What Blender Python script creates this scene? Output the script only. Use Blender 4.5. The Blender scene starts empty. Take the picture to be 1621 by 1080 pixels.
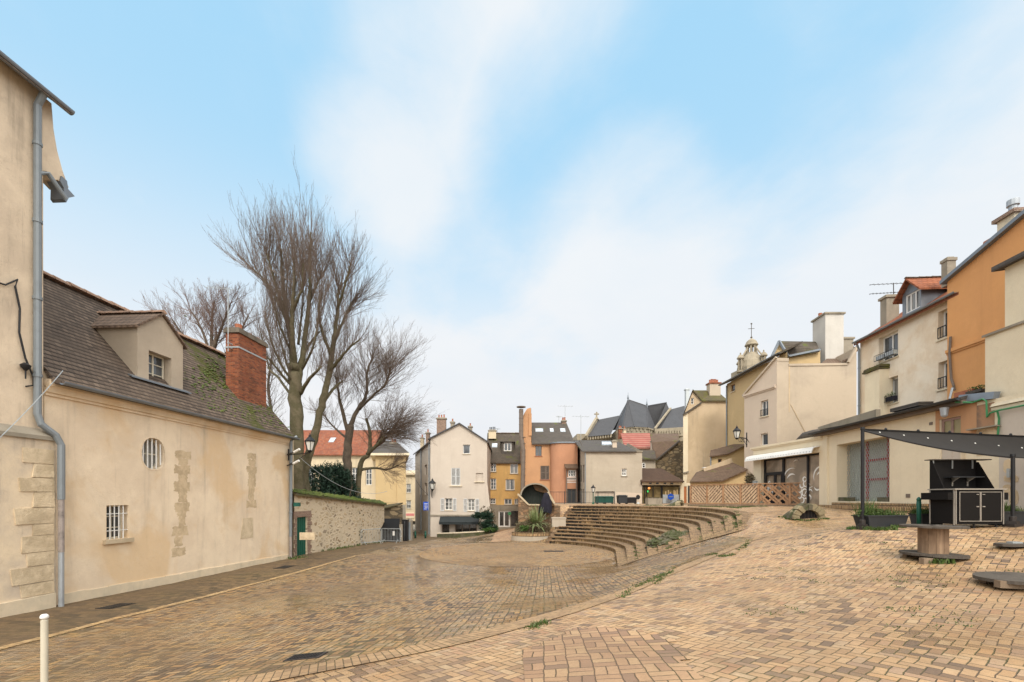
import bpy, bmesh, math, random
import numpy as np
from mathutils import Vector, Matrix, Quaternion
from mathutils import noise as mnoise
R = math.radians
scene = bpy.context.scene
COL = scene.collection
random.seed(7)
CAMZ = 1.6
# ---------------------------------------------------------------- camera
cam = bpy.data.cameras.new("camera"); camo = bpy.data.objects.new("camera", cam); COL.objects.link(camo)
camo.location = (0, 0, CAMZ); camo.rotation_euler = (R(90), 0, 0)
cam.sensor_width = 36; cam.lens = 36*720/1621; cam.shift_x = 0.0; cam.shift_y = 248/1621
cam.clip_start = 0.05; cam.clip_end = 3000
scene.camera = camo
scene.render.resolution_x = 1024; scene.render.resolution_y = 682
scene.view_settings.view_transform = 'Standard'; scene.view_settings.look = 'None'
scene.view_settings.exposure = 0.55; scene.view_settings.gamma = 1
# ---------------------------------------------------------------- sun + world
SUN_EL, SUN_AZ = 46, 175      # azimuth clockwise from +Y
sd = bpy.data.lights.new("sun", 'SUN'); sd.energy = 1.3; sd.angle = R(12); sd.color = (1, .91, .78)
so = bpy.data.objects.new("sun", sd); COL.objects.link(so)
az = R(SUN_AZ); el = R(SUN_EL)
sv = Vector((math.sin(az)*math.cos(el), math.cos(az)*math.cos(el), math.sin(el)))
so.rotation_euler = sv.to_track_quat('Z', 'Y').to_euler(); so.location = sv*60

class E:
    """tiny expression wrapper over shader math nodes"""
    nt = None
    def __init__(s, v): s.v = v
    @staticmethod
    def m(op, *a, clamp=False):
        n = E.nt.nodes.new('ShaderNodeMath'); n.operation = op; n.use_clamp = clamp
        for i, x in enumerate(a):
            x = x.v if isinstance(x, E) else x
            if isinstance(x, (int, float)): n.inputs[i].default_value = x
            else: E.nt.links.new(x, n.inputs[i])
        return E(n.outputs[0])
    def __add__(s, o): return E.m('ADD', s, o)
    __radd__ = __add__
    def __sub__(s, o): return E.m('SUBTRACT', s, o)
    def __rsub__(s, o): return E.m('SUBTRACT', o, s)
    def __mul__(s, o): return E.m('MULTIPLY', s, o)
    __rmul__ = __mul__
    def __truediv__(s, o): return E.m('DIVIDE', s, o)
    def floor(s): return E.m('FLOOR', s)
    def fract(s): return E.m('FRACT', s)
    def abs(s): return E.m('ABSOLUTE', s)
    def mod(s, k): return E.m('FLOORED_MODULO', s, k)
    def min(s, o): return E.m('MINIMUM', s, o)
    def max(s, o): return E.m('MAXIMUM', s, o)
    def gt(s, o): return E.m('GREATER_THAN', s, o)
    def lt(s, o): return E.m('LESS_THAN', s, o)
    def pow(s, o): return E.m('POWER', s, o)
    def clamp(s): return E.m('ADD', s, 0.0, clamp=True)
    def smooth(s, a, b):
        n = E.nt.nodes.new('ShaderNodeMapRange'); n.interpolation_type = 'SMOOTHSTEP'
        E.nt.links.new(s.v, n.inputs[0]); n.inputs[1].default_value = a; n.inputs[2].default_value = b
        return E(n.outputs[0])
def lnk(a, b): E.nt.links.new(a.v if isinstance(a, E) else a, b)
def comb(x, y, z=0.0):
    n = E.nt.nodes.new('ShaderNodeCombineXYZ')
    for i, q in enumerate((x, y, z)):
        if isinstance(q, E): lnk(q, n.inputs[i])
        else: n.inputs[i].default_value = q
    return E(n.outputs[0])
def sep(v):
    n = E.nt.nodes.new('ShaderNodeSeparateXYZ'); lnk(v, n.inputs[0])
    return E(n.outputs[0]), E(n.outputs[1]), E(n.outputs[2])
def noise(vec, scale, detail=4, rough=.55, dist=0.0, color=False):
    n = E.nt.nodes.new('ShaderNodeTexNoise'); n.inputs['Scale'].default_value = scale
    n.inputs['Detail'].default_value = detail; n.inputs['Roughness'].default_value = rough
    n.inputs['Distortion'].default_value = dist
    lnk(vec, n.inputs['Vector'])
    return E(n.outputs['Color' if color else 'Fac'])
def voro(vec, scale, feature='F1', out='Distance', rnd=1.0):
    n = E.nt.nodes.new('ShaderNodeTexVoronoi'); n.feature = feature
    n.inputs['Scale'].default_value = scale; n.inputs['Randomness'].default_value = rnd
    lnk(vec, n.inputs['Vector'])
    return E(n.outputs[out])
def white(vec, out='Value'):
    n = E.nt.nodes.new('ShaderNodeTexWhiteNoise'); n.noise_dimensions = '3D'; lnk(vec, n.inputs['Vector'])
    return E(n.outputs[out])
def rgb(c): return (c[0], c[1], c[2], 1)
def S(r, g, b):
    """sRGB 0-255 -> linear"""
    f = lambda c: (c/255/12.92) if c/255 <= .04045 else ((c/255+.055)/1.055)**2.4
    return (f(r), f(g), f(b))
def mix(f, a, b, mode='MIX'):
    n = E.nt.nodes.new('ShaderNodeMix'); n.data_type = 'RGBA'; n.blend_type = mode
    if isinstance(f, E): lnk(f, n.inputs[0])
    else: n.inputs[0].default_value = f
    for q, i in ((a, 6), (b, 7)):
        if isinstance(q, E): lnk(q, n.inputs[i])
        else: n.inputs[i].default_value = rgb(q)
    return E(n.outputs[2])
def ramp(f, stops, interp='LINEAR'):
    n = E.nt.nodes.new('ShaderNodeValToRGB'); cr = n.color_ramp; cr.interpolation = interp
    while len(cr.elements) < len(stops): cr.elements.new(.5)
    for e, (p, c) in zip(cr.elements, stops): e.position = p; e.color = rgb(c)
    lnk(f, n.inputs[0]); return E(n.outputs[0])
def tex(kind='UV'):
    n = E.nt.nodes.new('ShaderNodeTexCoord'); return E(n.outputs[kind])
def wpos():
    n = E.nt.nodes.new('ShaderNodeNewGeometry'); return E(n.outputs['Position'])
def vadd(a, b):
    n = E.nt.nodes.new('ShaderNodeVectorMath'); n.operation = 'ADD'
    for q, i in ((a, 0), (b, 1)):
        if isinstance(q, E): lnk(q, n.inputs[i])
        else: n.inputs[i].default_value = q
    return E(n.outputs[0])
def vscale(a, k):
    n = E.nt.nodes.new('ShaderNodeVectorMath'); n.operation = 'MULTIPLY'; lnk(a, n.inputs[0]); n.inputs[1].default_value = k
    return E(n.outputs[0])
def vdot(a, v):
    n = E.nt.nodes.new('ShaderNodeVectorMath'); n.operation = 'DOT_PRODUCT'; lnk(a, n.inputs[0]); n.inputs[1].default_value = v
    return E(n.outputs['Value'])

world = bpy.data.worlds.new("World"); scene.world = world; world.use_nodes = True
nt = world.node_tree; nt.nodes.clear(); E.nt = nt
wo = nt.nodes.new('ShaderNodeOutputWorld'); bg = nt.nodes.new('ShaderNodeBackground'); nt.links.new(bg.outputs[0], wo.inputs[0])
sk = nt.nodes.new('ShaderNodeTexSky'); sk.sky_type = 'NISHITA'; sk.sun_disc = False
sk.sun_elevation = el; sk.sun_rotation = az; sk.air_density = 1.0; sk.dust_density = 1.2; sk.ozone_density = 1.5
bg.inputs['Strength'].default_value = 0.13
d = tex('Generated'); dx, dy, dz = sep(d)
# cloud layer: a plane of noise overhead, thicker to the horizon
den = dz.max(0.0)+0.22
cv = comb(dx/den, dy/den, 0.0)
warp = noise(cv, 1.3, 5, .55)
n1 = noise(vadd(cv, (3.1, 1.7, 0)), .75, 7, .52, .55)
n2 = noise(vadd(cv, (9.1, 4.7, 2)), 2.6, 6, .6, .3)
def pxdir(px, py):
    v = Vector((px-810, 720, 788-py)); v.normalize(); return tuple(v)
def blob(px, py, a0, a1):       # 1 inside the angular radius a0 deg, 0 outside a1
    c = vdot(d, pxdir(px, py)); return c.smooth(math.cos(R(a1)), math.cos(R(a0)))
blue = (blob(330, 150, 2, 26)*.95).max(blob(130, 330, 2, 20)*.68).max(blob(1040, 160, 2, 19)*.95).max(blob(880, 240, 2, 15)*.85).max(blob(520, 40, 2, 20)*.75).max(blob(1240, 90, 2, 17)*.72).max(blob(730, 350, 1, 13)*.5).max(blob(1180, 250, 1, 15)*.6).max(blob(1400,110,1,14)*.30).max(blob(60,60,1,14)*.5)
pink = (blob(690, 150, 1, 11)*.42).max(blob(600, 268, 1, 10)*.6).max(blob(800, 80, 1, 10)*.38).max(blob(1000, 360, 2, 13)*.5).max(blob(900, 30, 1, 9)*.36).max(blob(1070,335,1,7)*.35).max(blob(215,310,.3,3)*.30)
n3 = noise(vadd(cv,(2.2,8.8,1)), 6.5, 6, .62, .6)
n4 = noise(comb((dx+dy*.5)/den*2.2, (dy-dx*.5)/den*.8, 1.0), 2.0, 6, .6, .8)
cl = 1.0-blue
cl = (cl + (n1-.5)*1.15 + (n2-.5)*.55 + (n3-.5)*.30 + (n4-.5)*.45 + pink).clamp()
cl = cl.smooth(.02, 1.12)
lowhz = dz.smooth(.60, .16)
cl = cl.max(lowhz*.97)
blue_c = mix(dz.smooth(.15, .75), (3.35, 4.45, 5.25), (2.25, 4.0, 5.35))
base_sky = mix(.88, E(sk.outputs[0]), blue_c)
cc = mix(noise(cv, 1.1, 5, .6).smooth(.3, .75), (4.5, 4.68, 4.9), (4.95, 4.92, 4.95))
hi = dz.smooth(.15,.6)
cc = mix(hi*.4, cc, (4.35, 4.85, 5.2))
grey = (dz.smooth(.30, .03))*noise(cv, .9, 4, .5).smooth(.2, .75)
cc = mix(grey*.75, cc, (4.3, 4.33, 4.45))
# the bright veil added round the sun, behind the camera, filling side walls
sg = ((vdot(d, tuple(sv))-.22).max(0.0)/.78).pow(.9)*dz.smooth(-.05,.12)
skyf = mix(cl, base_sky, cc)
fill_glow = mix(1.0, (12.0, 11.3, 10.2), comb(sg, sg, sg), 'MULTIPLY')
lnk(mix(1.0, skyf, fill_glow, 'ADD'), bg.inputs['Color'])
# ---------------------------------------------------------------- mesh helpers
def W(px, py, Y):
    """world point seen at photo pixel (px,py) at depth Y"""
    return Vector(((px-810)/720*Y, Y, CAMZ-(py-788)/720*Y))
class G:
    def __init__(s): s.v = []; s.f = []; s.uv = None
    def add(s, vs, fs):
        o = len(s.v); s.v += [Vector(p) for p in vs]; s.f += [tuple(i+o for i in f) for f in fs]; return s
    def poly(s, *pts): return s.add(pts, [tuple(range(len(pts)))])
    def box(s, x0, x1, y0, y1, z0, z1):
        return s.add([(x0,y0,z0),(x1,y0,z0),(x1,y1,z0),(x0,y1,z0),(x0,y0,z1),(x1,y0,z1),(x1,y1,z1),(x0,y1,z1)],
            [(0,3,2,1),(4,5,6,7),(0,1,5,4),(1,2,6,5),(2,3,7,6),(3,0,4,7)])
    def obox(s, c, sx, sy, sz, u=(1,0), taper=1.0):
        """box centred on c (bottom centre) with plan axis u"""
        c = Vector(c); ux = Vector((u[0],u[1],0)).normalized(); uy = Vector((-ux.y,ux.x,0))
        P = []
        for z, k in ((0,1.0),(sz,taper)):
            for a,b in ((-1,-1),(1,-1),(1,1),(-1,1)): P.append(c+ux*(a*sx/2*k)+uy*(b*sy/2*k)+Vector((0,0,z)))
        return s.add(P, [(0,3,2,1),(4,5,6,7),(0,1,5,4),(1,2,6,5),(2,3,7,6),(3,0,4,7)])
    def bar(s, a, b, w, h=None, up=(0,0,1)):
        """rectangular bar from a to b"""
        h = h or w; a = Vector(a); b = Vector(b); d = (b-a).normalized(); up = Vector(up)
        if abs(d.dot(up)) > .95: up = Vector((0,1,0))
        x = d.cross(up).normalized(); y = x.cross(d).normalized()
        P = []
        for p in (a,b):
            for i,j in ((-1,-1),(1,-1),(1,1),(-1,1)): P.append(p+x*(i*w/2)+y*(j*h/2))
        return s.add(P, [(0,3,2,1),(4,5,6,7),(0,1,5,4),(1,2,6,5),(2,3,7,6),(3,0,4,7)])
    def tube(s, pts, r, n=8, caps=True):
        pts = [Vector(p) for p in pts]; m = len(pts)
        rr = r if isinstance(r, (list, tuple)) else [r]*m
        o = len(s.v); x = None
        for i, p in enumerate(pts):
            d = (pts[min(i+1,m-1)]-pts[max(i-1,0)]).normalized()
            if x is None:
                x = d.orthogonal().normalized()
            else:
                x = (x-d*x.dot(d)); x = x.normalized() if x.length > 1e-6 else d.orthogonal().normalized()
            y = d.cross(x)
            for k in range(n):
                a = 2*math.pi*k/n; s.v.append(p+(x*math.cos(a)+y*math.sin(a))*rr[i])
        for i in range(m-1):
            for k in range(n):
                a = o+i*n+k; b = o+i*n+(k+1)%n; s.f.append((a,b,b+n,a+n))
        if caps: s.f.append(tuple(o+k for k in range(n))[::-1]); s.f.append(tuple(o+(m-1)*n+k for k in range(n)))
        return s
    def lathe(s, c, prof, n=16):
        c = Vector(c); o = len(s.v); m = len(prof)
        for r, z in prof:
            for k in range(n):
                a = 2*math.pi*k/n; s.v.append(c+Vector((r*math.cos(a), r*math.sin(a), z)))
        for i in range(m-1):
            for k in range(n):
                a = o+i*n+k; b = o+i*n+(k+1)%n; s.f.append((a,b,b+n,a+n))
        s.f.append(tuple(o+k for k in range(n))[::-1]); s.f.append(tuple(o+(m-1)*n+k for k in range(n)))
        return s
    def slab(s, pts, t, d=(0,0,-1)):
        """polygon with thickness t along d"""
        pts = [Vector(p) for p in pts]; n = len(pts); D = Vector(d)*t
        s.add(pts+[p+D for p in pts], [tuple(range(n)), tuple(range(2*n-1,n-1,-1))]+[(i,(i+n),(i+1)%n+n,(i+1)%n) for i in range(n)])
        return s
    def jitter(s, a, sc=3.0):
        for i, p in enumerate(s.v):
            s.v[i] = p+mnoise.noise_vector(p*sc)*a
        return s
    def build(s, name, mat, parent=None, smooth=False, bevel=0.0):
        me = bpy.data.meshes.new(name); base = Vector((0,0,0))
        if parent is not None:
            q = parent
            while q is not None: base = base+q.location; q = q.parent
        me.from_pydata([p-base for p in s.v], [], s.f); me.update()
        uvl = me.uv_layers.new(name='UVMap')
        nl = len(me.loops)
        if s.uv is not None:
            li = np.empty(nl, dtype=np.int32); me.loops.foreach_get('vertex_index', li)
            uvl.data.foreach_set('uv', np.array(s.uv, dtype=np.float32)[li].ravel())
        else:
            uv = np.zeros((nl,2), dtype=np.float32)
            for p in me.polygons:
                n = p.normal
                if abs(n.z) > .96: t = Vector((1,0,0)); b = Vector((0,1,0))
                else:
                    t = Vector((-n.y, n.x, 0)).normalized(); b = n.cross(t)
                for k in p.loop_indices:
                    q = s.v[me.loops[k].vertex_index]; uv[k] = (q.dot(t), q.dot(b))
            uvl.data.foreach_set('uv', uv.ravel())
        me.materials.append(mat)
        if smooth: me.polygons.foreach_set('use_smooth', [True]*len(me.polygons))
        o = bpy.data.objects.new(name, me); COL.objects.link(o)
        if parent is not None: o.parent = parent
        if bevel:
            md = o.modifiers.new('bevel','BEVEL'); md.width = bevel; md.segments = 2; md.limit_method = 'ANGLE'
        return o
def tag(o, label, cat, group=None):
    o['label'] = label; o['category'] = cat
    if group: o['group'] = group
    return o
def thing(name, label, cat, loc=(0,0,0), group=None):
    o = bpy.data.objects.new(name, None); COL.objects.link(o); o.location = loc; o.empty_display_size = .3
    return tag(o, label, cat, group)
def struct(name, g, mat, smooth=False):
    o = g.build(name, mat, None, smooth); o['kind'] = 'structure'; return o
# ---------------------------------------------------------------- materials
MATS = {}
def newmat(name):
    m = bpy.data.materials.new(name); m.use_nodes = True; nt = m.node_tree; nt.nodes.clear()
    out = nt.nodes.new('ShaderNodeOutputMaterial'); b = nt.nodes.new('ShaderNodeBsdfPrincipled')
    nt.links.new(b.outputs[0], out.inputs[0]); E.nt = nt; MATS[name] = m
    return m, b
def bump(b, h, strength=.5, dist=.01):
    n = E.nt.nodes.new('ShaderNodeBump'); n.inputs['Strength'].default_value = strength; n.inputs['Distance'].default_value = dist
    lnk(h, n.inputs['Height']); E.nt.links.new(n.outputs[0], b.inputs['Normal'])
def fin(b, col, rough=.8, h=None, bs=.5, bd=.01, metal=0.0, spec=.5):
    if isinstance(col, E): lnk(col, b.inputs['Base Color'])
    else: b.inputs['Base Color'].default_value = rgb(col)
    if isinstance(rough, E): lnk(rough, b.inputs['Roughness'])
    else: b.inputs['Roughness'].default_value = rough
    b.inputs['Metallic'].default_value = metal
    b.inputs['Specular IOR Level'].default_value = spec
    if h is not None: bump(b, h, bs, bd)
def stucco(name, c, c2=None, stain=.5, streak=.35, dark=None, sc=.45, rough=.9, blotch=None, k=.90, bd=.02):
    m, b = newmat(name); p = wpos(); u = tex('UV')
    c = tuple(min(.86,x*k) for x in c)
    c2 = tuple(x*k for x in c2) if c2 else tuple(x*.78 for x in c); dark = dark or tuple(x*.45 for x in c)
    ux, uy, _ = sep(u)
    n = noise(p, sc, 7, .65, .3); n2 = noise(vadd(p, (7,3,1)), sc*3.3, 6, .65, .4)
    st = noise(comb(ux*1.6, uy*.14), 1.0, 6, .65); st2 = noise(comb(ux*5.5, uy*.30, 3.0), 1.0, 5, .7)
    col = mix((n.smooth(.40,.62)*stain*1.25).clamp(), c, c2)
    col = mix(n2.smooth(.52,.72)*.42, col, tuple(min(.88,x*1.10+.015) for x in c))
    col = mix(n2.smooth(.46,.30)*.30*stain, col, tuple(x*.80 for x in c2))
    col = mix((st.smooth(.50,.78)*n.smooth(.3,.6)*streak*1.1).clamp(), col, dark)
    col = mix((st2.smooth(.58,.80)*streak*.5).clamp(), col, dark)
    if blotch:
        nb = noise(vadd(p,(21,5,9)), .33, 5, .55, .8); nb2 = noise(vadd(p,(3,15,2)), .9, 5, .6, .5)
        col = mix(nb.smooth(.50,.64)*.8, col, blotch)
        col = mix(nb2.smooth(.56,.72)*.5, col, tuple(x*.93 for x in blotch))
    cr = noise(p, .9, 8, .72, .7); crk = ((cr-.5).abs()).smooth(.0035,.0)
    col = mix(crk*n2.smooth(.45,.6)*.35*stain, col, dark)
    fn = noise(p, 38, 4, .65); fn2 = noise(p, 5, 5, .65)
    col = mix(((fn-.45)*.8).clamp(), col, tuple(x*.74 for x in c))
    col = mix(((fn2-.5)*.8).clamp(), col, tuple(x*.84 for x in c))
    fin(b, col, rough, fn*.55+fn2*1.3-crk*.4, .42, bd, spec=.2); return m
def paint(name, c, rough=.5, metal=0.0, wear=.15):
    m, b = newmat(name); p = wpos(); n = noise(p, 3.0, 5, .6); n2 = noise(p, 30, 3, .6)
    col = mix((n.smooth(.45,.75)*wear*2).clamp(), c, tuple(x*.55 for x in c))
    col = mix(((n2-.5)*wear*2).clamp(), col, tuple(min(1,x*1.3+.02) for x in c))
    fin(b, col, rough, n2, .1, .004, metal, spec=.1 if 'black_plywood' in name else .35); return m
def rtiles(name, cols, tw=.17, th=.12, moss=0.0, wave=False, rough=.85, line=.5, mossc=(.10,.13,.015)):
    """roof covering: staggered tiles laid along the slope"""
    m, b = newmat(name); u = tex('UV'); x, y, _ = sep(u); p = wpos()
    wob = (noise(u, 1.5, 3)-.5)*.05
    y = y+wob
    row = (y/th).floor(); xx = x/tw+row.mod(2.0)*.5; colm = xx.floor()
    fx = xx.fract(); fy = (y/th).fract()
    r = white(comb(colm, row, 1.0)); r2 = white(comb(row, 3.0, 5.0))
    k = len(cols)-1
    c = ramp(r, [(i/k, q) for i, q in enumerate(cols)])
    edge = (fx.min(1.0-fx)).smooth(.0,.09)
    if name == 'striped_red_tile': c = mix(row.mod(2.0), c, (.40,.20,.17))
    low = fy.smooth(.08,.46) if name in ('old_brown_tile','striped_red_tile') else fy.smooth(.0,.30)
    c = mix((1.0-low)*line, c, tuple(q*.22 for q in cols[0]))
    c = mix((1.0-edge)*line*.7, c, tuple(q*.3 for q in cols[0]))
    big = noise(p, .7, 6, .65)
    c = mix(big.smooth(.42,.72)*.5, c, tuple(q*.62 for q in cols[len(cols)//2]))
    if moss:
        mm = noise(vadd(p,(4,4,1)), .9, 6, .65, .4)
        mf = noise(p, 14, 3, .6)
        if name == 'old_brown_tile': mm = mm*sep(p)[1].smooth(17.0,20.5)*1.12
        c = mix((mm.smooth(.60-.16*moss,.70-.1*moss)*mf.smooth(.32,.5)).clamp(), c, mossc)
    kk = {'old_brown_tile':.54,'ridge_clay':1.0,'blue_slate':.66,'orange_red_tile':.62,'red_tile':.7}.get(name,.8)
    c = mix(1.0, c, (kk*1.08,kk*.97,kk*.85), 'MULTIPLY')
    h = (1.0-fy)*.6+low*.5+edge*.25+r*.3
    if wave: h = h + E.m('SINE', fx*6.283)*.8
    fin(b, c, rough, h, .8, .02, spec=.3); return m
def brick(name, cols, mortar, bw=.22, bh=.065, stain=.3, rough=.85, mw=.05):
    m, b = newmat(name); u = tex('UV'); x, y, _ = sep(u); p = wpos()
    row = (y/bh).floor(); xx = x/bw+row.mod(2.0)*.5; fx = xx.fract(); fy = (y/bh).fract()
    r = white(comb(xx.floor(), row, 2.0)); k = len(cols)-1
    c = ramp(r, [(i/k, q) for i, q in enumerate(cols)])
    e = (fx.min(1.0-fx)*(bw/bh)).min(fy.min(1.0-fy)) + (noise(p, 25, 3)-.5)*.1
    mm = e.smooth(mw, mw+.12)
    c = mix(mm, mortar, c)
    c = mix(noise(p, 1.3, 6, .65).smooth(.45,.75)*stain, c, tuple(q*.3 for q in cols[0]))
    fin(b, c, rough, mm+r*.4+noise(p,30,3)*.4, .7, .012, spec=.25); return m
def rubble(name, cols, mortar, sc=3.2, rough=.95, mort=.10):
    m, b = newmat(name); u = tex('UV'); x, y, _ = sep(u); p = wpos()
    v = comb(x*.62+(noise(u,2.5,3)-.5)*.25, y*1.25+(noise(vadd(u,(5,5,0)),2.5,3)-.5)*.2, 0.0)
    dd = voro(v, sc, 'DISTANCE_TO_EDGE'); cc = voro(v, sc, 'F1', 'Color'); r, g_, b_ = sep(cc)
    k = len(cols)-1
    c = ramp(r, [(i/k, q) for i, q in enumerate(cols)])
    mm = (dd+(noise(u,9,4)-.5)*.10).smooth(mort*.5, mort*1.4)
    mm = mm*g_.gt(.12)
    c = mix(mm, mortar, c)
    c = mix(noise(p,.8,6,.65).smooth(.42,.75)*.35, c, tuple(q*.6 for q in mortar))
    c = mix(((noise(p,22,4,.65)-.5)*.9).clamp(), c, tuple(q*.4 for q in cols[0]))
    fin(b, c, rough, mm+noise(p,14,4)*.6, .7, .03, spec=.2); return m
def woodm(name, c, c2, sc=1.0, rough=.8):
    m, b = newmat(name); u = tex('Object'); x, y, z = sep(u)
    n = noise(comb(x*9*sc, y*9*sc, z*1.1*sc), 1.0, 5, .6, .6); n2 = noise(u, 3*sc, 4)
    f = E.m('SINE', (n*14.0))*.5+.5
    col = mix(f*.6, c, c2); col = mix(n2.smooth(.45,.75)*.5, col, tuple(q*.5 for q in c2))
    fin(b, col, rough, f, .3, .004, spec=.25); return m
def glassm(name, c=(.03,.035,.04), rough=.08, curtain=None):
    m, b = newmat(name); p = wpos(); u = tex('UV'); ux, uy, _ = sep(u)
    col = mix(noise(p,1.1,3).smooth(.35,.7), c, tuple(q*2.2+.01 for q in c))
    if curtain:
        f = E.m('SINE', ux*42.0+noise(u,3,2)*6.0)*.5+.5
        cu = mix(f*.55, curtain, tuple(q*.5 for q in curtain))
        col = mix(noise(comb(ux*1.7,uy*.15),1.0,1).smooth(.42,.5), col, cu)
    fin(b, col, rough, noise(p, 1.5, 2), .06, .02, spec=.8); return m
def emis(name, c, s):
    m, b = newmat(name); b.inputs['Base Color'].default_value = rgb(c); b.inputs['Emission Color'].default_value = rgb(c); b.inputs['Emission Strength'].default_value = s; return m
def leafm(name, cols, rough=.6):
    m, b = newmat(name); o = E.nt.nodes.new('ShaderNodeNewGeometry'); r = E(o.outputs['Random Per Island']); k = len(cols)-1
    fin(b, ramp(r, [(i/k,q) for i,q in enumerate(cols)]), rough, spec=.3); return m
# paving ------------------------------------------------------------
BR_A = [(.075,.06,.048),(.20,.135,.085),(.35,.215,.105),(.46,.29,.14),(.53,.375,.205),(.42,.31,.19),(.58,.375,.155),(.30,.235,.17),(.48,.385,.255),(.38,.25,.15)]
BR_B = [(.15,.11,.09),(.36,.235,.14),(.54,.37,.21),(.62,.44,.26),(.56,.395,.24),(.64,.47,.29),(.60,.385,.205),(.42,.30,.225),(.66,.52,.34),(.48,.28,.165),(.62,.46,.29)]
def paving(name, pal, rot=0.0, kind='basket', a=.21, joint=(.05,.042,.03), moss=.4, rough=.5, wet=.5, dirt=.4, darkp=None, uvc=False, jw=.008, redpatch=False):
    m, b = newmat(name); p = wpos(); x, y, z = sep(p)
    if uvc: x, y, _ = sep(tex('UV')); X, Y = x, y
    else:
        c, s = math.cos(rot), math.sin(rot)
        jx = (noise(p, 1.3, 3)-.5)*.09; jy = (noise(vadd(p,(5,9,0)), 1.3, 3)-.5)*.09
        j2 = (noise(p, 9, 2)-.5)*.018
        X = x*c+y*s+jx+j2; Y = y*c-x*s+jy+j2
    if kind == 'basket':
        cx = (X/a).floor(); cy = (Y/a).floor(); lx = (X/a).fract(); ly = (Y/a).fract()
        par = (cx+cy).mod(2.0); q = 1.0-par
        sx = lx*q+ly*par; sy = ly*q+lx*par
        sub = (sx*2.0).floor(); bx = (sx*2.0).fract()
        idv = comb(cx, cy, sub)
        e = (bx.min(1.0-bx)*(a/2)).min(sy.min(1.0-sy)*a)
    elif kind == 'herring':
        h = a/2; gx = (X/h).floor(); gy = (Y/h).floor(); fx = (X/h).fract(); fy = (Y/h).fract()
        k = (gx-gy).mod(4.0)
        k1 = k.gt(.5)*k.lt(1.5); k2 = k.gt(1.5)*k.lt(2.5); k3 = k.gt(2.5); k0 = k.lt(.5)
        hz = k0+k1
        idv = comb(gx-k1, gy-k2, hz)
        L = fx+k0*9.0; L = fx+k1*9.0; Rr = (1.0-fx)+k0*9.0
        B = fy+k2*9.0; T = (1.0-fy)+k3*9.0
        e = L.min(Rr).min(B).min(T)*h
    else:
        h = a/2; row = (Y/h).floor(); xx = X/a+white(comb(row,4.0,4.0)); fx = xx.fract(); fy = (Y/h).fract()
        idv = comb(xx.floor(), row, 0.0)
        e = (fx.min(1.0-fx)*a).min(fy.min(1.0-fy)*h)
    r = white(idv); r2 = white(vadd(idv,(7.7,3.3,1.1)))
    big = noise(p, .28, 4, .55); mid = noise(vadd(p,(3,8,0)), 1.1, 5, .6)
    k_ = len(pal)-1
    rr = (r*.86+(big-.5)*.9+.07).clamp()
    c = ramp(rr, [(i/k_, q) for i, q in enumerate(pal)])
    c = mix(r2.gt(.93)*.75, c, pal[0])
    if redpatch:
        d1 = (x-1.0).abs()+((y-4.6)*.8).abs()
        f = (d1+(noise(p,1.2,3)-.5)*1.2).lt(1.25)
        c = mix(f*.75, c, ramp(r2, [(0,(.10,.075,.075)),(.35,(.28,.15,.10)),(.7,(.42,.22,.13)),(1,(.36,.22,.12))]))
    mott = noise(p, 26, 5, .65)
    c = mix(((mott-.38)*1.9).clamp()*.6, c, tuple(q*.42 for q in pal[len(pal)//2]))
    pit = noise(vadd(p,(1,2,3)), 70, 2, .6)
    c = mix(pit.smooth(.62,.75)*.4, c, (.09,.07,.05))
    c = mix(mid.smooth(.44,.78)*dirt, c, (.15,.105,.065))
    c = mix((white(vadd(idv,(1.1,9.3,4.1)))-.5).clamp()*.9*noise(p,12,4,.65).smooth(.35,.7), c, pal[1])
    if darkp: c = mix(noise(vadd(p,(8,1,0)),.33,5,.6).smooth(.45,.7)*darkp, c, (.10,.08,.055))
    mm = (e+(noise(p,35,3)-.5)*.008+(noise(p,13,4,.6)-.5)*.007).smooth(jw*.3, jw*1.3)
    mo = noise(vadd(p,(13,2,0)), .55, 5, .6)
    jc = mix((mo.smooth(.42,.62)).clamp(), joint, (.075,.085,.018))
    over = (mo.smooth(.60,.72)*noise(p, 8, 4).smooth(.5,.62)*moss).clamp()
    c = mix(mm, jc, c); c = mix(over, c, (.085,.10,.022))
    wf = noise(vadd(p,(2,17,0)), .42, 4, .55).smooth(.40,.66)
    ro = rough+.22-wf*wet*.55 + (mott-.5)*.25
    c = mix(noise(vadd(p,(31,7,0)),.19,5,.62,.4).smooth(.46,.66)*.42, c, (.17,.12,.075))
    kk = .68 if name in ('brick_paving','ring_brick_paving','old_sett_paving','kerb_brick_row') else .76
    c = mix(1.0, c, (kk*1.08,kk*.97,kk*.85), 'MULTIPLY')
    fin(b, c, ro.clamp(), mm*.9+r*.35+mott*.35, .85, .012, spec=.5)
    return m
M = {}
M['pave'] = paving('brick_paving', BR_A, R(-4), 'basket', .23, moss=.75, wet=1.1, dirt=.38, rough=.36, jw=.013, joint=(.035,.03,.02))
M['pave_hi'] = paving('brick_paving_upper', BR_B, R(-52), 'herring', .212, moss=.5, wet=.7, dirt=.42, rough=.42, jw=.0065, joint=(.12,.09,.06))
M['pave_red'] = paving('brick_paving_reddish', [(.24,.17,.14),(.42,.27,.18),(.56,.38,.24),(.62,.45,.28),(.50,.33,.22),(.60,.42,.27)], R(-4), 'basket', .25, moss=.3, wet=.4, dirt=.25, rough=.6, jw=.007, joint=(.13,.095,.07))
M['pave_wall'] = paving('old_sett_paving', [(.07,.055,.03),(.16,.115,.058),(.24,.165,.082),(.29,.205,.105),(.18,.13,.07)], R(-4), 'run', .24, moss=.8, wet=.4, dirt=.7, darkp=.4, rough=.65)
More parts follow.
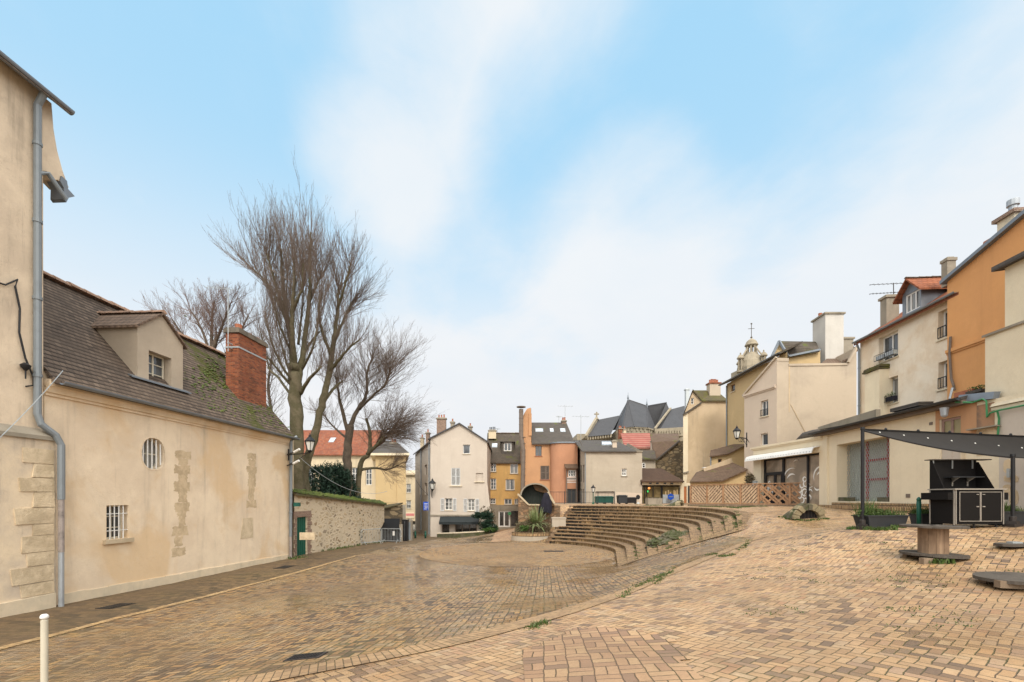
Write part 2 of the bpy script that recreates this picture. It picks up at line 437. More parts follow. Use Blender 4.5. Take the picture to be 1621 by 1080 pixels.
M['pave_ring'] = paving('ring_brick_paving', BR_A[1:]+[(.5,.38,.22)], 0, 'run', .2, moss=.2, uvc=True, wet=.3, dirt=.35, rough=.55)
M['kerb_row'] = paving('kerb_brick_row', [(.36,.25,.15),(.50,.35,.21),(.58,.42,.25),(.54,.37,.21),(.44,.33,.21)], 0, 'run', .2, joint=(.16,.12,.08), jw=.006, moss=.45, uvc=True, wet=.3, dirt=.4, rough=.55)
M['solid_row'] = paving('soldier_brick_row', [(.36,.24,.12),(.55,.40,.22),(.64,.49,.28),(.6,.42,.2),(.48,.36,.22)], 0, 'run', .22, moss=.35, uvc=True, wet=.3, dirt=.25, rough=.6)
M['step_top'] = paving('step_tread_brick', [(.14,.09,.055),(.30,.20,.11),(.37,.26,.15),(.42,.30,.17),(.26,.175,.10)], 0, 'run', .2, moss=.35, uvc=True, wet=.2, dirt=.45, rough=.65)
def riser_mat():
    m, b = newmat('step_riser_brick'); p = wpos(); x, y, _ = sep(tex('UV'))
    w = .085; cx = (x/w).floor(); fx = (x/w).fract(); r = white(comb(cx,(y*5.0).floor(),3.0)); r2 = white(comb(cx,2.0,(z_lvl(p)*5.0).floor()))
    c = ramp(r2, [(0,(.12,.08,.045)),(.25,(.40,.25,.11)),(.5,(.52,.35,.17)),(.75,(.58,.42,.22)),(1,(.42,.28,.15))])
    e = fx.min(1.0-fx)
    mm = e.smooth(.03,.14)
    c = mix(mm, (.04,.03,.02), c)
    low_ = y.smooth(.055,.015)*.85  # line at the riser foot: shadow and moss, both put into the colour
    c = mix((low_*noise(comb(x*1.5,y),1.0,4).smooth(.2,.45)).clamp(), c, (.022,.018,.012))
    # black algae on the north-west bank of the steps
    X, Y, Z = sep(p)
    n = noise(comb(X*1.0,Y*1.0,Z*3.0), .8, 6, .7); fl = noise(comb(x*6.0,y*2.0,Z*4.0), 1.0, 4, .7)
    zone = (X.smooth(11.0, 4.0)*Y.smooth(27.0,31.0))
    c = mix(1.0, c, (.68,.66,.64), 'MULTIPLY')
    c = mix((n.smooth(.36,.50)*fl.smooth(.30,.50)*(zone*.95+.25)).clamp(), c, (.012,.011,.010))
    fin(b, c, .75, mm+r*.3, .8, .012, spec=.3); return m
def z_lvl(p): return sep(p)[2]
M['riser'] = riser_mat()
# walls
M['plaster_old'] = stucco('old_cream_plaster', (.72,.595,.44), (.61,.49,.36), .6, .6, (.24,.205,.165), .4, blotch=(.68,.49,.29), k=1.10)
M['plaster_tall'] = stucco('tall_cream_plaster', (.66,.545,.41), (.53,.435,.33), .9, .9, (.15,.125,.10), .35, k=1.10)
M['plaster_low'] = stucco('low_pale_plaster', (.66,.54,.385), (.50,.42,.33), .8, 1.2, (.14,.12,.10), .4, k=1.10)
M['plaster_white'] = stucco('offwhite_render', (.68,.60,.51), (.60,.52,.44), .5, .35, (.35,.30,.25), .2, k=0.8)
M['plaster_grey'] = stucco('greige_render', (.52,.45,.36), (.43,.37,.29), .6, .45, (.27,.24,.19), .22, k=0.88)
M['plaster_beige'] = stucco('beige_render', (.60,.47,.32), (.50,.385,.25), .7, .8, (.24,.20,.15), .22)
M['plaster_beige2'] = stucco('warm_beige_render', (.58,.485,.375), (.49,.41,.32), .8, .5, (.30,.25,.20), .25, k=0.82)
M['plaster_pink'] = stucco('pale_pink_render', (.66,.55,.44), (.60,.49,.39), .45, .25, (.40,.33,.27), .25, k=0.86)
M['plaster_yellow'] = stucco('yellow_ochre_render', (.64,.41,.16), (.52,.33,.13), .8, .5, (.26,.19,.10), .35, k=1.08)
M['plaster_sand'] = stucco('sand_yellow_render', (.62,.46,.25), (.56,.42,.23), .4, .25, (.34,.26,.16), .3, k=0.86)
M['plaster_orange'] = stucco('orange_render', (.56,.31,.165), (.47,.265,.145), .6, .3, (.34,.20,.12), .3, k=0.92)
M['plaster_salmon'] = stucco('salmon_render', (.52,.265,.155), (.45,.235,.145), .5, .3, (.32,.18,.12), .3)
M['plaster_amber'] = stucco('amber_render', (.60,.30,.12), (.54,.27,.115), .5, .25, (.34,.17,.07), .3, k=1.10)
M['plaster_pale'] = stucco('pale_weathered_render', (.69,.61,.495), (.60,.47,.33), .75, .4, (.42,.33,.24), .45, k=1.10)
M['plaster_cream'] = stucco('cream_shop_render', (.66,.575,.425), (.59,.50,.365), .45, .25, (.42,.35,.25), .4, k=1.10)
M['plaster_far'] = stucco('far_cream_render', (.56,.47,.33), (.48,.40,.28), .5, .5, (.26,.22,.16), .3, k=1.10)
M['plaster_whitefar'] = stucco('white_chimney_render', (.66,.63,.58), (.56,.53,.48), .5, .5, (.3,.29,.27), .3, k=0.8)
M['concrete'] = stucco('weathered_concrete', (.33,.29,.23), (.25,.22,.17), .6, .6, (.10,.09,.07), .6)
M['concrete_pale'] = stucco('pale_concrete', (.58,.50,.37), (.50,.44,.33), .6, .4, (.25,.22,.17), .6, k=1.10)
M['plinth'] = stucco('pale_plinth_render', (.60,.50,.36), (.50,.43,.32), .7, .5, (.20,.20,.13), .8, k=1.10)
M['patched'] = stucco('patched_orange_brown_plaster', (.42,.24,.14), (.25,.17,.12), .9, .9, (.12,.09,.07), 1.2)
M['limestone'] = stucco('limestone_block', (.60,.49,.34), (.45,.36,.24), .8, .5, (.24,.19,.14), 1.6, bd=.06, k=1.10)
M['limestone_pale'] = stucco('pale_limestone', (.60,.49,.34), (.46,.37,.25), .6, .6, (.25,.2,.14), 1.0)
M['church_stone'] = stucco('church_stone', (.36,.31,.23), (.27,.235,.175), .6, .6, (.15,.13,.10), 1.0)
M['stain_stone'] = stucco('exposed_wall_stone', (.56,.44,.29), (.44,.34,.22), .9, .4, (.30,.23,.15), 2.6, k=1.12, bd=.06)
M['rubble'] = rubble('rubble_wall', [(.28,.20,.12),(.50,.38,.24),(.56,.45,.30),(.24,.19,.14),(.58,.47,.33),(.44,.31,.17)], (.60,.50,.36), 3.6, mort=.19)
M['rubble_dark'] = rubble('dark_rubble_wall', [(.20,.15,.09),(.30,.22,.13),(.36,.28,.17),(.16,.13,.09),(.28,.2,.11)], (.12,.095,.065), 2.2)
M['rubble_orange'] = rubble('orange_rubble_wall', [(.22,.125,.07),(.32,.195,.11),(.28,.165,.09),(.15,.10,.065),(.34,.24,.15)], (.16,.11,.07), 4.5)
M['brick_red'] = brick('red_brick', [(.10,.035,.02),(.24,.065,.03),(.33,.09,.035),(.29,.10,.045),(.17,.05,.03),(.36,.12,.05)], (.19,.12,.085), .22, .062, .45)
M['brick_dark'] = brick('dark_red_brick', [(.15,.09,.07),(.26,.16,.12),(.2,.12,.09)], (.40,.33,.25), .2, .07, .3)
M['brick_yel'] = brick('yellow_brick', [(.30,.19,.10),(.48,.30,.15),(.52,.36,.19),(.24,.15,.09)], (.08,.06,.04), .085, .21, .3, mw=.02)
# roofs
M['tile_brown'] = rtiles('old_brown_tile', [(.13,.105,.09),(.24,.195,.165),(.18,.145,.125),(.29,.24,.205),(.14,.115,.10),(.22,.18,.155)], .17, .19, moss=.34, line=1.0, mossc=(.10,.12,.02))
M['tile_brown_far'] = rtiles('brown_tile', [(.12,.085,.065),(.17,.125,.095),(.14,.10,.078)], .24, .20, moss=.15, line=.7)
M['tile_grey'] = rtiles('grey_brown_tile', [(.075,.068,.06),(.11,.098,.085),(.09,.08,.07)], .30, .26, moss=.25, line=.7)
M['tile_plain'] = rtiles('dark_brown_flat_tile', [(.075,.048,.036),(.10,.066,.048),(.085,.055,.04)], .2, .15, line=.45)
M['tile_red'] = rtiles('red_tile', [(.30,.105,.06),(.38,.15,.09),(.26,.10,.07),(.34,.17,.12)], .26, .28, moss=0, line=.7)
M['tile_orange'] = rtiles('orange_red_tile', [(.36,.13,.07),(.44,.17,.09),(.33,.13,.08)], .25, .3, wave=True, line=.6)
M['tile_pan'] = rtiles('pantile', [(.15,.115,.095),(.21,.16,.13),(.17,.13,.11)], .22, .32, wave=True, line=.7)
M['tile_moss'] = rtiles('mossy_tile', [(.10,.095,.05),(.14,.12,.07),(.09,.09,.06)], .25, .2, moss=.8, line=.5, mossc=(.11,.12,.03))
M['tile_striped'] = rtiles('striped_red_tile', [(.34,.10,.09),(.30,.09,.08),(.36,.12,.10)], 5.0, .55, line=.3)
M['slate'] = rtiles('blue_slate', [(.075,.085,.105),(.09,.10,.125),(.082,.092,.112)], .3, .25, line=.25, rough=.5)
M['slate_dark'] = rtiles('dark_slate', [(.075,.07,.07),(.10,.095,.09),(.085,.08,.08)], .25, .18, moss=.1, line=.5, rough=.65)
M['zinc'] = paint('zinc_metal', (.20,.225,.255), .45, .35, .2)
M['zinc_pale'] = paint('pale_zinc', (.36,.39,.42), .4, .4, .2)
M['pipe_grey'] = paint('grey_pipe_paint', (.20,.225,.245), .45, .15, .15)
M['pipe_rust'] = paint('rusty_iron_pipe', (.30,.26,.24), .6, .1, .6)
M['white'] = paint('white_paint', (.72,.71,.68), .5, 0, .08)
M['cream_paint'] = paint('cream_paint', (.60,.55,.44), .45, 0, .15)
M['shutter'] = paint('pale_grey_shutter', (.56,.57,.57), .5, 0, .1)
M['shutter_dk'] = paint('brown_shutter', (.16,.125,.10), .6, 0, .2)
M['black'] = paint('black_metal', (.014,.014,.016), .45, .1, .1)
M['blackpanel'] = paint('black_plywood_panel', (.011,.010,.010), .55, 0, .12)
M['darkgrey'] = paint('dark_grey_plastic', (.03,.033,.037), .5, 0, .15)
M['navy'] = paint('dark_teal_awning', (.018,.024,.026), .7, 0, .15)
M['green'] = paint('dark_green_paint', (.01,.09,.06), .45, 0, .15)
M['greenbin'] = paint('green_plastic', (.012,.085,.065), .5, 0, .15)
M['cable_green'] = paint('green_hose', (.05,.22,.09), .5, 0, .1)
M['alu'] = paint('aluminium_trim', (.34,.31,.27), .5, .3, .1)
M['galv'] = paint('galvanised_steel', (.42,.45,.46), .4, .5, .15)
M['terracotta'] = paint('terracotta', (.36,.13,.07), .8, 0, .3)
M['bluesign'] = paint('blue_enamel', (.01,.07,.42), .4, 0, .05)
M['redpaint'] = paint('faded_red_paint', (.33,.055,.05), .7, 0, .5)
M['redtext'] = paint('pink_red_lettering', (.62,.16,.18), .6, 0, .1)
M['tarp'] = paint('dark_violet_cloth', (.013,.012,.021), .9, 0, .6)
M['sail'] = paint('charcoal_shade_cloth', (.02,.018,.017), .9, 0, .2)
M['orange_door'] = paint('orange_brown_door', (.42,.16,.06), .6, 0, .2)
M['cream_bollard'] = paint('cream_bollard_paint', (.52,.48,.38), .5, 0, .15)
M['graffiti'] = paint('grey_white_sticker', (.45,.46,.46), .7, 0, .4)
M['bluegrey_art'] = paint('grey_cloth', (.35,.37,.38), .8, 0, .3)
M['glass'] = glassm('window_glass'); M['glass_curt'] = glassm('curtained_glass', curtain=(.22,.22,.21))
M['glass_sky'] = glassm('skylight_glass', (.35,.40,.45), .15)
M['glass_shop'] = glassm('shop_glass', (.16,.125,.09), .1); M['glass_dark'] = glassm('dark_shop_glass', (.018,.017,.016), .1)
M['glass_amber'] = glassm('cafe_glass', (.10,.075,.035), .1)
M['bulb'] = emis('warm_lamp', (1,.38,.10), .55); M['exitg'] = emis('green_light', (.05,.7,.15), .4)
M['lampglass'] = paint('opal_lamp_glass', (.62,.62,.58), .3, 0, .05)
M['wood'] = woodm('weathered_wood', (.26,.19,.13), (.13,.095,.065))
M['wood_fence'] = woodm('brown_slat_wood', (.40,.235,.13), (.22,.125,.07), 1.5)
M['wood_fence2'] = woodm('pale_slat_wood', (.52,.38,.25), (.30,.20,.13), 1.5)
M['wood_spool'] = woodm('spool_wood', (.32,.215,.135), (.15,.095,.06), 1.2)
M['wood_grey'] = woodm('grey_wood', (.10,.085,.07), (.06,.05,.042), 1.5)
M['bark'] = stucco('tree_bark', (.155,.12,.09), (.10,.08,.06), .9, .9, (.06,.05,.04), 2.5, bd=.06)
M['bark_green'] = stucco('mossy_bark', (.15,.125,.08), (.10,.09,.05), .9, .9, (.06,.055,.035), 2.5, bd=.06)
M['twig'] = paint('twig_bark', (.15,.11,.085), .9, 0, .3)
M['twig_red'] = paint('reddish_twig_bark', (.19,.125,.10), .9, 0, .3)
M['leaf_dark'] = leafm('dark_evergreen_leaf', [(.008,.022,.014),(.014,.035,.020),(.02,.05,.028),(.012,.03,.02)])
M['leaf_green'] = leafm('green_leaf', [(.03,.07,.015),(.06,.12,.02),(.04,.09,.02)])
M['leaf_yucca'] = leafm('strap_leaf', [(.10,.13,.05),(.20,.24,.10),(.14,.18,.07),(.28,.30,.15)])
M['leaf_dry'] = leafm('dry_plant', [(.10,.075,.045),(.16,.12,.07),(.08,.06,.04),(.13,.12,.05)])
M['grass'] = leafm('weed_grass', [(.035,.065,.012),(.06,.10,.018),(.04,.08,.015),(.085,.10,.035)])
M['moss'] = leafm('moss_tuft', [(.06,.085,.012),(.10,.13,.018),(.05,.07,.015),(.12,.12,.03)])
M['mossrock'] = stucco('mossy_rock', (.135,.12,.085), (.075,.085,.035), .9, .6, (.05,.055,.03), 2.4, bd=.08)
M['iron'] = paint('rusty_drain_iron', (.045,.038,.035), .6, .3, .3)
M['soil'] = paint('garden_soil', (.045,.035,.025), .95, 0, .3)
M['cap_dark'] = stucco('dark_cap_stone', (.20,.17,.135), (.12,.105,.085), .8, .6, (.05,.05,.04), 1.5)
M['ridge'] = rtiles('ridge_clay', [(.30,.21,.17),(.36,.26,.21),(.26,.2,.17)], .22, .32, line=.3)
M['vent_stone'] = stucco('vent_stone', (.30,.25,.16), (.20,.17,.10), .9, .6, (.08,.075,.05), 1.8, k=1.0, bd=.05)
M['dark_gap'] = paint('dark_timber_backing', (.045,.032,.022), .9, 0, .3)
# ---------------------------------------------------------------- terrain
SC = (0.3, 25.0); R0 = 5.3; RS = .5; NS = 12; RT = 11.3; ZS = -1.4; ZT = 1.0
TH1 = R(66); THS = R(-12)
# each step is an arc that runs on as a straight towards the near side, where it sinks into the ramp
def ths(r): return THS+(R(-25)-THS)*np.clip((r-R0)/6,0,1.1)
def Lr(r): return 4.1-np.clip((r-R0)/6,0,1.1)*1.9
def pos(r, u):
    ts = float(ths(r))
    if u <= 1: a = TH1+(ts-TH1)*u; return (SC[0]+r*math.cos(a), SC[1]+r*math.sin(a))
    L = (u-1)*float(Lr(r)); return (SC[0]+r*math.cos(ts)+math.sin(ts)*L, SC[1]+r*math.sin(ts)-math.cos(ts)*L)
def slen(r, u): return -(TH1-float(ths(r)))*r*min(u,1)-(max(0,u-1))*float(Lr(r))
def ru(x, y):
    """inverse of pos for arrays"""
    x = np.asarray(x,float)-SC[0]; y = np.asarray(y,float)-SC[1]; r0_ = np.hypot(x,y); th = np.arctan2(y,x); r = r0_.copy()
    for _ in range(8):
        ts = ths(r); al = x*np.sin(ts)-y*np.cos(ts); ra = x*np.cos(ts)+y*np.sin(ts); st = (al>0)&(ra>0); r = np.where(st, ra*.5+r*.5, r0_)
    ts = ths(r); u = np.where(st, 1+al/Lr(r), (TH1-th)/(TH1-ts)); u = np.where((~st)&(th<ts), 9, u)
    return r, u
def wang(u, r):
    k = min(1, max(0, (r-R0)/(RT-R0))); u0 = 1.0*(1-k)+.64*k; t = min(1, max(0, (u-u0)/(2-u0))); return t**(1.7*(1-k)+1.15*k)
def Rref(r): return ZS+(r-R0)/6*1.8
def tread(i, r, u):
    w = wang(u, r); return (1-w)*(ZS+.2*i)+w*Rref(r)
PTS = [(-12.5,11,-1.26),(-12.3,12.2,-1.31),(-11.5,23,-1.5),(-10.8,38,-2.04),(-12.9,5,-1.2),(-8.5,50,-2.7),(-3,50,-2.62),(0,60,-2.3),(-12,45,-2.4),(-14,62,-2.9),(-9,62,-3.0),
 (-7.8,6.9,-1.15),(-3.2,5.7,-.62),(0,4.4,-.2),(4.4,3.95,0.02),(0,0,0),(0,2.5,-.05),(-4,2,-.5),(-8,2,-1.1),(5,0,.05),(-.45,6.5,-.42),(1.85,8.9,-.42),(5.5,14,-.32),(3.9,11.3,-.38),(8.4,9,.39),(9.2,12.3,.73),(11.5,11.6,.83),
 (11.9,17.0,.62),(16.4,24,1.1),(15.9,14.6,1.1),(14.5,10,1.02),(13,6,.8),(9,5,.25),(12.2,31,1.12),(9,44,1.02),(16,44,1.05),(20,40,1.1),(18,33,1.1),(6.5,11.5,.13),(-3.5,12,-1.12),(-8,15,-1.36),(-5,20,-1.4),(-6,30,-1.56),(-2,33,-1.6),(-5,42,-2.15),(-3,16,-1.3),(1.5,14.5,-1.1),(2.5,12,-.8),
 (.3,25,ZS),(13.5,20.5,.95)]
for k in range(14):
    a = 2*math.pi*k/14; PTS.append((SC[0]+R0*math.cos(a), SC[1]+R0*math.sin(a), ZS))
for u in (1.15,1.3,1.45,1.6,1.75,1.9,2.0): PTS.append((*pos(R0-.05,u), ZS))
for r in (6.4,7.5,8.6,9.7,10.6): PTS.append((*pos(r,2.0), Rref(r)))
for u in (.3,.5,.62,.72,.82,.92,1.05,1.2,1.4,1.6,1.8,2.0): PTS.append((*pos(RT+.05,u), tread(NS,RT,u)))
P = np.array(PTS)
def tps_fit(P):
    n = len(P); d = np.hypot(P[:,None,0]-P[None,:,0], P[:,None,1]-P[None,:,1])
    K = np.where(d>0, d*d*np.log(d+1e-12), 0)+np.eye(n)*.02
    A = np.zeros((n+3,n+3)); A[:n,:n] = K; A[:n,n] = 1; A[:n,n+1:] = P[:,:2]; A[n,:n] = 1; A[n+1:,:n] = P[:,:2].T
    return np.linalg.solve(A, np.concatenate([P[:,2],[0,0,0]]))
Wt = tps_fit(P)
def sm(x, a, b):
    t = np.clip((x-a)/(b-a), 0, 1); return t*t*(3-2*t)
def zraw(x, y):
    x = np.atleast_1d(np.asarray(x,float)); y = np.atleast_1d(np.asarray(y,float))
    xs = np.clip(x,-16,22); ys = np.clip(y,0,62)
    d = np.hypot(xs[:,None]-P[None,:,0], ys[:,None]-P[None,:,1])
    z = np.where(d>0, d*d*np.log(d+1e-12), 0)@Wt[:-3]+Wt[-3]+Wt[-2]*xs+Wt[-1]*ys
    r = np.hypot(x-SC[0], y-SC[1]); th = np.arctan2(y-SC[1], x-SC[0])
    # flat stage
    z = z+(ZS-z)*(1-sm(r,R0+.1,R0+1.2))*1.0
    # upper terrace behind the steps
    T = 1.02+0*x; T = T+sm(x,14,18)*.06
    wt = np.where((y>34.3)&(x>.9)&(x<2.9), 1.0, sm(y,23.5,26.5)*np.where(x>2.8,1,0)*sm(r,9,11.2))
    return z*(1-wt)+T*wt
def ter(x, y): return float(zraw(x, y)[0])
def ground(px, py):
    """point of the ground seen at photo pixel"""
    kx = (px-810)/720; kz = -(py-788)/720; prev = None
    Y = 2.5
    while Y < 90:
        z = ter(kx*Y, Y); r = CAMZ+kz*Y
        if r <= z:
            lo, hi = Y-.25, Y
            for _ in range(18):
                mdl = (lo+hi)/2
                if CAMZ+kz*mdl <= ter(kx*mdl, mdl): hi = mdl
                else: lo = mdl
            return Vector((kx*hi, hi, ter(kx*hi, hi)))
        Y += .25
    return Vector((kx*60, 60, 0))
def gax(a, b, s, outs):
    c = list(np.arange(a, b+1e-6, s)); lo = [a-o for o in outs][::-1]; hi = [c[-1]+o for o in outs]
    return np.array(lo+c+hi)
gx = gax(-14.0, 24.0, .25, [.8,2,4,8,16,40,90,200,500,1200]); gy = gax(0.0, 62.0, .25, [.8,2,4,8,16,40,90,200,500,1200])
XX, YY = np.meshgrid(gx, gy); ZZ = np.concatenate([zraw(XX[i], YY[i]) for i in range(len(gy))]).reshape(XX.shape)
rr = np.hypot(XX-SC[0], YY-SC[1]); tt = np.arctan2(YY-SC[1], XX-SC[0])
r2_, u2_ = ru(XX, YY)
dep = sm(r2_,R0+.12,R0+.42)*(1-sm(r2_,10.75,11.05))*(1-sm(u2_,1.86,1.95))*sm(u2_,.0,.03)
ZZ = ZZ-dep*3.0
# the small-scale unevenness of old paving
fine = np.zeros_like(ZZ)
near = (XX>-14)&(XX<24)&(YY<45)
for i, j in zip(*np.nonzero(near)):
    fine[i,j] = mnoise.noise(Vector((XX[i,j]*.55, YY[i,j]*.55, 0)))*.03+mnoise.noise(Vector((XX[i,j]*1.7, YY[i,j]*1.7, 4)))*.012
fine *= (sm(np.minimum(rr,r2_),5.2,6.2)*(1-((r2_<12.0)&(u2_>-.03)&(u2_<2.15)).astype(float)))
ZZ = ZZ+fine
g = G(); ny, nx = ZZ.shape
g.v = [Vector((XX[i,j],YY[i,j],ZZ[i,j])) for i in range(ny) for j in range(nx)]
# paving zones: the kerb line that splits the lower floor from the upper slope
kerb_px = [(330,1085),(560,1048),(700,1022),(800,995),(900,968),(975,943),(1040,915),(1095,893),(1150,872),(1205,850)]
kerb = [ground(*q) for q in kerb_px]
kerb = [Vector((-4.2,5.0,0)), *kerb[1:]]
kx_ = [k.x for k in kerb]; ky_ = [k.y for k in kerb]
def above_kerb(x, y):
    if x < kx_[0]: return y < ky_[0]-.3
    if x > kx_[-1]: return (math.hypot(x-SC[0],y-SC[1]) > RT) if y>20 else True
    return y < float(np.interp(x, kx_, ky_))
mi = []
for i in range(ny-1):
    for j in range(nx-1):
        a = i*nx+j; g.f.append((a,a+1,a+1+nx,a+nx))
        x = (gx[j]+gx[j+1])/2; y = (gy[i]+gy[i+1])/2
        k = 0
        if x < -9.5+.085*(y-8.5) and y < 60: k = 2
        elif (x > 2.8 and y > 25) or (x > .9 and y > 34.5): k = 1 if y<44 else 3
        elif above_kerb(x, y): k = 1
        if y > 62 or x > 24 or x < -14 or y < 0: k = 3
        if k == 0 and -1.6 < x < 3.0 and 31.5 < y < 60: k = 4
        mi.append(k)
ter_o = struct('ground', g, M['pave'], True)
for q in ('pave_hi','pave_wall','concrete','pave_red'): ter_o.data.materials.append(M[q])
ter_o.data.polygons.foreach_set('material_index', mi); ter_o.data.update()
def ribbon(name, pts, w, mat, lift=.012, kind='structure', along=True):
    """band of bricks laid along a line on the ground"""
    g = G(); uv = []; L = 0; pts = [Vector((p[0],p[1],0)) for p in pts]; fine_ = []
    for a, b in zip(pts, pts[1:]):
        n = max(1, int((b-a).length/.2))
        for k in range(n): fine_.append(a.lerp(b, k/n))
    fine_.append(pts[-1])
    for _ in range(12): fine_ = [fine_[0]]+[(fine_[i-1]+fine_[i]*2+fine_[i+1])/4 for i in range(1,len(fine_)-1)]+[fine_[-1]]
    for i, p in enumerate(fine_):
        d = (fine_[min(i+1,len(fine_)-1)]-fine_[max(i-1,0)]).normalized(); nrm = Vector((-d.y,d.x,0))
        if i: L += (p-fine_[i-1]).length
        for k in (-1,-.33,.33,1):
            q = p+nrm*(k*w/2); z = gz(q.x,q.y)
            g.v.append(Vector((q.x,q.y,z+lift))); uv.append((k*w/2, L) if along else (L, k*w/2))
    for i in range(len(fine_)-1):
        for k in range(3):
            a = i*4+k; g.f.append((a,a+1,a+5,a+4))
    g.uv = uv; o = g.build(name, mat); o['kind'] = kind; return o
def gz(x, y):
    """height of the built ground mesh (bilinear)"""
    j = int(np.clip(np.searchsorted(gx, x)-1, 0, nx-2)); i = int(np.clip(np.searchsorted(gy, y)-1, 0, ny-2))
    u = (x-gx[j])/(gx[j+1]-gx[j]); v = (y-gy[i])/(gy[i+1]-gy[i])
    return float((ZZ[i,j]*(1-u)+ZZ[i,j+1]*u)*(1-v)+(ZZ[i+1,j]*(1-u)+ZZ[i+1,j+1]*u)*v)
ribbon('path', kerb, .5, M['kerb_row'], .012)
ribbon('pavement_edge', [(-9.62,4.0),(-9.5,8.5),(-8.85,16.5),(-8.2,24)], .22, M['solid_row'], .012)
# reddish patch in the foreground
def patch(name, poly, mat, lift=.010, n=24):
    """paving patch draped on the ground"""
    xs = [p[0] for p in poly]; ys = [p[1] for p in poly]; g = G(); idx = {}
    def inside(x, y):
        c = False; k = len(poly)
        for i in range(k):
            x1,y1 = poly[i]; x2,y2 = poly[i-1]
            if (y1>y)!=(y2>y) and x < (x2-x1)*(y-y1)/(y2-y1)+x1: c = not c
        return c
    st = .125; x0 = math.floor(min(xs)/st)*st; y0 = math.floor(min(ys)/st)*st
    for a in range(int((max(xs)-x0)/st)+2):
        for b in range(int((max(ys)-y0)/st)+2):
            if inside(x0+(a+.5)*st, y0+(b+.5)*st):
                f = []
                for (c, d_) in ((a,b),(a+1,b),(a+1,b+1),(a,b+1)):
                    if (c,d_) not in idx:
                        idx[(c,d_)] = len(g.v); x = x0+c*st; y = y0+d_*st; g.v.append(Vector((x,y,gz(x,y)+lift)))
                    f.append(idx[(c,d_)])
                g.f.append(tuple(f))
    o = g.build(name, mat, None, True); o['kind'] = 'structure'; return o
patch('pavement', [(.02,3.2),(1.6,3.2),(1.75,4.4),(1.95,5.6),(1.5,6.4),(.9,6.6),(.1,5.5)], M['pave_red'])
# stage disc of bricks laid in rings
g = G(); uv = []; nr = 20; na = 72
for i in range(nr+1):
    r = .02+(R0-.03)*i/nr
    for k in range(na+1):
        a = 2*math.pi*k/na; g.v.append(Vector((SC[0]+r*math.cos(a), SC[1]+r*math.sin(a), ZS+.006))); uv.append((a*3.5, r))
for i in range(nr):
    for k in range(na):
        a = i*(na+1)+k; g.f.append((a,a+1,a+na+2,a+na+1))
g.uv = uv; struct('stage_floor', g, M['pave_ring'])
# ---------------------------------------------------------------- amphitheatre steps
st_root = thing('amphitheatre_steps', 'broad curved brick steps rising round the sunken circle of the square', 'steps', (SC[0],SC[1],ZS))
NA = 130
for i in range(1, NS+1):
    rin = R0+RS*(i-1); rout = rin+RS+.08 if i < NS else 11.75
    lip = .035; top = G(); ris = G(); tuv = []; ruv = []
    for k in range(NA+1):
        u = 2.04*k/NA; L = -slen(rin+2, u); w = wang(u, rin); wv = mnoise.noise(Vector((u*9, i*3.1, 0)))*.014*(1-w)
        zt = tread(i, rin, u)+wv+.012; zb = tread(i-1, rin, u)-.04
        zo = (tread(i, rout, u)+wv if i < NS else tread(NS, RT, u))+.012
        pt = lambda r, z: Vector((*pos(r, u), z))
        zl = zt-(.055*(1-w)+.004); lj = lip*(1-w*.8)
        top.v += [pt(rout, zo), pt(rin-lj, zt), pt(rin-lj, zl), pt(rin+.01, zl)]
        tuv += [(rout, L), (rin, L), (rin-.055, L), (rin-.08, L)]
        ris.v += [pt(rin+.005, zl+.004), pt(rin+.005, zb)]; ruv += [(L, .2*(1-w)), (L, 0)]
    for k in range(NA):
        for q in range(3): a = k*4+q; top.f.append((a,a+1,a+5,a+4))
        a = k*2; ris.f.append((a,a+1,a+3,a+2))
    top.uv = tuv; ris.uv = ruv
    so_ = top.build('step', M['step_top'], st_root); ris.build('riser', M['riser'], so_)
# solid end wall where the steps stop on the far left
g = G()
ce, se = math.cos(TH1), math.sin(TH1)
prof = [(R0, ZS-.3)]
for i in range(1, NS+1): prof += [(R0+RS*(i-1), ZS+.2*i-.01), (R0+RS*i, ZS+.2*i-.01)]
prof += [(11.75, ZT-.01), (11.75, ZS-.5)]
pp = [Vector((SC[0]+r*ce, SC[1]+r*se, z)) for r, z in prof]
nrm = Vector((-se, ce, 0))*.3
g.slab(pp, 1.0, tuple(nrm)); g.build('end_wall', M['rubble_orange'], st_root)
# ---------------------------------------------------------------- wall helpers
class Wall:
    """vertical wall plane from plan point A (left as seen) to B (right as seen)"""
    def __init__(s, A, B):
        s.A = Vector((A[0],A[1],0)); s.B = Vector((B[0],B[1],0)); s.L = (s.B-s.A).length; s.u = (s.B-s.A)/s.L
        s.n = Vector((s.u.y, -s.u.x, 0))            # outward
    def s_at(s, px):
        k = (px-810)/720; return (k*s.A.y-s.A.x)/(s.u.x-k*s.u.y)
    def z_at(s, px, py):
        t = s.s_at(px); Y = s.A.y+t*s.u.y; return CAMZ-(py-788)/720*Y
    def p(s, t, z, out=0.0):
        q = s.A+s.u*t+s.n*out; return Vector((q.x,q.y,z))
    def hole(s, x0, y0, x1, y1):
        a, b = s.s_at(x0), s.s_at(x1); xm = (x0+x1)/2
        return (min(a,b), s.z_at(xm,y1), max(a,b), s.z_at(xm,y0))
    def off(s, o): return Wall(s.p(0,0,o).xy, s.p(s.L,0,o).xy)
def pxwall(x0, Y0, x1, Y1): return Wall(((x0-810)/720*Y0, Y0), ((x1-810)/720*Y1, Y1))
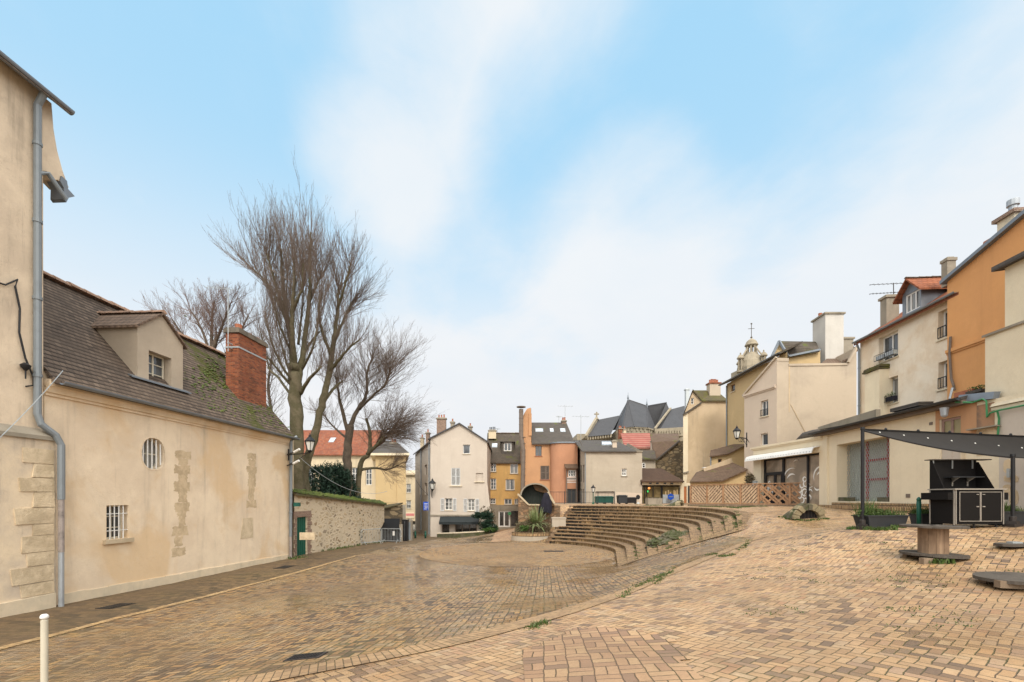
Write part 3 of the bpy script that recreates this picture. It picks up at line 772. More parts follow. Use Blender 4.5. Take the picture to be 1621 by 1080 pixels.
def facade(g, w, z0, prof, holes=(), depth=.2, reveal=True):
    prof = sorted(prof)
    def top(t):
        return float(np.interp(t, [p[0] for p in prof], [p[1] for p in prof]))
    hs = [h[:4] for h in holes]
    S_ = sorted(set([round(q,4) for q in [0, w.L]+[p[0] for p in prof if 0<p[0]<w.L]+[h[0] for h in hs]+[h[2] for h in hs]]))
    zm = max(p[1] for p in prof)+.01
    Z_ = sorted(set([round(q,4) for q in [z0, zm]+[h[1] for h in hs]+[h[3] for h in hs]]))
    for a, b in zip(S_, S_[1:]):
        if b-a < 1e-3: continue
        ta, tb = top(a), top(b)
        for c, d in zip(Z_, Z_[1:]):
            m1, m2 = (a+b)/2, (c+d)/2
            if any(h[0]<m1<h[2] and h[1]<m2<h[3] for h in hs): continue
            if c >= max(ta,tb)-1e-4: continue
            poly = [(a,c),(b,c),(b,d),(a,d)]; out = []
            f = lambda q: (ta+(tb-ta)*(q[0]-a)/(b-a))-q[1]
            for i in range(4):
                p, q = poly[i], poly[(i+1)%4]; fp, fq = f(p), f(q)
                if fp >= 0: out.append(p)
                if fp*fq < 0:
                    t = fp/(fp-fq); out.append((p[0]+(q[0]-p[0])*t, p[1]+(q[1]-p[1])*t))
            if len(out) > 2: g.poly(*[w.p(t, z) for t, z in out])
    if reveal:
        for h in holes:
            a,c,b,d = h[:4]; dp = h[4] if len(h)>4 else depth
            for (s1,z1,s2,z2) in ((a,c,a,d),(a,d,b,d),(b,d,b,c),(b,c,a,c)):
                g.poly(w.p(s1,z1), w.p(s2,z2), w.p(s2,z2,-dp), w.p(s1,z1,-dp))
def window(parent, w, h, depth=.18, cols=2, rows=2, frame='white', pane='glass', fw=.06, sill='concrete_pale', name='window', sh=.07, sd_=.07, rail=False, bars=None):
    a,c,b,d = h[:4]; g = G(); m = M[frame]; o = -depth+.03
    def B(s0,s1,z0,z1,t=.05,out=o): g.slab([w.p(s0,z0,out),w.p(s1,z0,out),w.p(s1,z1,out),w.p(s0,z1,out)], t, tuple(-w.n))
    B(a,b,c,c+fw); B(a,b,d-fw,d); B(a,a+fw,c+fw,d-fw); B(b-fw,b,c+fw,d-fw)
    k = fw*.95
    for i in range(1, cols):
        x = a+(b-a)*i/cols; B(x-k/2,x+k/2,c+fw,d-fw,.045,o+.004)
    for j in range(1, rows):
        z = c+(d-c)*j/rows; B(a+fw,b-fw,z-k*.3,z+k*.3,.035,o-.004)
    fo = g.build(name, m, parent)
    p = G(); p.poly(w.p(a,c,-depth),w.p(b,c,-depth),w.p(b,d,-depth),w.p(a,d,-depth)); p.build('pane', M[pane], fo)
    if sill:
        q = G(); q.slab([w.p(a-.08,c-sh,sd_),w.p(b+.08,c-sh,sd_),w.p(b+.08,c-.002,sd_),w.p(a-.08,c-.002,sd_)], sd_+min(depth,.1), tuple(-w.n)); q.build('sill', M[sill], fo)
    if rail:
        q = G(); z1 = c+(d-c)*.42; q.bar(w.p(a,z1,.02),w.p(b,z1,.02),.04); q.bar(w.p(a,c+.08,.02),w.p(b,c+.08,.02),.03)
        n = max(3,int((b-a)/.14))
        for i in range(n+1): x = a+(b-a)*i/n; q.bar(w.p(x,c+.08,.02),w.p(x,z1,.02),.02)
        q.build('railing', M['black'], fo)
    if bars:
        q = G()
        for i in range(1, bars+1):
            x = a+(b-a)*i/(bars+1); q.tube([w.p(x,c,-.04),w.p(x,d,-.04)], .016, 6)
        for f in (.25,.75): z = c+(d-c)*f; q.tube([w.p(a,z,-.04),w.p(b,z,-.04)], .012, 6)
        q.build('bars', M['white'], fo)
    return fo
def shutter(parent, w, s0, s1, z0, z1, mat='shutter', out=.05):
    g = G(); t = .045
    def B(a,b,c,d,o=out,tt=t): g.slab([w.p(a,c,o),w.p(b,c,o),w.p(b,d,o),w.p(a,d,o)], tt, tuple(-w.n))
    f = .06; zm = (z0+z1)/2
    B(s0,s0+f,z0,z1); B(s1-f,s1,z0,z1); B(s0+f,s1-f,z0,z0+f); B(s0+f,s1-f,z1-f,z1); B(s0+f,s1-f,zm-f/2,zm+f/2)
    n = int((z1-z0)/.09)
    for i in range(n):
        z = z0+f+(z1-z0-2*f)*(i+.5)/n
        if abs(z-zm) < f*.7: continue
        g.slab([w.p(s0+f,z-.03,out-.03),w.p(s1-f,z-.03,out-.03),w.p(s1-f,z+.03,out-.006),w.p(s0+f,z+.03,out-.006)], .01, tuple(-w.n))
    return g.build('shutter', M[mat], parent)
def walls_back(g, w, D, z0, z1a, z1b=None):
    """two side walls and the back wall of a block D deep"""
    z1b = z1a if z1b is None else z1b
    a,b,c,d = w.p(0,0),w.p(w.L,0),w.p(w.L,0,-D),w.p(0,0,-D)
    q = lambda p,z: Vector((p.x,p.y,z))
    g.poly(q(b,z0),q(c,z0),q(c,z1b),q(b,z1b)); g.poly(q(d,z0),q(a,z0),q(a,z1a),q(d,z1a)); g.poly(q(c,z0),q(d,z0),q(d,z1a),q(c,z1b))
def walls_dir(g, w, dv, z0, z1):
    """sides and back of a block whose depth runs along dv"""
    dv = Vector(dv); a,b = w.p(0,0),w.p(w.L,0); c,d = b+dv,a+dv; q = lambda p,z: Vector((p.x,p.y,z))
    g.poly(q(b,z0),q(c,z0),q(c,z1),q(b,z1)); g.poly(q(d,z0),q(a,z0),q(a,z1),q(d,z1)); g.poly(q(c,z0),q(d,z0),q(d,z1),q(c,z1))
def roof_ridge(w, ze, zr, D, over=.25, side=.12, t=.14, front_only=False, s0=None, s1=None, back_ze=None):
    """ridge roof parallel to wall w; returns G. D = total depth"""
    g = G(); a = -side if s0 is None else s0; b = w.L+side if s1 is None else s1
    k = (zr-ze)/(D/2); zf = ze-k*over
    g.slab([w.p(a,zf,over),w.p(b,zf,over),w.p(b,zr,-D/2),w.p(a,zr,-D/2)], t)
    if not front_only:
        zb = ze if back_ze is None else back_ze
        g.slab([w.p(b,zb,-D-over),w.p(a,zb,-D-over),w.p(a,zr-.002,-D/2-.001),w.p(b,zr-.002,-D/2-.001)], t)
    return g
def gable_sides(g, w, ze, zr, D):
    for s in (0, w.L): g.poly(w.p(s,ze), w.p(s,zr,-D/2), w.p(s,ze,-D))
def chimney(parent, c, sx, sy, z0, z1, mat, pots=3, u=(1,0), cap='concrete', potm='terracotta', name='chimney', poth=.3, capo=.08, potr=.1):
    g = G(); g.obox((c[0],c[1],z0), sx, sy, z1-z0, u); o = g.build(name, M[mat], parent)
    q = G(); q.obox((c[0],c[1],z1), sx+capo*2, sy+capo*2, .14, u); q.obox((c[0],c[1],z1+.14), sx*.9, sy*.9, .07, u, .8); q.build('cap', M[cap], o)
    if pots:
        U = Vector((u[0],u[1],0)).normalized()
        for i in range(pots):
            f = (i+.5)/pots-.5 if pots>1 else 0
            pc = Vector((c[0],c[1],z1+.2))+U*(sx*.85*f)
            k_ = random.uniform(.85,1.1); G().lathe(pc, [(potr*1.05,0),(potr*.9,poth*.4*k_),(potr*.85,poth*.85*k_),(potr*1.1,poth*.9*k_),(potr*1.1,poth*k_)], 10).build('pot', M[potm], o)
    return o
def pipe(parent, pts, r=.05, mat='zinc', name='downpipe', brackets=True):
    g = G(); pts = [Vector(p) for p in pts]; g.tube(pts, r, 10)
    if brackets:
        for a, b in zip(pts, pts[1:]):
            L = (b-a).length; n = int(L/1.8)
            for i in range(n): c = a.lerp(b, (i+.5)/n); d = (b-a).normalized(); g.tube([c-d*.04, c+d*.04], r*1.22, 10)
    return g.build(name, M[mat], parent)
def gutter(parent, a, b, r=.07, mat='zinc'):
    g = G(); a = Vector(a); b = Vector(b); d = (b-a).normalized(); x = d.cross(Vector((0,0,1))).normalized(); n = 8
    for p in (a, b):
        for k in range(n+1):
            t = math.pi*k/n; g.v.append(p+x*(r*math.cos(t))-Vector((0,0,r*math.sin(t))))
        for k in range(n, -1, -1):
            t = math.pi*k/n; g.v.append(p+x*(r*.86*math.cos(t))-Vector((0,0,r*.86*math.sin(t)-.0)))
    m = 2*(n+1)
    for k in range(m): g.f.append((k,(k+1)%m,(k+1)%m+m,k+m))
    g.f.append(tuple(range(m))); g.f.append(tuple(range(m,2*m))[::-1])
    return g.build('gutter', M[mat], parent)
def antenna(parent, base, h, w, yaw=0, n=6):
    g = G(); b = Vector(base); g.tube([b, b+Vector((0,0,h))], .025, 6)
    d = Vector((math.cos(yaw), math.sin(yaw), 0)); x = Vector((-d.y,d.x,0)); t = b+Vector((0,0,h*.94))
    g.tube([t-d*w/2, t+d*w/2], .016, 5)
    for i in range(n):
        c = t+d*(w*((i+.5)/n-.5)); l = .22+.1*(i%3); g.tube([c-x*l, c+x*l], .01, 4)
    return g.build('antenna', M['galv'], parent)
def ridge_tiles(parent, a, b, mat, r=.14, L=.38, name='ridge_tiles'):
    g = G(); a = Vector(a); b = Vector(b); d = (b-a).normalized(); n = max(1,int((b-a).length/L)); x = d.cross(Vector((0,0,1))).normalized()
    for i in range(n):
        p = a+(b-a)*(i/n); q = a+(b-a)*((i+1.12)/n); o = len(g.v)
        jz = random.uniform(-.015,.015)
        for (c, k) in ((p,1.0),(q,.82)):
            for j in range(7):
                t = math.pi*j/6; g.v.append(c+x*(r*k*math.cos(t))+Vector((0,0,r*k*math.sin(t)*.8-.05+jz)))
        for j in range(6): g.f.append((o+j,o+j+1,o+j+8,o+j+7))
        g.f.append(tuple(o+j for j in range(7))); g.f.append(tuple(o+7+j for j in range(7))[::-1])
    return g.build(name, mat, parent)
def skylight(parent, w, s0, s1, z0, z1, ze, zr, D, mat='glass_sky'):
    """window lying in the roof slope of roof_ridge(w, ze, zr, D)"""
    k = (zr-ze)/(D/2)
    q = lambda s,z,e: w.p(s, z+e, -(z-ze)/k)
    g = G(); g.slab([q(s0,z0,.07),q(s1,z0,.07),q(s1,z1,.07),q(s0,z1,.07)], .09); o = g.build('skylight', M['zinc_pale'], parent)
    f = .1*min(1,(s1-s0)); p = G(); p.poly(q(s0+f,z0+f,.078),q(s1-f,z0+f,.078),q(s1-f,z1-f,.078),q(s0+f,z1-f,.078)); p.build('pane', M[mat], o); return o

DL = (.0708, 1.0)
def LX(Y, off=0.0): return -13.164-off+.0708*Y      # the long left frontage, set back by off
# ================================================================ TALL HOUSE, far left
t = thing('tall_house', 'tall cream rendered house cropped at the far left with a zinc eaves gutter', 'house', (LX(8),8,-1.3))
w = Wall((LX(4.5),4.5),(LX(11.95),11.95)); zt = 12.05
g = G(); facade(g, w, 3.2, [(0,zt+.16),(w.L,zt+.16)]); walls_back(g, w, 7, -1.5, zt+.16); g.build('wall', M['plaster_tall'], t)
wl = Wall((LX(4.5,-.16),4.5),(LX(12.17),12.1)); wl = w.off(.16); wl = Wall(wl.p(0,0).xy, wl.p(w.L+.17,0).xy)
g = G(); facade(g, wl, -1.6, [(0,3.22),(wl.L,3.2)]); g.poly(wl.p(wl.L,-1.6),wl.p(wl.L,-1.6,-.2),wl.p(wl.L,3.2,-.2),wl.p(wl.L,3.2)); lw = g.build('lower_wall', M['plaster_low'], t)
g = G(); g.slab([wl.p(0,3.2,.06),wl.p(wl.L,3.2,.06),wl.p(wl.L,3.42,-.18),wl.p(0,3.42,-.18)], .1); g.build('ledge', M['concrete'], t)
g = G(); g.slab([wl.p(0,-1.7,.07),wl.p(wl.L-.05,-1.7,.07),wl.p(wl.L-.05,-.92,.07),wl.p(0,-.98,.07)], .1, tuple(-wl.n)); g.build('plinth', M['plinth'], t)
q = G(); zz = -.9
for i, (h_, l_) in enumerate([(.34,.75),(.42,.95),(.36,.62),(.42,.74),(.30,.5),(.42,.86),(.40,.5),(.36,.78),(.36,.5),(.4,.72)]):
    a = wl.L-.06-l_; b = wl.L-.06; z2 = zz+h_-.02
    q.slab([wl.p(a,zz,.025),wl.p(b,zz+random.uniform(-.01,.01),.03),wl.p(b,z2,.03),wl.p(a+random.uniform(-.05,.05),z2,.022)], .05, tuple(-wl.n)); zz += h_
q.jitter(.022, 5); q.build('quoins', M['limestone'], t)
# flared parapet at the corner
g = G(); a = w.p(w.L, 0)
prof = [(0,zt+.12),(.22,zt+.1),(.27,11.5),(.36,11.0),(.50,10.55),(.66,10.2),(.60,10.12),(.38,10.22),(.22,10.1),(.1,10.25),(0,10.2)]
g.slab([w.p(w.L+s,z,-.02) for s,z in prof], .5, tuple(-w.n)); g.build('flared_parapet', M['plaster_tall'], t)
g = G(); g.slab([w.p(w.L+s,z,.02) for s,z in [(.40,10.2),(.44,10.36),(.58,10.32),(.62,10.12),(.80,10.05),(.62,9.88),(.56,9.72),(.50,9.78),(.50,10.08)]], .4, tuple(-w.n)); g.jitter(.02,5); g.build('flashing', M['zinc'], t)
gutter(t, w.p(-.2,zt+.02,.34), w.p(w.L+.42,zt+.02,.34), .10, 'zinc')
g = G(); g.slab([w.p(-.3,zt+.04,.4),w.p(w.L+.35,zt+.04,.4),w.p(w.L+.35,zt+2.5,-3),w.p(-.3,zt+2.5,-3)], .15); g.slab([w.p(-.3,zt+.04,-6.6),w.p(w.L+.35,zt+.04,-6.6),w.p(w.L+.35,zt+2.5,-3.001),w.p(-.3,zt+2.5,-3.001)], .15); g.build('roof', M['tile_brown'], t)
s = w.s_at(52)
pp_ = [w.p(s,zt-.05,.3), w.p(s,zt-.35,.12), w.p(s,3.75,.12), w.p(s+.05,3.5,.16), w.p(s+.32,3.25,.26), w.p(s+.42,3.0,.30), w.p(s+.42,1.55,.30)]
pipe(t, pp_, .08, 'pipe_grey')
pipe(t, [w.p(s+.42,1.6,.30), w.p(s+.42,.15,.30)], .065, 'pipe_rust', 'lower_pipe')
pipe(t, [w.p(s+.42,.2,.30), w.p(s+.42,-1.3,.30)], .06, 'zinc_pale', 'lower_pipe')
pipe(t, [w.p(s,9.95,.14), w.p(s+.22,10.1,.16), w.p(s+.62,9.68,.22)], .06, 'pipe_grey', 'branch_pipe', False)
g = G(); c1 = w.p(w.s_at(22),0); zq = w.z_at(22,442)
pts = [w.p(-3,zq-.9,.05),w.p(w.s_at(5),zq-.25,.05),w.p(w.s_at(24),zq,.06),w.p(w.s_at(20),zq-.2,.06),w.p(w.s_at(28),zq-.7,.05),w.p(w.s_at(27),zq-1.3,.05),w.p(w.s_at(36),zq-1.9,.06),w.p(w.s_at(48),zq-2.35,.08),w.p(w.s_at(48),zq-2.55,.08),w.p(w.s_at(36),zq-2.62,.08)]
g.tube(pts, .022, 6); g.build('cable', M['black'], t)
g = G(); g.lathe(w.p(w.s_at(33), w.z_at(33,600), .12), [(.015,0),(.02,.2),(.09,.28),(.11,.34),(.04,.4)], 10); g.build('insulator', M['black'], t)

# ================================================================ LONG OLD HOUSE, left
Y0, Y1 = 11.98, 23.45
t = thing('old_house', 'old cream house with a barred round window and a steep brown tile roof', 'house', (LX(17),17,-1.5))
w = Wall((LX(Y0),Y0),(LX(Y1),Y1)); ze, zr, D = 5.02, 8.97, 7.0
hs = [w.hole(168,800,203,853)+(.28,)]
ov = w.hole(223,693,261,744)
dw = w.off(-.5); a_, b_ = dw.s_at(217), dw.s_at(289)
g = G(); facade(g, w, -1.7, [(0,ze),(w.L,ze)], hs+[ov+(.0,)])
# plate round the oval opening
a,c,b,d = ov; cx, cz, rx, rz = (a+b)/2,(c+d)/2,(b-a)/2*.97,(d-c)/2*.97; n = 40
ell = [(cx+rx*math.copysign(abs(math.cos(2*math.pi*k/n))**.8,math.cos(2*math.pi*k/n)), cz+rz*math.sin(2*math.pi*k/n)) for k in range(n)]
def sq(k):
    t_ = 2*math.pi*k/n; x, y = math.cos(t_), math.sin(t_); m = max(abs(x),abs(y)); return (cx+(b-a)/2*x/m, cz+(d-c)/2*y/m)
for k in range(n):
    p1, p2 = ell[k], ell[(k+1)%n]; q1, q2 = sq(k), sq((k+1)%n)
    g.poly(w.p(*q1),w.p(*q2),w.p(*p2),w.p(*p1)); g.poly(w.p(*p1),w.p(*p2),w.p(*p2,-.28),w.p(*p1,-.28))
    # corners of the square
for sx_, sz_ in ((1,1),(-1,1),(-1,-1),(1,-1)):
    k0 = {(1,1):5,(-1,1):15,(-1,-1):25,(1,-1):35}[(sx_,sz_)]
walls_back(g, w, D, -1.7, ze); gable_sides(g, w, ze, zr-.1, D); g.build('wall', M['plaster_old'], t)
# window surrounds
window(t, w, hs[0], .27, 2, 3, 'cream_paint', 'glass', .05, None, bars=4)
q = G(); a,c,b,d = hs[0][:4]; q.slab([w.p(a-.12,c-.13,.1),w.p(b+.1,c-.13,.1),w.p(b+.1,c-.005,.1),w.p(a-.12,c-.005,.1)], .3, tuple(-w.n)); q.build('sill', M['limestone_pale'], t)
rw = G()
for k in range(n):
    p1, p2 = ell[k], ell[(k+1)%n]; i1 = (cx+(p1[0]-cx)*.9, cz+(p1[1]-cz)*.92); i2 = (cx+(p2[0]-cx)*.9, cz+(p2[1]-cz)*.92)
    rw.slab([w.p(*p1,-.22),w.p(*p2,-.22),w.p(*i2,-.22),w.p(*i1,-.22)], .04, tuple(-w.n))
rw.slab([w.p(cx-.03,cz-rz,-.22),w.p(cx+.03,cz-rz,-.22),w.p(cx+.03,cz+rz,-.22),w.p(cx-.03,cz+rz,-.22)],.04,tuple(-w.n))
rw.slab([w.p(cx-rx,cz-.02,-.225),w.p(cx+rx,cz-.02,-.225),w.p(cx+rx,cz+.02,-.225),w.p(cx-rx,cz+.02,-.225)],.03,tuple(-w.n))
ro = rw.build('round_window', M['cream_paint'], t)
p = G(); p.poly(*[w.p(x,z,-.26) for x,z in ell]); p.build('pane', M['glass_curt'], ro)
p = G()
for i in range(5):
    x = cx-rx+2*rx*(i+.7)/5.4; hh = rz*math.sqrt(max(.05,1-((x-cx)/rx)**2)); p.tube([w.p(x,cz-hh,-.06),w.p(x,cz+hh,-.06)], .022, 6)
p.build('bars', M['white'], ro)
rg = G()
for k in range(n):
    p1, p2 = ell[k], ell[(k+1)%n]; o1 = (cx+(p1[0]-cx)*1.09, cz+(p1[1]-cz)*1.07); o2 = (cx+(p2[0]-cx)*1.09, cz+(p2[1]-cz)*1.07)
    rg.slab([w.p(*p1,.012),w.p(*p2,.012),w.p(*o2,.012),w.p(*o1,.012)], .02, tuple(-w.n))
rg.build('surround', M['plaster_old'], ro)
# cornice and plinth
zc_ = ze-.29
g = G(); g.slab([w.p(0,zc_-.42,.05),w.p(w.L,zc_-.42,.05),w.p(w.L,zc_-.34,.05),w.p(0,zc_-.34,.05)],.05,tuple(-w.n))
g.slab([w.p(0,zc_-.34,.10),w.p(w.L,zc_-.34,.10),w.p(w.L,zc_-.18,.16),w.p(0,zc_-.18,.16)],.12,tuple(-w.n))
g.slab([w.p(0,zc_-.18,.19),w.p(w.L,zc_-.18,.19),w.p(w.L,zc_,.19),w.p(0,zc_,.19)],.19,tuple(-w.n)); g.build('cornice', M['plaster_old'], t)
g = G(); zpl = lambda s: -1.03-.28*s/w.L
N_ = 16
for i in range(N_):
    s0, s1 = .35+(w.L-.4)*i/N_, .35+(w.L-.4)*(i+1)/N_
    g.slab([w.p(s0,-1.9,.06),w.p(s1,-1.9,.06),w.p(s1,zpl(s1)+random.uniform(-.02,.02),.045),w.p(s0,zpl(s0),.045)],.08,tuple(-w.n))
g.build('plinth', M['plinth'], t)
# exposed masonry scars
def scar(pxs, seq, top=None):
    g = G()
    for (x0,y0,x1,y1) in seq:
        a,c,b,d = w.hole(x0,y0,x1,y1); o = .001+random.uniform(0,.003)
        cs = [(a,c),((a+b)/2,c-random.uniform(0,.03)),(b,c),(b+random.uniform(-.03,.03),(c+d)/2),(b,d),((a+b)/2,d+random.uniform(-.02,.02)),(a,d),(a+random.uniform(-.03,.03),(c+d)/2)]
        fin_ = []
        for q in range(len(cs)):
            (x0_,z0_),(x1_,z1_) = cs[q],cs[(q+1)%len(cs)]
            for f_ in (0,.33,.66): fin_.append((x0_+(x1_-x0_)*f_+random.uniform(-.035,.035), z0_+(z1_-z0_)*f_+random.uniform(-.03,.03)))
        g.slab([w.p(x,z,o) for x,z in fin_],.03,tuple(-w.n))
    g.build('exposed_stone', M['stain_stone'], t)
scar(0, [(277,714,302,726),(282,726,296,737),(276,737,300,750),(282,750,296,763),(275,763,300,777),(282,777,296,795),(276,796,300,810),(280,810,295,818),(283,818,293,832),(272,833,297,848),(276,849,289,865),(272,867,293,880)])
scar(0, [(391,718,405,727),(393,727,404,738),(390,738,406,749),(393,749,404,758),(392,758,404,770),(393,770,402,792),(389,792,405,804)])
g = G(); a,c,b,d = w.hole(380,820,400,852)
g.slab([w.p(a,c,.012),w.p(b,c,.012),w.p(b,d,.012),w.p(a+.15,d,.012)],.03,tuple(-w.n)); g.build('stone_block', M['limestone'], t)
# roof
k = (zr-ze)/(D/2)
g = G(); over = .32; a, b = 0.0, w.L+.1; t0 = w.s_at(72)
g.slab([w.p(-.02,ze-k*over+.05,over),w.p(b,ze-k*over+.05,over),w.p(b,zr,-D/2),w.p(-.02,zr,-D/2)], .12)
g.slab([w.p(-.02,ze-k*over+.05,-D-over),w.p(b,ze-k*over+.05,-D-over),w.p(b,zr-.002,-D/2-.001),w.p(-.02,zr-.002,-D/2-.001)], .12)
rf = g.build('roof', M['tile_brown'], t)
ridge_tiles(rf, w.p(0,zr+.06,-D/2), w.p(w.L,zr+.06,-D/2), M['ridge'], .21, .5)
gutter(t, w.p(.1,ze-.34,over+.07), w.p(w.L+.25,ze-.34,over+.07), .09)
# moss cushions on the roof
g = G(); rnd = random.Random(3)
for i in range(520):
    if i < 170: px, py = rnd.gauss(336,12), rnd.gauss(592,14)
    elif i < 400: px, py = rnd.uniform(330,465), 0
    else: px, py = rnd.gauss(440,14), 0
    s_ = 0
    if py == 0:
        Ys = 0; s_ = w.s_at(px); bk = abs(rnd.gauss(0,.9))*(1 if px<440 else 2.0)
        pt = w.p(s_, ze+k*bk+.03, -bk)
    else:
        kx=(px-810)/720; best=None
        for q in range(60):
            bk = q*.06; ww = w.off(-bk); s_ = ww.s_at(px); z = ze+k*bk
            if abs(ww.z_at(px,py)-z) < .12: best = ww.p(s_, z+.04); break
        if best is None: continue
        pt = best
    r = rnd.uniform(.03,.10); g.add([pt+Vector((r,0,-.02)),pt+Vector((0,r,.0)),pt+Vector((-r,0,.02)),pt+Vector((0,-r,0)),pt+Vector((0,0,r*.6))],[(0,1,4),(1,2,4),(2,3,4),(3,0,4)])
g.build('moss', M['moss'], rf, True)['kind'] = 'stuff'
# dormer
z0, zl, zR, za = 5.5, 7.55, 7.38, 8.15
sa, sb = dw.s_at(217), dw.s_at(289); sm_ = (sa+sb)/2
dh = dw.hole(235,561,271,608)+(.34,)
g = G(); fw_ = Wall(dw.p(sa,0).xy, dw.p(sb,0).xy); off_ = sa
h2 = (dh[0]-off_, dh[1], dh[2]-off_, dh[3], .34)
facade(g, fw_, z0, [(0,zl-.1),((sb-sa)*.5,za),(sb-sa,zl-.15)], [h2])
for s_ in (0, fw_.L): g.poly(fw_.p(s_,z0),fw_.p(s_,z0,-2.2),fw_.p(s_,zl-.12,-2.2),fw_.p(s_,zl-.12))
dm = g.build('dormer', M['plaster_beige2'], t)
window(dm, fw_, (h2[0],h2[1],h2[0]+(h2[2]-h2[0])*.96,h2[3]), .3, 2, 3, 'cream_paint', 'glass', .05, None)
g = G(); cxx = fw_.L/2
g.slab([fw_.p(-.12,zl-.18,.1),fw_.p(cxx,za+.06,.1),fw_.p(cxx,za+.06,-3.2),fw_.p(-.12,zl-.18,-2.3)],.08); g.slab([fw_.p(cxx+.001,za+.058,.1),fw_.p(fw_.L+.12,zl-.23,.1),fw_.p(fw_.L+.12,zl-.23,-2.3),fw_.p(cxx+.001,za+.058,-3.2)],.08)
g.build('dormer_roof', M['tile_pan'], dm); ridge_tiles(dm, fw_.p(cxx,za+.1,.1), fw_.p(cxx,za+.1,-2.6), M['ridge'], .14, .36)
g = G(); g.slab([fw_.p(-.35,z0+.12,.14),fw_.p(fw_.L+.25,z0+.12,.14),fw_.p(fw_.L+.2,z0+.2,-.05),fw_.p(-.3,z0+.2,-.05)],.05); g.build('flashing', M['zinc'], dm)
# brick chimney
cw = w.off(-1.0); s1_, s2_ = cw.s_at(377), cw.s_at(421)
g = G(); g.slab([cw.p(s1_,5.5),cw.p(s2_,5.5),cw.p(s2_,9.25),cw.p(s1_,9.25)],.62,tuple(-cw.n)); ch = g.build('chimney', M['brick_red'], rf)
g = G(); e = .07; g.slab([cw.p(s1_-e,9.25,e),cw.p(s2_+e,9.25,e),cw.p(s2_+e,9.42,e),cw.p(s1_-e,9.42,e)],.62+2*e,tuple(-cw.n)); e=.02; g.slab([cw.p(s1_-e,9.42,e),cw.p(s2_+e,9.42,e),cw.p(s2_+e,9.5,e),cw.p(s1_-e,9.5,e)],.62+2*e,tuple(-cw.n)); g.build('cap', M['cap_dark'], ch)
for f, h_ in ((.2,.3),(.55,.14),(.82,.14)): G().lathe(cw.p(s1_+(s2_-s1_)*f,9.48,-.3), [(.17,0),(.15,h_*.6),(.16,h_)], 12).build('pot', M['terracotta'], ch)
g = G(); e=.02; g.slab([cw.p(s1_-e,8.55,e),cw.p(s2_+e,8.55,e),cw.p(s2_+e,8.62,e),cw.p(s1_-e,8.62,e)],.62+2*e,tuple(-cw.n)); g.bar(cw.p(s1_-.3,8.5,-.3),cw.p(s1_,8.5,-.3),.05); g.bar(cw.p(s1_-.3,8.7,-.3),cw.p(s1_,8.7,-.3),.05); g.build('steel_band', M['galv'], ch)
g = G(); g.slab([cw.p(s1_-.08,5.62,.25),cw.p(s2_+.1,5.62,.25),cw.p(s2_+.1,6.05,-.02),cw.p(s1_-.08,6.05,-.02)],.06); g.bar(cw.p(s1_-.07,5.95,.1),cw.p(s1_-.07,6.95,-.85),.1,.06); g.build('flashing', M['zinc'], ch)
mz = W(354,447,21.5)
g = G(); bx = cw.p(s1_-.28,8.3,-.3); g.tube([bx, bx+Vector((0,0,2.9))], .018, 6); tz = bx+Vector((0,0,2.85)); d_ = Vector((.95,.2,0)); g.tube([tz-d_*1.0, tz+d_*.25], .011, 5)
for i in range(6): c = tz-d_*(.95-i*.2); g.tube([c-Vector((0,.2,0)),c+Vector((0,.2,0))], .01, 4)
g.build('antenna', M['galv'], ch)
# right end: quoins strip, pipes
we = Wall(w.p(w.L,0).xy, w.p(w.L+.9,0,-.25).xy)
g = G(); facade(g, we, -1.8, [(0,4.7),(we.L,4.7)]); g.build('end_pier', M['limestone_pale'], t)
sp = w.L-.08
pipe(t, [w.p(sp+.18,ze-.25,.38), w.p(sp,ze-.5,.16), w.p(sp,-.4,.14)], .075, 'pipe_grey'); pipe(t, [w.p(sp,-.3,.14), w.p(sp,-1.5,.14)], .07, 'pipe_rust', 'lower_pipe')
g = G(); g.box(-10.98,-10.2,23.5,23.56,-.58,-.2); g.build('wooden_plate', M['limestone'], t)
g = G(); a = w.p(w.L,0,.18); g.obox((a.x+.25,a.y,1.15),.28,.2,.2); g.build('junction_box', M['greenbin'], t)
# weeds along the wall
def tuft(g, c, r, h, n, rnd, wd=.02):
    for i in range(n):
        a = rnd.uniform(0,6.28); rr_ = r*math.sqrt(rnd.random()); p = Vector(c)+Vector((math.cos(a)*rr_, math.sin(a)*rr_, 0))
        l = h*rnd.uniform(.5,1.1); lean = Vector((rnd.uniform(-1,1),rnd.uniform(-1,1),0))*l*.45; s_ = Vector((rnd.uniform(-1,1),rnd.uniform(-1,1),0)).normalized()*wd
        g.add([p-s_,p+s_,p+lean*.4+Vector((0,0,l*.6))+s_*.7,p+lean+Vector((0,0,l))],[(0,1,2),(0,2,3)])
rnd = random.Random(5)
def weed(pts, label, h=.15, r=.12, n=60, mat='grass', wd=.02):
    g = G()
    for q in pts:
        c = ground(*q) if len(q) == 2 else Vector(q); tuft(g, (c.x,c.y,gz(c.x,c.y)), r, h, n, rnd, wd)
    o = g.build('weeds', M[mat]); o['kind'] = 'stuff'; return o
weed([(260,917),(263,918),(268,916),(142,941),(112,944),(62,939),(70,941)], '', .14, .14, 40)

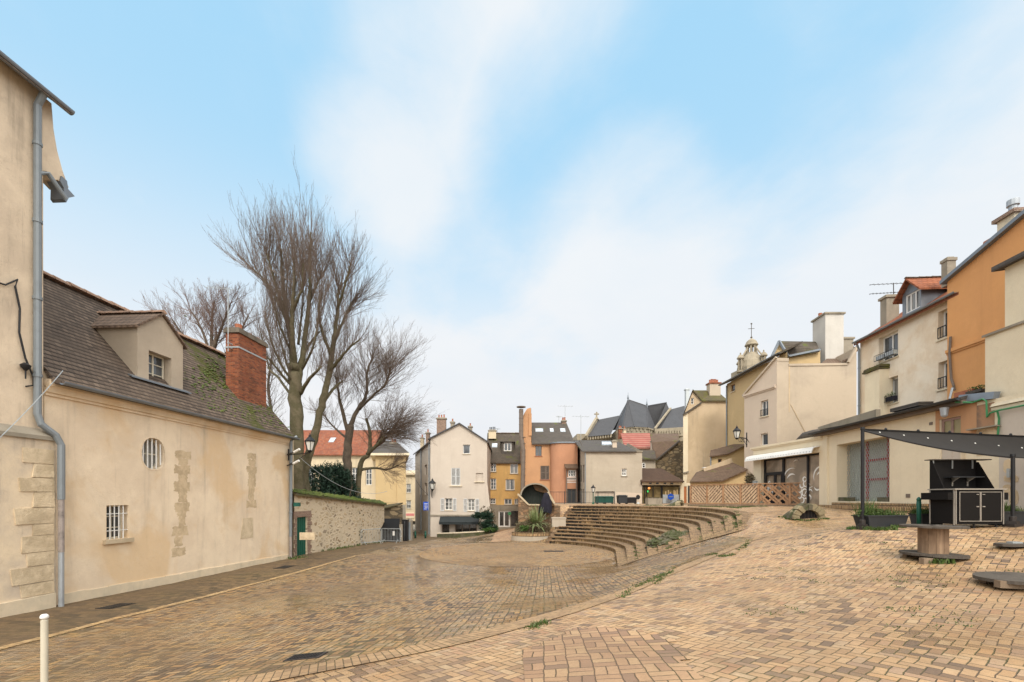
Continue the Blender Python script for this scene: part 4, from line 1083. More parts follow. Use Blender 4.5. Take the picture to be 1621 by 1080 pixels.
# ================================================================ STONE GARDEN WALL
A = (-11.45,23.9); B = (-10.68,38.0)
t = thing('garden_wall', 'rubble stone garden wall with a mossy coping running back from the old house', 'wall', (-11.1,31,-1.8))
w = Wall(A, B); z1, z2 = 1.80, 1.02
dh = w.hole(467,816,474,880); dh = (dh[0]+.15, -1.6, dh[0]+1.25, .55, .3)
g = G(); facade(g, w, -2.3, [(0,z1),(w.L,z2)], [dh]); g.slab([w.p(w.L,-2.3),w.p(w.L,-2.3,-.5),w.p(w.L,z2,-.5),w.p(w.L,z2)],.02,tuple(w.u)); g.poly(w.p(0,-2.3,-.5),w.p(w.L,-2.3,-.5),w.p(w.L,z2,-.5),w.p(0,z1,-.5)); g.build('wall', M['rubble'], t)
g = G(); g.slab([w.p(-.1,z1+.02,.18),w.p(w.L+.1,z2+.02,.18),w.p(w.L+.1,z2+.28,-.4),w.p(-.1,z1+.28,-.4)],.1); cp = g.build('coping', M['tile_moss'], t)
g = G()
for i in range(1500):
    f = rnd.random(); b_ = rnd.random(); p = w.p(-.1+f*(w.L+.2), z1+(z2-z1)*f+.03+.26*b_+rnd.uniform(-.03,.05), .18-.58*b_); r = rnd.uniform(.03,.11)
    g.add([p+Vector((r,0,0)),p+Vector((0,r,0)),p+Vector((-r,0,0)),p+Vector((0,-r,0)),p+Vector((0,0,r*.7))],[(0,1,4),(1,2,4),(2,3,4),(3,0,4)])
g.build('moss', M['moss'], cp, True)['kind'] = 'stuff'
g = G(); a,c,b,d = dh[:4]
for i in range(11):
    z = -1.7+i*.22; l = .34 if i%2 else .48
    g.slab([w.p(b+.01,z,.02),w.p(b+l,z,.02),w.p(b+l,z+.2,.02),w.p(b+.01,z+.2,.02)],.05,tuple(-w.n)); g.slab([w.p(a-l*.6,z,.02),w.p(a-.01,z,.02),w.p(a-.01,z+.2,.02),w.p(a-l*.6,z+.2,.02)],.05,tuple(-w.n))
g.slab([w.p(a-.3,d+.01,.022),w.p(b+.4,d+.01,.022),w.p(b+.4,d+.32,.022),w.p(a-.3,d+.32,.022)],.05,tuple(-w.n)); g.build('door_surround', M['brick_dark'], t)
g = G(); g.slab([w.p(a,-1.6,-.1),w.p(b,-1.6,-.1),w.p(b,d,-.1),w.p(a,d,-.1)],.06,tuple(-w.n))
for i in range(5): g.bar(w.p(a+(b-a)*(i+.5)/5,-1.6,-.09),w.p(a+(b-a)*(i+.5)/5,d,-.09),.02)
g.build('door', M['green'], t)
weed([(500,873),(515,871),(530,869),(550,866),(575,862),(600,858),(470,884),(590,860),(560,864),(540,868)], '', .16, .5, 60)
# ================================================================ WHITE GABLED HOUSE at the bottom of the square
def zpx(py, Y): return CAMZ-(py-788)/720*Y
Yw = 50.0
t = thing('gabled_house', 'off-white gabled house with grey shutters and a dark awning', 'house', (-6,50,-2.7))
w = pxwall(681,Yw,770.5,Yw)
prof = [(0,zpx(694,Yw)),(w.s_at(727),zpx(671,Yw)),(w.L,zpx(699,Yw))]
hs = {'attic':w.hole(732.5,704,743.5,718.5), 'mid':w.hole(714,741,728,768.5), 'niche':w.hole(753,749,764,762)+(.12,), 'w1':w.hole(704,789,715.5,807.5), 'w2':w.hole(740,790,751,808.5), 's1':w.hole(699,827,711,845.5)+(.3,), 's2':w.hole(720,827,754,845)+(.3,)}
g = G(); facade(g, w, -3, prof, list(hs.values()))
nh = hs['niche']; g.poly(w.p(nh[0],nh[1],-.12),w.p(nh[2],nh[1],-.12),w.p(nh[2],nh[3],-.12),w.p(nh[0],nh[3],-.12))
Xc = w.A.x
sd = Wall((-13.6,63.9),(w.A.x,Yw)); ez = 7.7
sh = [sd.hole(664,746,666,758), sd.hole(664,770,666,783), sd.hole(672,736,675,752), sd.hole(672,765,675,783)]
facade(g, sd, -3.2, [(0,ez),(sd.L,ez)], sh)
b2 = Vector((w.B.x,w.B.y,0)); g.poly((b2.x,50,-3),(b2.x,60,-3),(b2.x,60,zpx(699,50)),(b2.x,50,zpx(699,50)))
g.poly((-13.6,63.9,-3),(b2.x,60,-3),(b2.x,60,7.6),(-13.6,63.9,7.6))
# the wall widens towards its foot on the right
g.slab([w.p(w.L-.02,-3,-.01),w.p(w.L+.62,-3,-.01),w.p(w.L+.45,-.4,-.01),w.p(w.L-.02,3.6,-.01)],.3,(0,1,0))
g.build('wall', M['plaster_white'], t)
for h in sh: window(t, sd, h, .15, 1, 2, 'shutter_dk', 'glass', .06, None)
window(t, w, hs['attic'], .18, 1, 1, 'shutter', 'glass', .08, 'concrete_pale')
for q in ('w1','w2'): window(t, w, hs[q], .18, 2, 3, 'white', 'glass_curt', .07, 'concrete_pale')
for x0,x1,y0,y1 in ((697,703,789,809),(716.5,722,789,809),(733.5,739.3,789.5,810),(752,758,790,811)):
    h = w.hole(x0,y0,x1,y1); shutter(t, w, h[0],h[2],h[1],h[3])
h = hs['mid']; m_ = (h[0]+h[2])/2; shutter(t, w, h[0],m_-.01,h[1],h[3], out=-.02); shutter(t, w, m_+.01,h[2],h[1],h[3], out=-.02)
g = G(); g.slab([w.p(h[0]-.2,h[1]-.12,.12),w.p(h[2]+.2,h[1]-.12,.12),w.p(h[2]+.2,h[1]-.01,.12),w.p(h[0]-.2,h[1]-.01,.12)],.12,(0,1,0)); g.build('sill', M['concrete_pale'], t); g = G(); h=nh; g.slab([w.p(h[0]-.15,h[1]-.12,.14),w.p(h[2]+.15,h[1]-.12,.14),w.p(h[2]+.15,h[1]-.01,.14),w.p(h[0]-.15,h[1]-.01,.14)],.14,(0,1,0)); g.build('sill', M['concrete_pale'], t)
for q,c in (('s1',1),('s2',3)): window(t, w, hs[q], .28, c, 1, 'shutter_dk', 'glass_dark', .09, None, name='shop_window')
g = G(); zz = zpx(816,Yw); g.slab([w.p(-.02,zz-.06,.1),w.p(w.L+.3,zz-.06,.1),w.p(w.L+.3,zz+.08,.1),w.p(-.02,zz+.08,.1)],.12,(0,1,0)); g.build('string_course', M['concrete'], t)
g = G(); a,b = w.s_at(696.5), w.s_at(758); z1,z2 = zpx(818,Yw), zpx(826.5,Yw)
g.slab([w.p(a,z2,.95),w.p(b,z2,.95),w.p(b,z1,.05),w.p(a,z1,.05)],.04); g.slab([w.p(a,z2,.95),w.p(b,z2,.95),w.p(b,z2-.22,.95),w.p(a,z2-.22,.95)],.02,(0,1,0)); g.poly(w.p(a,z2,.95),w.p(a,z1,.05),w.p(a,z2,.05)); g.poly(w.p(b,z2,.95),w.p(b,z1,.05),w.p(b,z2,.05)); g.build('awning', M['navy'], t)
# roof
g = G(); ap = w.s_at(727); zl, za, zr_ = prof[0][1], prof[1][1], prof[2][1]
g.slab([w.p(-.25,zl-.05,.22),w.p(ap,za+.1,.22),w.p(ap,za+.1,-10),w.p(-.25,zl-.05,-10)],.14); g.slab([w.p(ap+.001,za+.098,.22),w.p(w.L+.15,zr_-.02,.22),w.p(w.L+.15,zr_-.02,-10),w.p(ap+.001,za+.098,-10)],.14)
rf = g.build('roof', M['slate'], t)
g = G(); g.slab([sd.p(0,ez,.3),sd.p(sd.L,ez,.3),sd.p(sd.L,ez+1.6,-2.2),sd.p(0,ez+1.6,-2.2)],.14); g.build('side_roof', M['slate_dark'], t)
for px,py,y0,wd,Yc,mat,n in ((698.5,664,690,1.05,53,'brick_dark',3),(716,670,682,.42,53,'concrete',1),(744,677,690,.42,54,'concrete',1)):
    chimney(rf, W(px,py,Yc), wd, .5, zpx(y0+6,Yc), zpx(py,Yc), mat, n, poth=.35, potr=.09)
for px,py,Yc in ((668,695,60),(677,687,57)): chimney(rf, W(px,py,Yc), .4, .7, 7.6, zpx(py,Yc), 'brick_dark' if px>670 else 'plaster_far', 1, poth=.4)
antenna(rf, (-13.2+.3,60.5,8.9), 2.6, 1.8, .3)
pipe(t, [sd.p(sd.L-.25,ez-.1,.12), sd.p(sd.L-.25,-2.4,.12)], .07, 'pipe_grey', brackets=False); pipe(t, [sd.p(sd.L*.5,ez-.1,.12), sd.p(sd.L*.5,-2.4,.12)], .07, 'pipe_grey', brackets=False)
g = G(); g.slab([sd.p(sd.L*.38,.9,.03),sd.p(sd.L-.4,.9,.03),sd.p(sd.L-.4,-2.9,.03),sd.p(sd.L*.38,-2.9,.03)],.05,tuple(-sd.n)); g.build('render_base', M['plaster_grey'], t)
# blue sign board on the side of the house
s_ = W(673,795,50.6); g = G(); g.slab([W(669.5,808,49.6),W(678,808,49.6),W(678,794.5,49.6),W(669.5,794.5,49.6)],.08,(0,1,0)); sg = g.build('street_sign', M['bluesign'], None); tag(sg,'blue rectangular sign board with white lines on the alley side of the gabled house','sign')
g = G()
for i,(a,b) in enumerate(((671,676.5),(671.5,675),(671,676.5),(672,676),(671,675))):
    y = 797+i*2.1; 
    x = a
    while x < b: l = random.uniform(.5,1.1); g.slab([W(x,y+.8,49.55),W(min(b,x+l),y+.8,49.55),W(min(b,x+l),y,49.55),W(x,y,49.55)],.02,(0,1,0)); x += l+.3
g.slab([W(677.1,807.3,49.55),W(677.5,807.3,49.55),W(677.5,795.3,49.55),W(677.1,795.3,49.55)],.02,(0,1,0)); g.build('lettering', M['white'], sg)

# ================================================================ YELLOW HOUSE
Yy = 58.0
t = thing('yellow_house', 'ochre yellow house with white casements and a grey tiled roof with one dormer', 'house', (-.8,58,-2.3))
w = pxwall(769,Yy,838,Yy); ze = zpx(729.5,Yy)
wins = [(776,732.7,785,747,2,3),(807,733.7,819.5,750,2,1),(776,757.5,785,775,2,3),(800,758.8,814,776,2,1),(775.5,789,784,798,2,2),(798,789.7,809.8,798.8,2,1),(814,789.7,820,798.6,2,1)]
hh = [w.hole(*q[:4]) for q in wins]; zb = zpx(799.5,Yy)
g = G(); facade(g, w, zb, [(0,ze),(w.L,ze)], hh); walls_back(g, w, 8, -2.9, ze); g.build('wall', M['plaster_yellow'], t)
for q,h in zip(wins,hh): window(t, w, h, .16, q[4], q[5], 'white', 'glass_curt' if q[0]>798 else 'glass', .09, 'concrete')
dl = [w.hole(788.5,808.7,807,834.5), w.hole(775.6,809.5,781,833.5), w.hole(808.5,809,821,833)]
g = G(); facade(g, w.off(.02), -2.9, [(0,zb),(w.L,zb)], dl); g.build('ground_floor_wall', M['concrete'], t)
wo_ = w.off(.02)
d_ = window(t, wo_, dl[0], .16, 2, 1, 'white', 'glass_dark', .17, None, name='door'); window(t, wo_, dl[1], .16, 1, 2, 'white', 'glass_dark', .07, None); window(t, wo_, dl[2], .25, 1, 2, 'darkgrey', 'glass_dark', .06, None)
g = G(); g.lathe((0,0,0),[(.01,0),(.22,0.0),(.22,.04),(.01,.04)],16); c = W(806,813,57.6)
g.v = [Vector((c.x+v.x, c.y+v.z, c.z+v.y)) for v in g.v]; g.build('hanging_sign', M['exitg'] if False else M['cable_green'], t)
zr, D = zpx(686,Yy+4), 8.0
rf = roof_ridge(w, ze, zr, D, .25, .05).build('roof', M['tile_grey'], t)
ridge_tiles(rf, w.p(0,zr+.05,-D/2), w.p(w.L,zr+.05,-D/2), M['tile_brown_far'], .14, .45)
skylight(rf, w, w.s_at(777), w.s_at(786), ze+1.9, ze+2.45, ze, zr, D)
# dormer
o_ = .9; dwl = w.off(-o_); h = dwl.hole(797,700.8,809,714.2); a,b = dwl.s_at(793.5), dwl.s_at(812.5); z0 = ze+.45; z1 = zpx(699,Yy+o_); za = zpx(690,Yy+o_)
f_ = Wall(dwl.p(a,0).xy, dwl.p(b,0).xy); h2 = (h[0]-a,h[1],h[2]-a,h[3])
g = G(); facade(g, f_, z0, [(0,z1),(f_.L,z1)], [h2], .12)
for s_ in (0,f_.L): g.poly(f_.p(s_,z0),f_.p(s_,z0,-3),f_.p(s_,z1,-3),f_.p(s_,z1))
dm = g.build('dormer', M['slate_dark'], t); window(dm, f_, h2, .1, 2, 1, 'white', 'glass', .1, None)
g = G(); c_ = f_.L/2
g.poly(f_.p(-.2,z1-.05,.2),f_.p(c_,za,-.8),f_.p(c_,za,-2.6),f_.p(-.2,z1-.05,-2.2)); g.poly(f_.p(f_.L+.2,z1-.05,.2),f_.p(c_,za,-.8),f_.p(c_,za,-2.6),f_.p(f_.L+.2,z1-.05,-2.2)); g.poly(f_.p(-.2,z1-.05,.2),f_.p(f_.L+.2,z1-.05,.2),f_.p(c_,za,-.8)); g.build('dormer_roof', M['tile_grey'], dm)
chimney(rf, W(779,683,61), 1.0, .6, zr-.9, zpx(683,61), 'plaster_far', 4, poth=.4, potm='black', potr=.07)
antenna(rf, W(787,690,62), 1.0, .8, .9)

# ================================================================ ORANGE HOUSE
Yo = 50.0
t = thing('orange_house', 'tall orange rendered house with a rounded salmon bay and a metal flue', 'house', (3.5,50,1))
w = pxwall(826,Yo,872,Yo); ze = zpx(700.5,Yo)
hs_ = [w.hole(847,706,857,722), w.hole(855,737.5,869,759.5)]
xs = w.s_at
zt_ = lambda y: zpx(y,Yo)
prof = [(0,zt_(672)),(xs(828),zt_(660)),(xs(833),zt_(650)),(xs(840),zt_(645)),(xs(840.6),ze),(w.L,ze)]
prof = [(0,zt_(664)),(xs(829),zt_(655)),(xs(834),zt_(647)),(xs(839.8),zt_(645.5)),(xs(840.4),ze),(w.L,ze)]
g = G(); facade(g, w, -2.9, prof, hs_); walls_back(g, w, 8.5, -2.9, zt_(664), ze); g.poly(w.p(xs(840.4),ze),w.p(xs(840.4),ze,-4),w.p(xs(840.4),zt_(646),-4),w.p(xs(840.4),zt_(645.5))); g.build('wall', M['plaster_orange'], t)
window(t, w, hs_[0], .15, 2, 1, 'shutter_dk', 'glass', .05, 'terracotta'); h = hs_[1]; m_=(h[0]+h[2])/2
window(t, w, h, .15, 2, 1, 'shutter_dk', 'glass_dark', .06, 'terracotta'); shutter(t, w, h[0]+.02,m_+.1,h[1],h[3],'shutter_dk',-.03); shutter(t, w, m_+.12,h[2]-.02,h[1],h[3],'shutter_dk',-.03)
g = G(); g.slab([w.p(xs(836.5),zt_(690),.12),w.p(xs(841),zt_(690),.12),w.p(xs(841),zt_(655),.12),w.p(xs(836.5),zt_(655),.12)],.3,(0,1,0)); g.build('buttress', M['plaster_orange'], t)
# rounded bay
g = G(); R_ = 1.1; xb0 = w.B.x-.1; xb1 = (913-810)/720*49; pts = []
for k in range(9):
    a = math.pi+math.pi/2*k/8; pts.append((xb0+R_+R_*math.cos(a), 48.6+R_+R_*math.sin(a)))
pts.append((xb1,48.6)); pts.append((xb1,58.5)); pts.append((xb0,58.5))
zs = zpx(702,49)
g.slab([(x,y,zs) for x,y in pts],4.5+zs-2.0); by = g.build('bay', M['plaster_salmon'], t)
g = G(); g.slab([(x-(.12 if x<xb0+1 else -.05),y-.12,zs+.12) for x,y in pts],.14); g.build('bay_cornice', M['zinc'], by)
# roof
zr = zpx(669,Yo+3.5); D = 7
g = G(); a, b = xs(841), xs(905)
g.slab([w.p(a,ze-.1,.3),w.p(xs(909),ze-.1,.3),w.p(xs(897)+.35,zr,-D/2),w.p(a,zr,-D/2)],.15); g.slab([w.p(a,ze-.1,-D-.3),w.p(xs(909),ze-.1,-D-.3),w.p(xs(897)+.35,zr-.002,-D/2),w.p(a,zr-.002,-D/2)],.15); g.poly(w.p(xs(909),ze-.1,.3),w.p(xs(909),ze-.1,-D-.3),w.p(xs(897)+.35,zr,-D/2)); rf = g.build('roof', M['slate_dark'], t)
for x0,x1 in ((847,860),(871,877),(888,896.5)): skylight(rf, w, xs(x0)+.1, xs(x1)+.1, ze+1.35, ze+1.85, ze, zr, D)
chimney(rf, W(892,670,53.5), .5,.5, zr-.5, zpx(668,53.5), 'brick_dark', 2, poth=.3); antenna(rf, W(894,671,53.5), 2.2, 2.0, .1); antenna(rf, W(884,671,54), .9, .9, 1.2)
g = G(); f0 = W(824.5,648,49.3); g.tube([f0, W(824.5,690,49.3), W(828,715,49.3), W(827,775,49.3)], .24, 12)
for k in range(12): y = 652+k*10; c = W(824.5 if y<690 else 828,y,49.3); g.tube([c,c-Vector((0,0,.06))],.26,12)
g.lathe(W(824.5,648,49.3),[(.1,.15),(.5,.2),(.5,.28),(.1,.3)],12); g.build('flue', M['shutter_dk'], t)
# ================================================================ HALF-TIMBERED ANNEX
t = thing('timbered_annex', 'narrow salmon annex with a white half-timbered window between the orange and greige houses', 'house', (6.4,48,1))
w = pxwall(896,48,912.5,48); h1 = w.hole(899,744,911,755)
g = G(); facade(g, w, .8, [(0,zpx(741,48)),(w.L,zpx(741,48))], [h1, w.hole(897.5,774,911.5,797)]); walls_back(g, w, 1.5, .8, zpx(741,48)); g.build('wall', M['plaster_salmon'], t)
window(t, w, h1, .1, 3, 2, 'white', 'glass_dark', .1, None)
g = G()
for y in (756,758.5,761,763.5): g.slab([w.p(0,zpx(y+.9,48),.03),w.p(w.L,zpx(y+.9,48),.03),w.p(w.L,zpx(y,48),.03),w.p(0,zpx(y,48),.03)],.05,(0,1,0))
g.build('timber_bands', M['white'], t)
g = G()
for s_ in (.03,w.L-.03): g.bar(w.p(s_,.8,.03),w.p(s_,zpx(743,48),.03),.1)
g.bar(w.p(0,zpx(757.7,48),.03),w.p(w.L,zpx(757.7,48),.03),.08); g.build('timber_posts', M['shutter_dk'], t)
h = w.hole(897.5,774,911.5,797); window(t, w, h, .12, 2, 1, 'wood_grey', 'darkgrey', .1, None, name='door')
g = G(); g.slab([w.p(-.15,zpx(741,48),.45),w.p(w.L+.1,zpx(741,48),.45),w.p(w.L+.1,zpx(730,48),-1.2),w.p(-.15,zpx(730,48),-1.2)],.1); g.build('roof', M['tile_brown_far'], t)

# ================================================================ GREIGE HOUSE
Yg = 44.0
t = thing('greige_house', 'greige rendered house with one tiny window and a slate roof behind the railing', 'house', (10,44,1))
w = pxwall(925,Yg,1016,Yg); ze = zpx(714.5,Yg)
h = [w.hole(983.7,742,991.6,753.6), w.hole(942.5,778,972,798)]
g = G(); facade(g, w, .6, [(0,ze),(w.L,ze)], h); 
sd = Wall((.1417*54.0-.02,54.0),(w.A.x,w.A.y)); sz = ze+.1
zr = zpx(697,49.5)
wl_ = [sd.hole(913.2,737,915,763), sd.hole(918,737,920.2,763), sd.hole(922,736,924.2,764),sd.hole(913.4,774,915,795),sd.hole(918,774,920.2,796), sd.hole(922,774,924,797)]
facade(g, sd, .6, [(0,ze),(sd.L*.5,zr),(sd.L,ze)], wl_, .12)
bx_ = w.B.x; g.poly((bx_,44,.6),(bx_,55,.6),(bx_,55,ze),(bx_,49.5,zr-.3),(bx_,44,ze)); g.poly((.1417*55,55,.6),(bx_,55,.6),(bx_,55,ze),(.1417*55,55,ze)); g.build('wall', M['plaster_grey'], t)
for q in wl_: window(t, sd, q, .1, 1, 2, 'shutter_dk', 'glass', .05, None)
window(t, w, h[0], .14, 2, 2, 'white', 'glass_dark', .09, 'concrete')
q = G(); hh_ = h[1]; q.poly(w.p(hh_[0],.9,-.2),w.p(hh_[2],.9,-.2),w.p(hh_[2],hh_[3],-.2),w.p(hh_[0],hh_[3],-.2)); q.build('shopfront', M['plaster_pink'], t)
q = G(); q.slab([w.p(xs_,z_,.012) for xs_,z_ in ((w.s_at(973.5),.8),(w.L-.01,.8),(w.L-.01,zpx(781,44)),(w.s_at(973.5),zpx(779,44)))],.02,(0,1,0)); q.build('painted_base', M['plaster_pink'], t)
g = G(); g.slab([(w.A.x-.3,43.8,ze+.02),(w.B.x-.6,43.8,ze+.02),(w.B.x-1.3,49.5,zr),(.1417*49-.2,49.5,zr)],.14); g.slab([(w.A.x+.4,55.2,ze),(w.B.x-.6,55.2,ze),(w.B.x-1.3,49.5,zr-.002),(.1417*49-.2,49.5,zr-.002)],.14); rf = g.build('roof', M['slate_dark'], t)
g = G(); g.slab([(w.B.x-.8,43.9,ze+.03),(w.B.x+.05,43.9,ze+.03),(w.B.x+.05,55,ze+.03),(w.B.x-1.2,55,ze+.03)],.1); g.build('coping', M['concrete'], t)
g = G(); p1,p2,p3,p4 = W(952,706.5,46.6),W(968,706.5,46.6),W(968,701,48.2),W(952,701,48.2); g.slab([p+Vector((0,0,.16)) for p in (p1,p2,p3,p4)],.1); o=g.build('skylight', M['zinc_pale'], rf); g=G(); g.poly(*[p+Vector((0,0,.17)) for p in (W(953,706,46.7),W(967,706,46.7),W(967,701.6,48.1),W(953,701.6,48.1))]); g.build('pane', M['glass_sky'], o)
chimney(rf, W(972,700,45.6), .42, .42, zpx(713,45), zpx(700,45.6), 'plaster_pink', 0)
pipe(t, [w.p(.05,ze-.1,.08), w.p(.05,1,.08)], .05, 'pipe_grey', brackets=False)
antenna(rf, W(919,700,50), 3.0, 2.0, .2)

# ================================================================ CAFE
Yc = 44.0
t = thing('cafe', 'low glazed cafe with a dark brown tile roof and a blue hexagon sign', 'cafe', (14,44,1))
w = pxwall(1014.5,Yc+.3,1077,Yc+.3); zt_ = zpx(762,Yc)
hg = w.hole(1015.5,768.5,1075.5,797.5)
g = G(); facade(g, w, .6, [(0,zt_),(w.L,zt_)], [hg]); walls_back(g, w, 6, .6, zt_); g.build('wall', M['plaster_cream'], t)
cols_ = [1015.5,1020,1024,1033,1046,1047.8,1075.5]
fr = G(); pn = G()
def vb(g,x0,x1,y0,y1,o=.03): hq = w.hole(x0,y0,x1,y1); g.slab([w.p(hq[0],hq[1],o),w.p(hq[2],hq[1],o),w.p(hq[2],hq[3],o),w.p(hq[0],hq[3],o)],.08,(0,1,0))
vb(fr,1015.5,1075.5,768.5,770.3)
for x in (1015.5,1019.6,1023,1033,1046,1047.5,1074.6): vb(fr,x,x+(1.6 if x in(1046,) else .9),770.3,797.5)
pn.poly(w.p(hg[0],hg[1],-.1),w.p(hg[2],hg[1],-.1),w.p(hg[2],hg[3],-.1),w.p(hg[0],hg[3],-.1))
fo = fr.build('glazing_frame', M['black'], t); pn.build('pane', M['glass_amber'], fo)
g = G()
for x,y in ((1053,778),(1057,776),(1060,779),(1068,777),(1071,775),(1066,776)): vb(g,x,x+1.6,y,y+9,-.04)
g.build('curtain', M['plaster_sand'], fo)
g = G(); vb(g,1048.5,1074.5,783,797,-.03); g.build('frosted_panel', M['bluegrey_art'], fo)
g = G(); g.lathe((0,0,0),[(.07,-.1),(.13,0),(.07,.1)],10); c = W(1027,771.5,44.0); g.v=[v+c-Vector((0,0,.1)) for v in g.v]; g.build('lit_lamp', M['bulb'], t, True)
g = G(); vb(g,1023.8,1026,776.5,779.5,.02); g.build('green_light', M['exitg'], t)
g = G(); c = W(1061.5,786.5,43.9); r = .33; g.slab([c+Vector((r*math.sin(math.pi/3*k),0,r*math.cos(math.pi/3*k))) for k in range(6)],.04,(0,1,0)); hx = g.build('hexagon_sign', M['bluesign'], t)
g = G(); g.slab([c+Vector((x,-.01,z)) for x,z in ((-.2,-.03),(.2,-.03),(.2,.04),(-.2,.04))],.02,(0,1,0)); g.build('lettering', M['pipe_grey'], hx)
g = G(); g.slab([w.p(-.2,zt_,.7),w.p(w.L+.1,zt_,.7),w.p(w.s_at(1062),zpx(741.5,47),-2.8),w.p(w.s_at(1018),zpx(741.5,47),-2.8)],.12); g.build('roof', M['tile_plain'], t)
g = G(); g.slab([w.p(-.1,zt_-.35,.3),w.p(w.L,zt_-.35,.3),w.p(w.L,zt_-.06,.3),w.p(-.1,zt_-.06,.3)],.25,(0,1,0)); g.build('fascia', M['plaster_cream'], t)
g = G()
for x in (1029,1040,1052,1063): c = W(x,766.5,43.4); g.obox(c,.2,.2,.14)
g.build('spotlights', M['black'], t)
w2 = pxwall(1077,44.2,1094,43.6); hd = w2.hole(1082,770,1086.4,796.5)
g = G(); facade(g, w2, .6, [(0,zpx(765,44)),(w2.L,zpx(765,44))], [hd]); g.build('side_wall', M['plaster_cream'], t); window(t, w2, hd, .1, 1, 1, 'orange_door', 'orange_door', .05, None, name='door')
g = G(); hq = w2.hole(1089.5,769,1092,797); g.slab([w2.p(hq[0],hq[1],.1),w2.p(hq[2],hq[1],.1),w2.p(hq[2],hq[3],.1),w2.p(hq[0],hq[3],.1)],.08,(0,1,0)); g.build('panel', M['darkgrey'], t)

# ================================================================ houses between cafe and church
t = thing('rubble_house', 'small house with a rubble stone gable and a brown tile roof behind the cafe', 'house', (17,56,1))
Yr = 56.0
w = pxwall(1036,Yr,1082,Yr)
g = G(); facade(g, w, .5, [(0,zpx(728,Yr)),(w.s_at(1073),zpx(698,Yr)),(w.L,zpx(698,Yr))]); g.build('gable_wall', M['rubble_dark'], t)
g = G(); g.slab([W(1036,730,Yr-.2),W(1074,698,Yr-.2),W(1074,686.5,63),W(1028.5,686.5,63),W(1031,700,58)],.2); rf = g.build('roof', M['tile_brown_far'], t)
g = G(); g.bar(W(1035,731,Yr-.3),W(1075,698,Yr-.3),.3,.16); g.build('verge', M['slate_dark'], t)
for x0,y0,x1,y1,Yk in ((1042,706,1051,712,59),(1048.5,690.5,1055.5,695.5,61.5)):
    g = G(); u0=Vector((0,0,.25)); g.slab([W(x0,y1,Yk)+u0,W(x1,y1,Yk)+u0,W(x1-1,y0,Yk+1)+u0,W(x0-1,y0,Yk+1)+u0],.12); o = g.build('skylight', M['white'], rf); g=G(); u0=Vector((0,0,.27)); g.poly(W(x0+1,y1-.7,Yk)+u0,W(x1-1.2,y1-.7,Yk)+u0,W(x1-2,y0+.7,Yk+1)+u0,W(x0+.2,y0+.7,Yk+1)+u0); g.build('pane', M['glass_sky'], o)
g = G(); g.slab([W(1014,745,54),W(1037,745,54),W(1037,725,54),W(1014,725,54)],.4,(0,1,0)); g.build('low_wall', M['plaster_grey'], t)
g = G(); g.slab([W(1014,726,53.6),W(1038.5,726,53.6),W(1036,713,57),W(1014,713,57)],.15); g.build('low_roof', M['tile_grey'], t)
window(t, pxwall(1014,53.95,1037,53.95), pxwall(1014,53.95,1037,53.95).hole(1016,733,1021,741), .02, 1, 2, 'white', 'glass_dark', .08, None)
t = thing('red_roofed_house', 'house with a striped pinkish red tile roof below the church', 'house', (14,66,1))
g = G(); g.slab([W(990,730,64),W(1032,730,64),W(1032,707.5,64),W(990,707.5,64)],2,(0,1,0)); g.build('wall', M['plaster_pink'], t)
g = G(); g.slab([W(988,708.5,63.6),W(1031,708.5,63.6),W(1028.5,685.8,71),W(982,685.8,71)],.2); rf = g.build('roof', M['tile_striped'], t)
chimney(rf, W(1033,700,62), .5, .6, zpx(715,62), zpx(700,62), 'plaster_pink', 0); chimney(rf, W(981,682,72), .5,.9, zpx(695,72), zpx(680,72), 'brick_red', 2, poth=.4); chimney(rf, W(988,682,72), .4,.4, zpx(694,72), zpx(681,72), 'plaster_far', 1, poth=.4)

# ================================================================ CHURCH
t = thing('church', 'large church with steep blue-grey slate roofs and pale stone walls behind the houses', 'church', (20,100,0))
st = G(); 
st.slab([W(926,692,92),W(968,692,92),W(968,686.5,92),W(926,690.5,92)],8,(0,1,0)); 
base = [(969,98),(974,93.5),(984,90),(1003,89),(1024,90),(1036,93.5),(1040,98)]
bp = [((x-810)/720*Y,Y) for x,Y in base]; zt_ = 1.6+110/720*90
st.slab([(x,y,zt_) for x,y in bp],12)
st.slab([W(1036,690,92),W(1084,690,92),W(1084,676,92),W(1036,679,92)],8,(0,1,0)); st.slab([(x,y,zt_+.0) for x,y in ((14,98),(44,98),(44,112),(14,112))],15)
wl_ = st.build('wall', M['church_stone'], t)
g = G()
for i in range(6):
    (x,y),(x2,y2) = bp[i],bp[i+1]
    for f in (.2,.5,.8):
        px_ = x+(x2-x)*f; py_ = y+(y2-y)*f-.15; g.obox((px_,py_,zt_-.7),.25,.25,.5)
for k in range(10): c = W(930+k*4,691.8-k*.45,91.8); g.obox(c-Vector((0,0,.6)),.25,.3,.55)
for k in range(10): c = W(1039+k*4.2,682-k*.2,91.8); g.obox(c-Vector((0,0,.7)),.25,.3,.6)
g.slab([(x+ (x-20)*.02,y-.25,zt_+.12) for x,y in bp],.25); g.build('corbels', M['church_stone'], t)
rfz = zt_+.1
ap1 = W(993.7,633,97); ap2 = W(1023.5,643,97)
g = G()
B = [Vector((x,y-.4,rfz)) for x,y in bp]
B[0] = W(969,678.5,98)
for i in range(4): g.poly(B[i],B[i+1],ap1)
g.poly(B[4],ap2,ap1); g.poly(B[4],B[5],ap2); g.poly(B[5],B[6],ap2)
g.poly(ap1,ap2,W(1030,650,106),W(990,645,106)); g.poly(B[0],ap1,W(990,645,106))
ap3 = W(1054.5,637.5,101); g.poly(ap2,B[6],W(1036,679,99),ap3); g.poly(W(1036,679,96),W(1059,648,100.5),ap3)
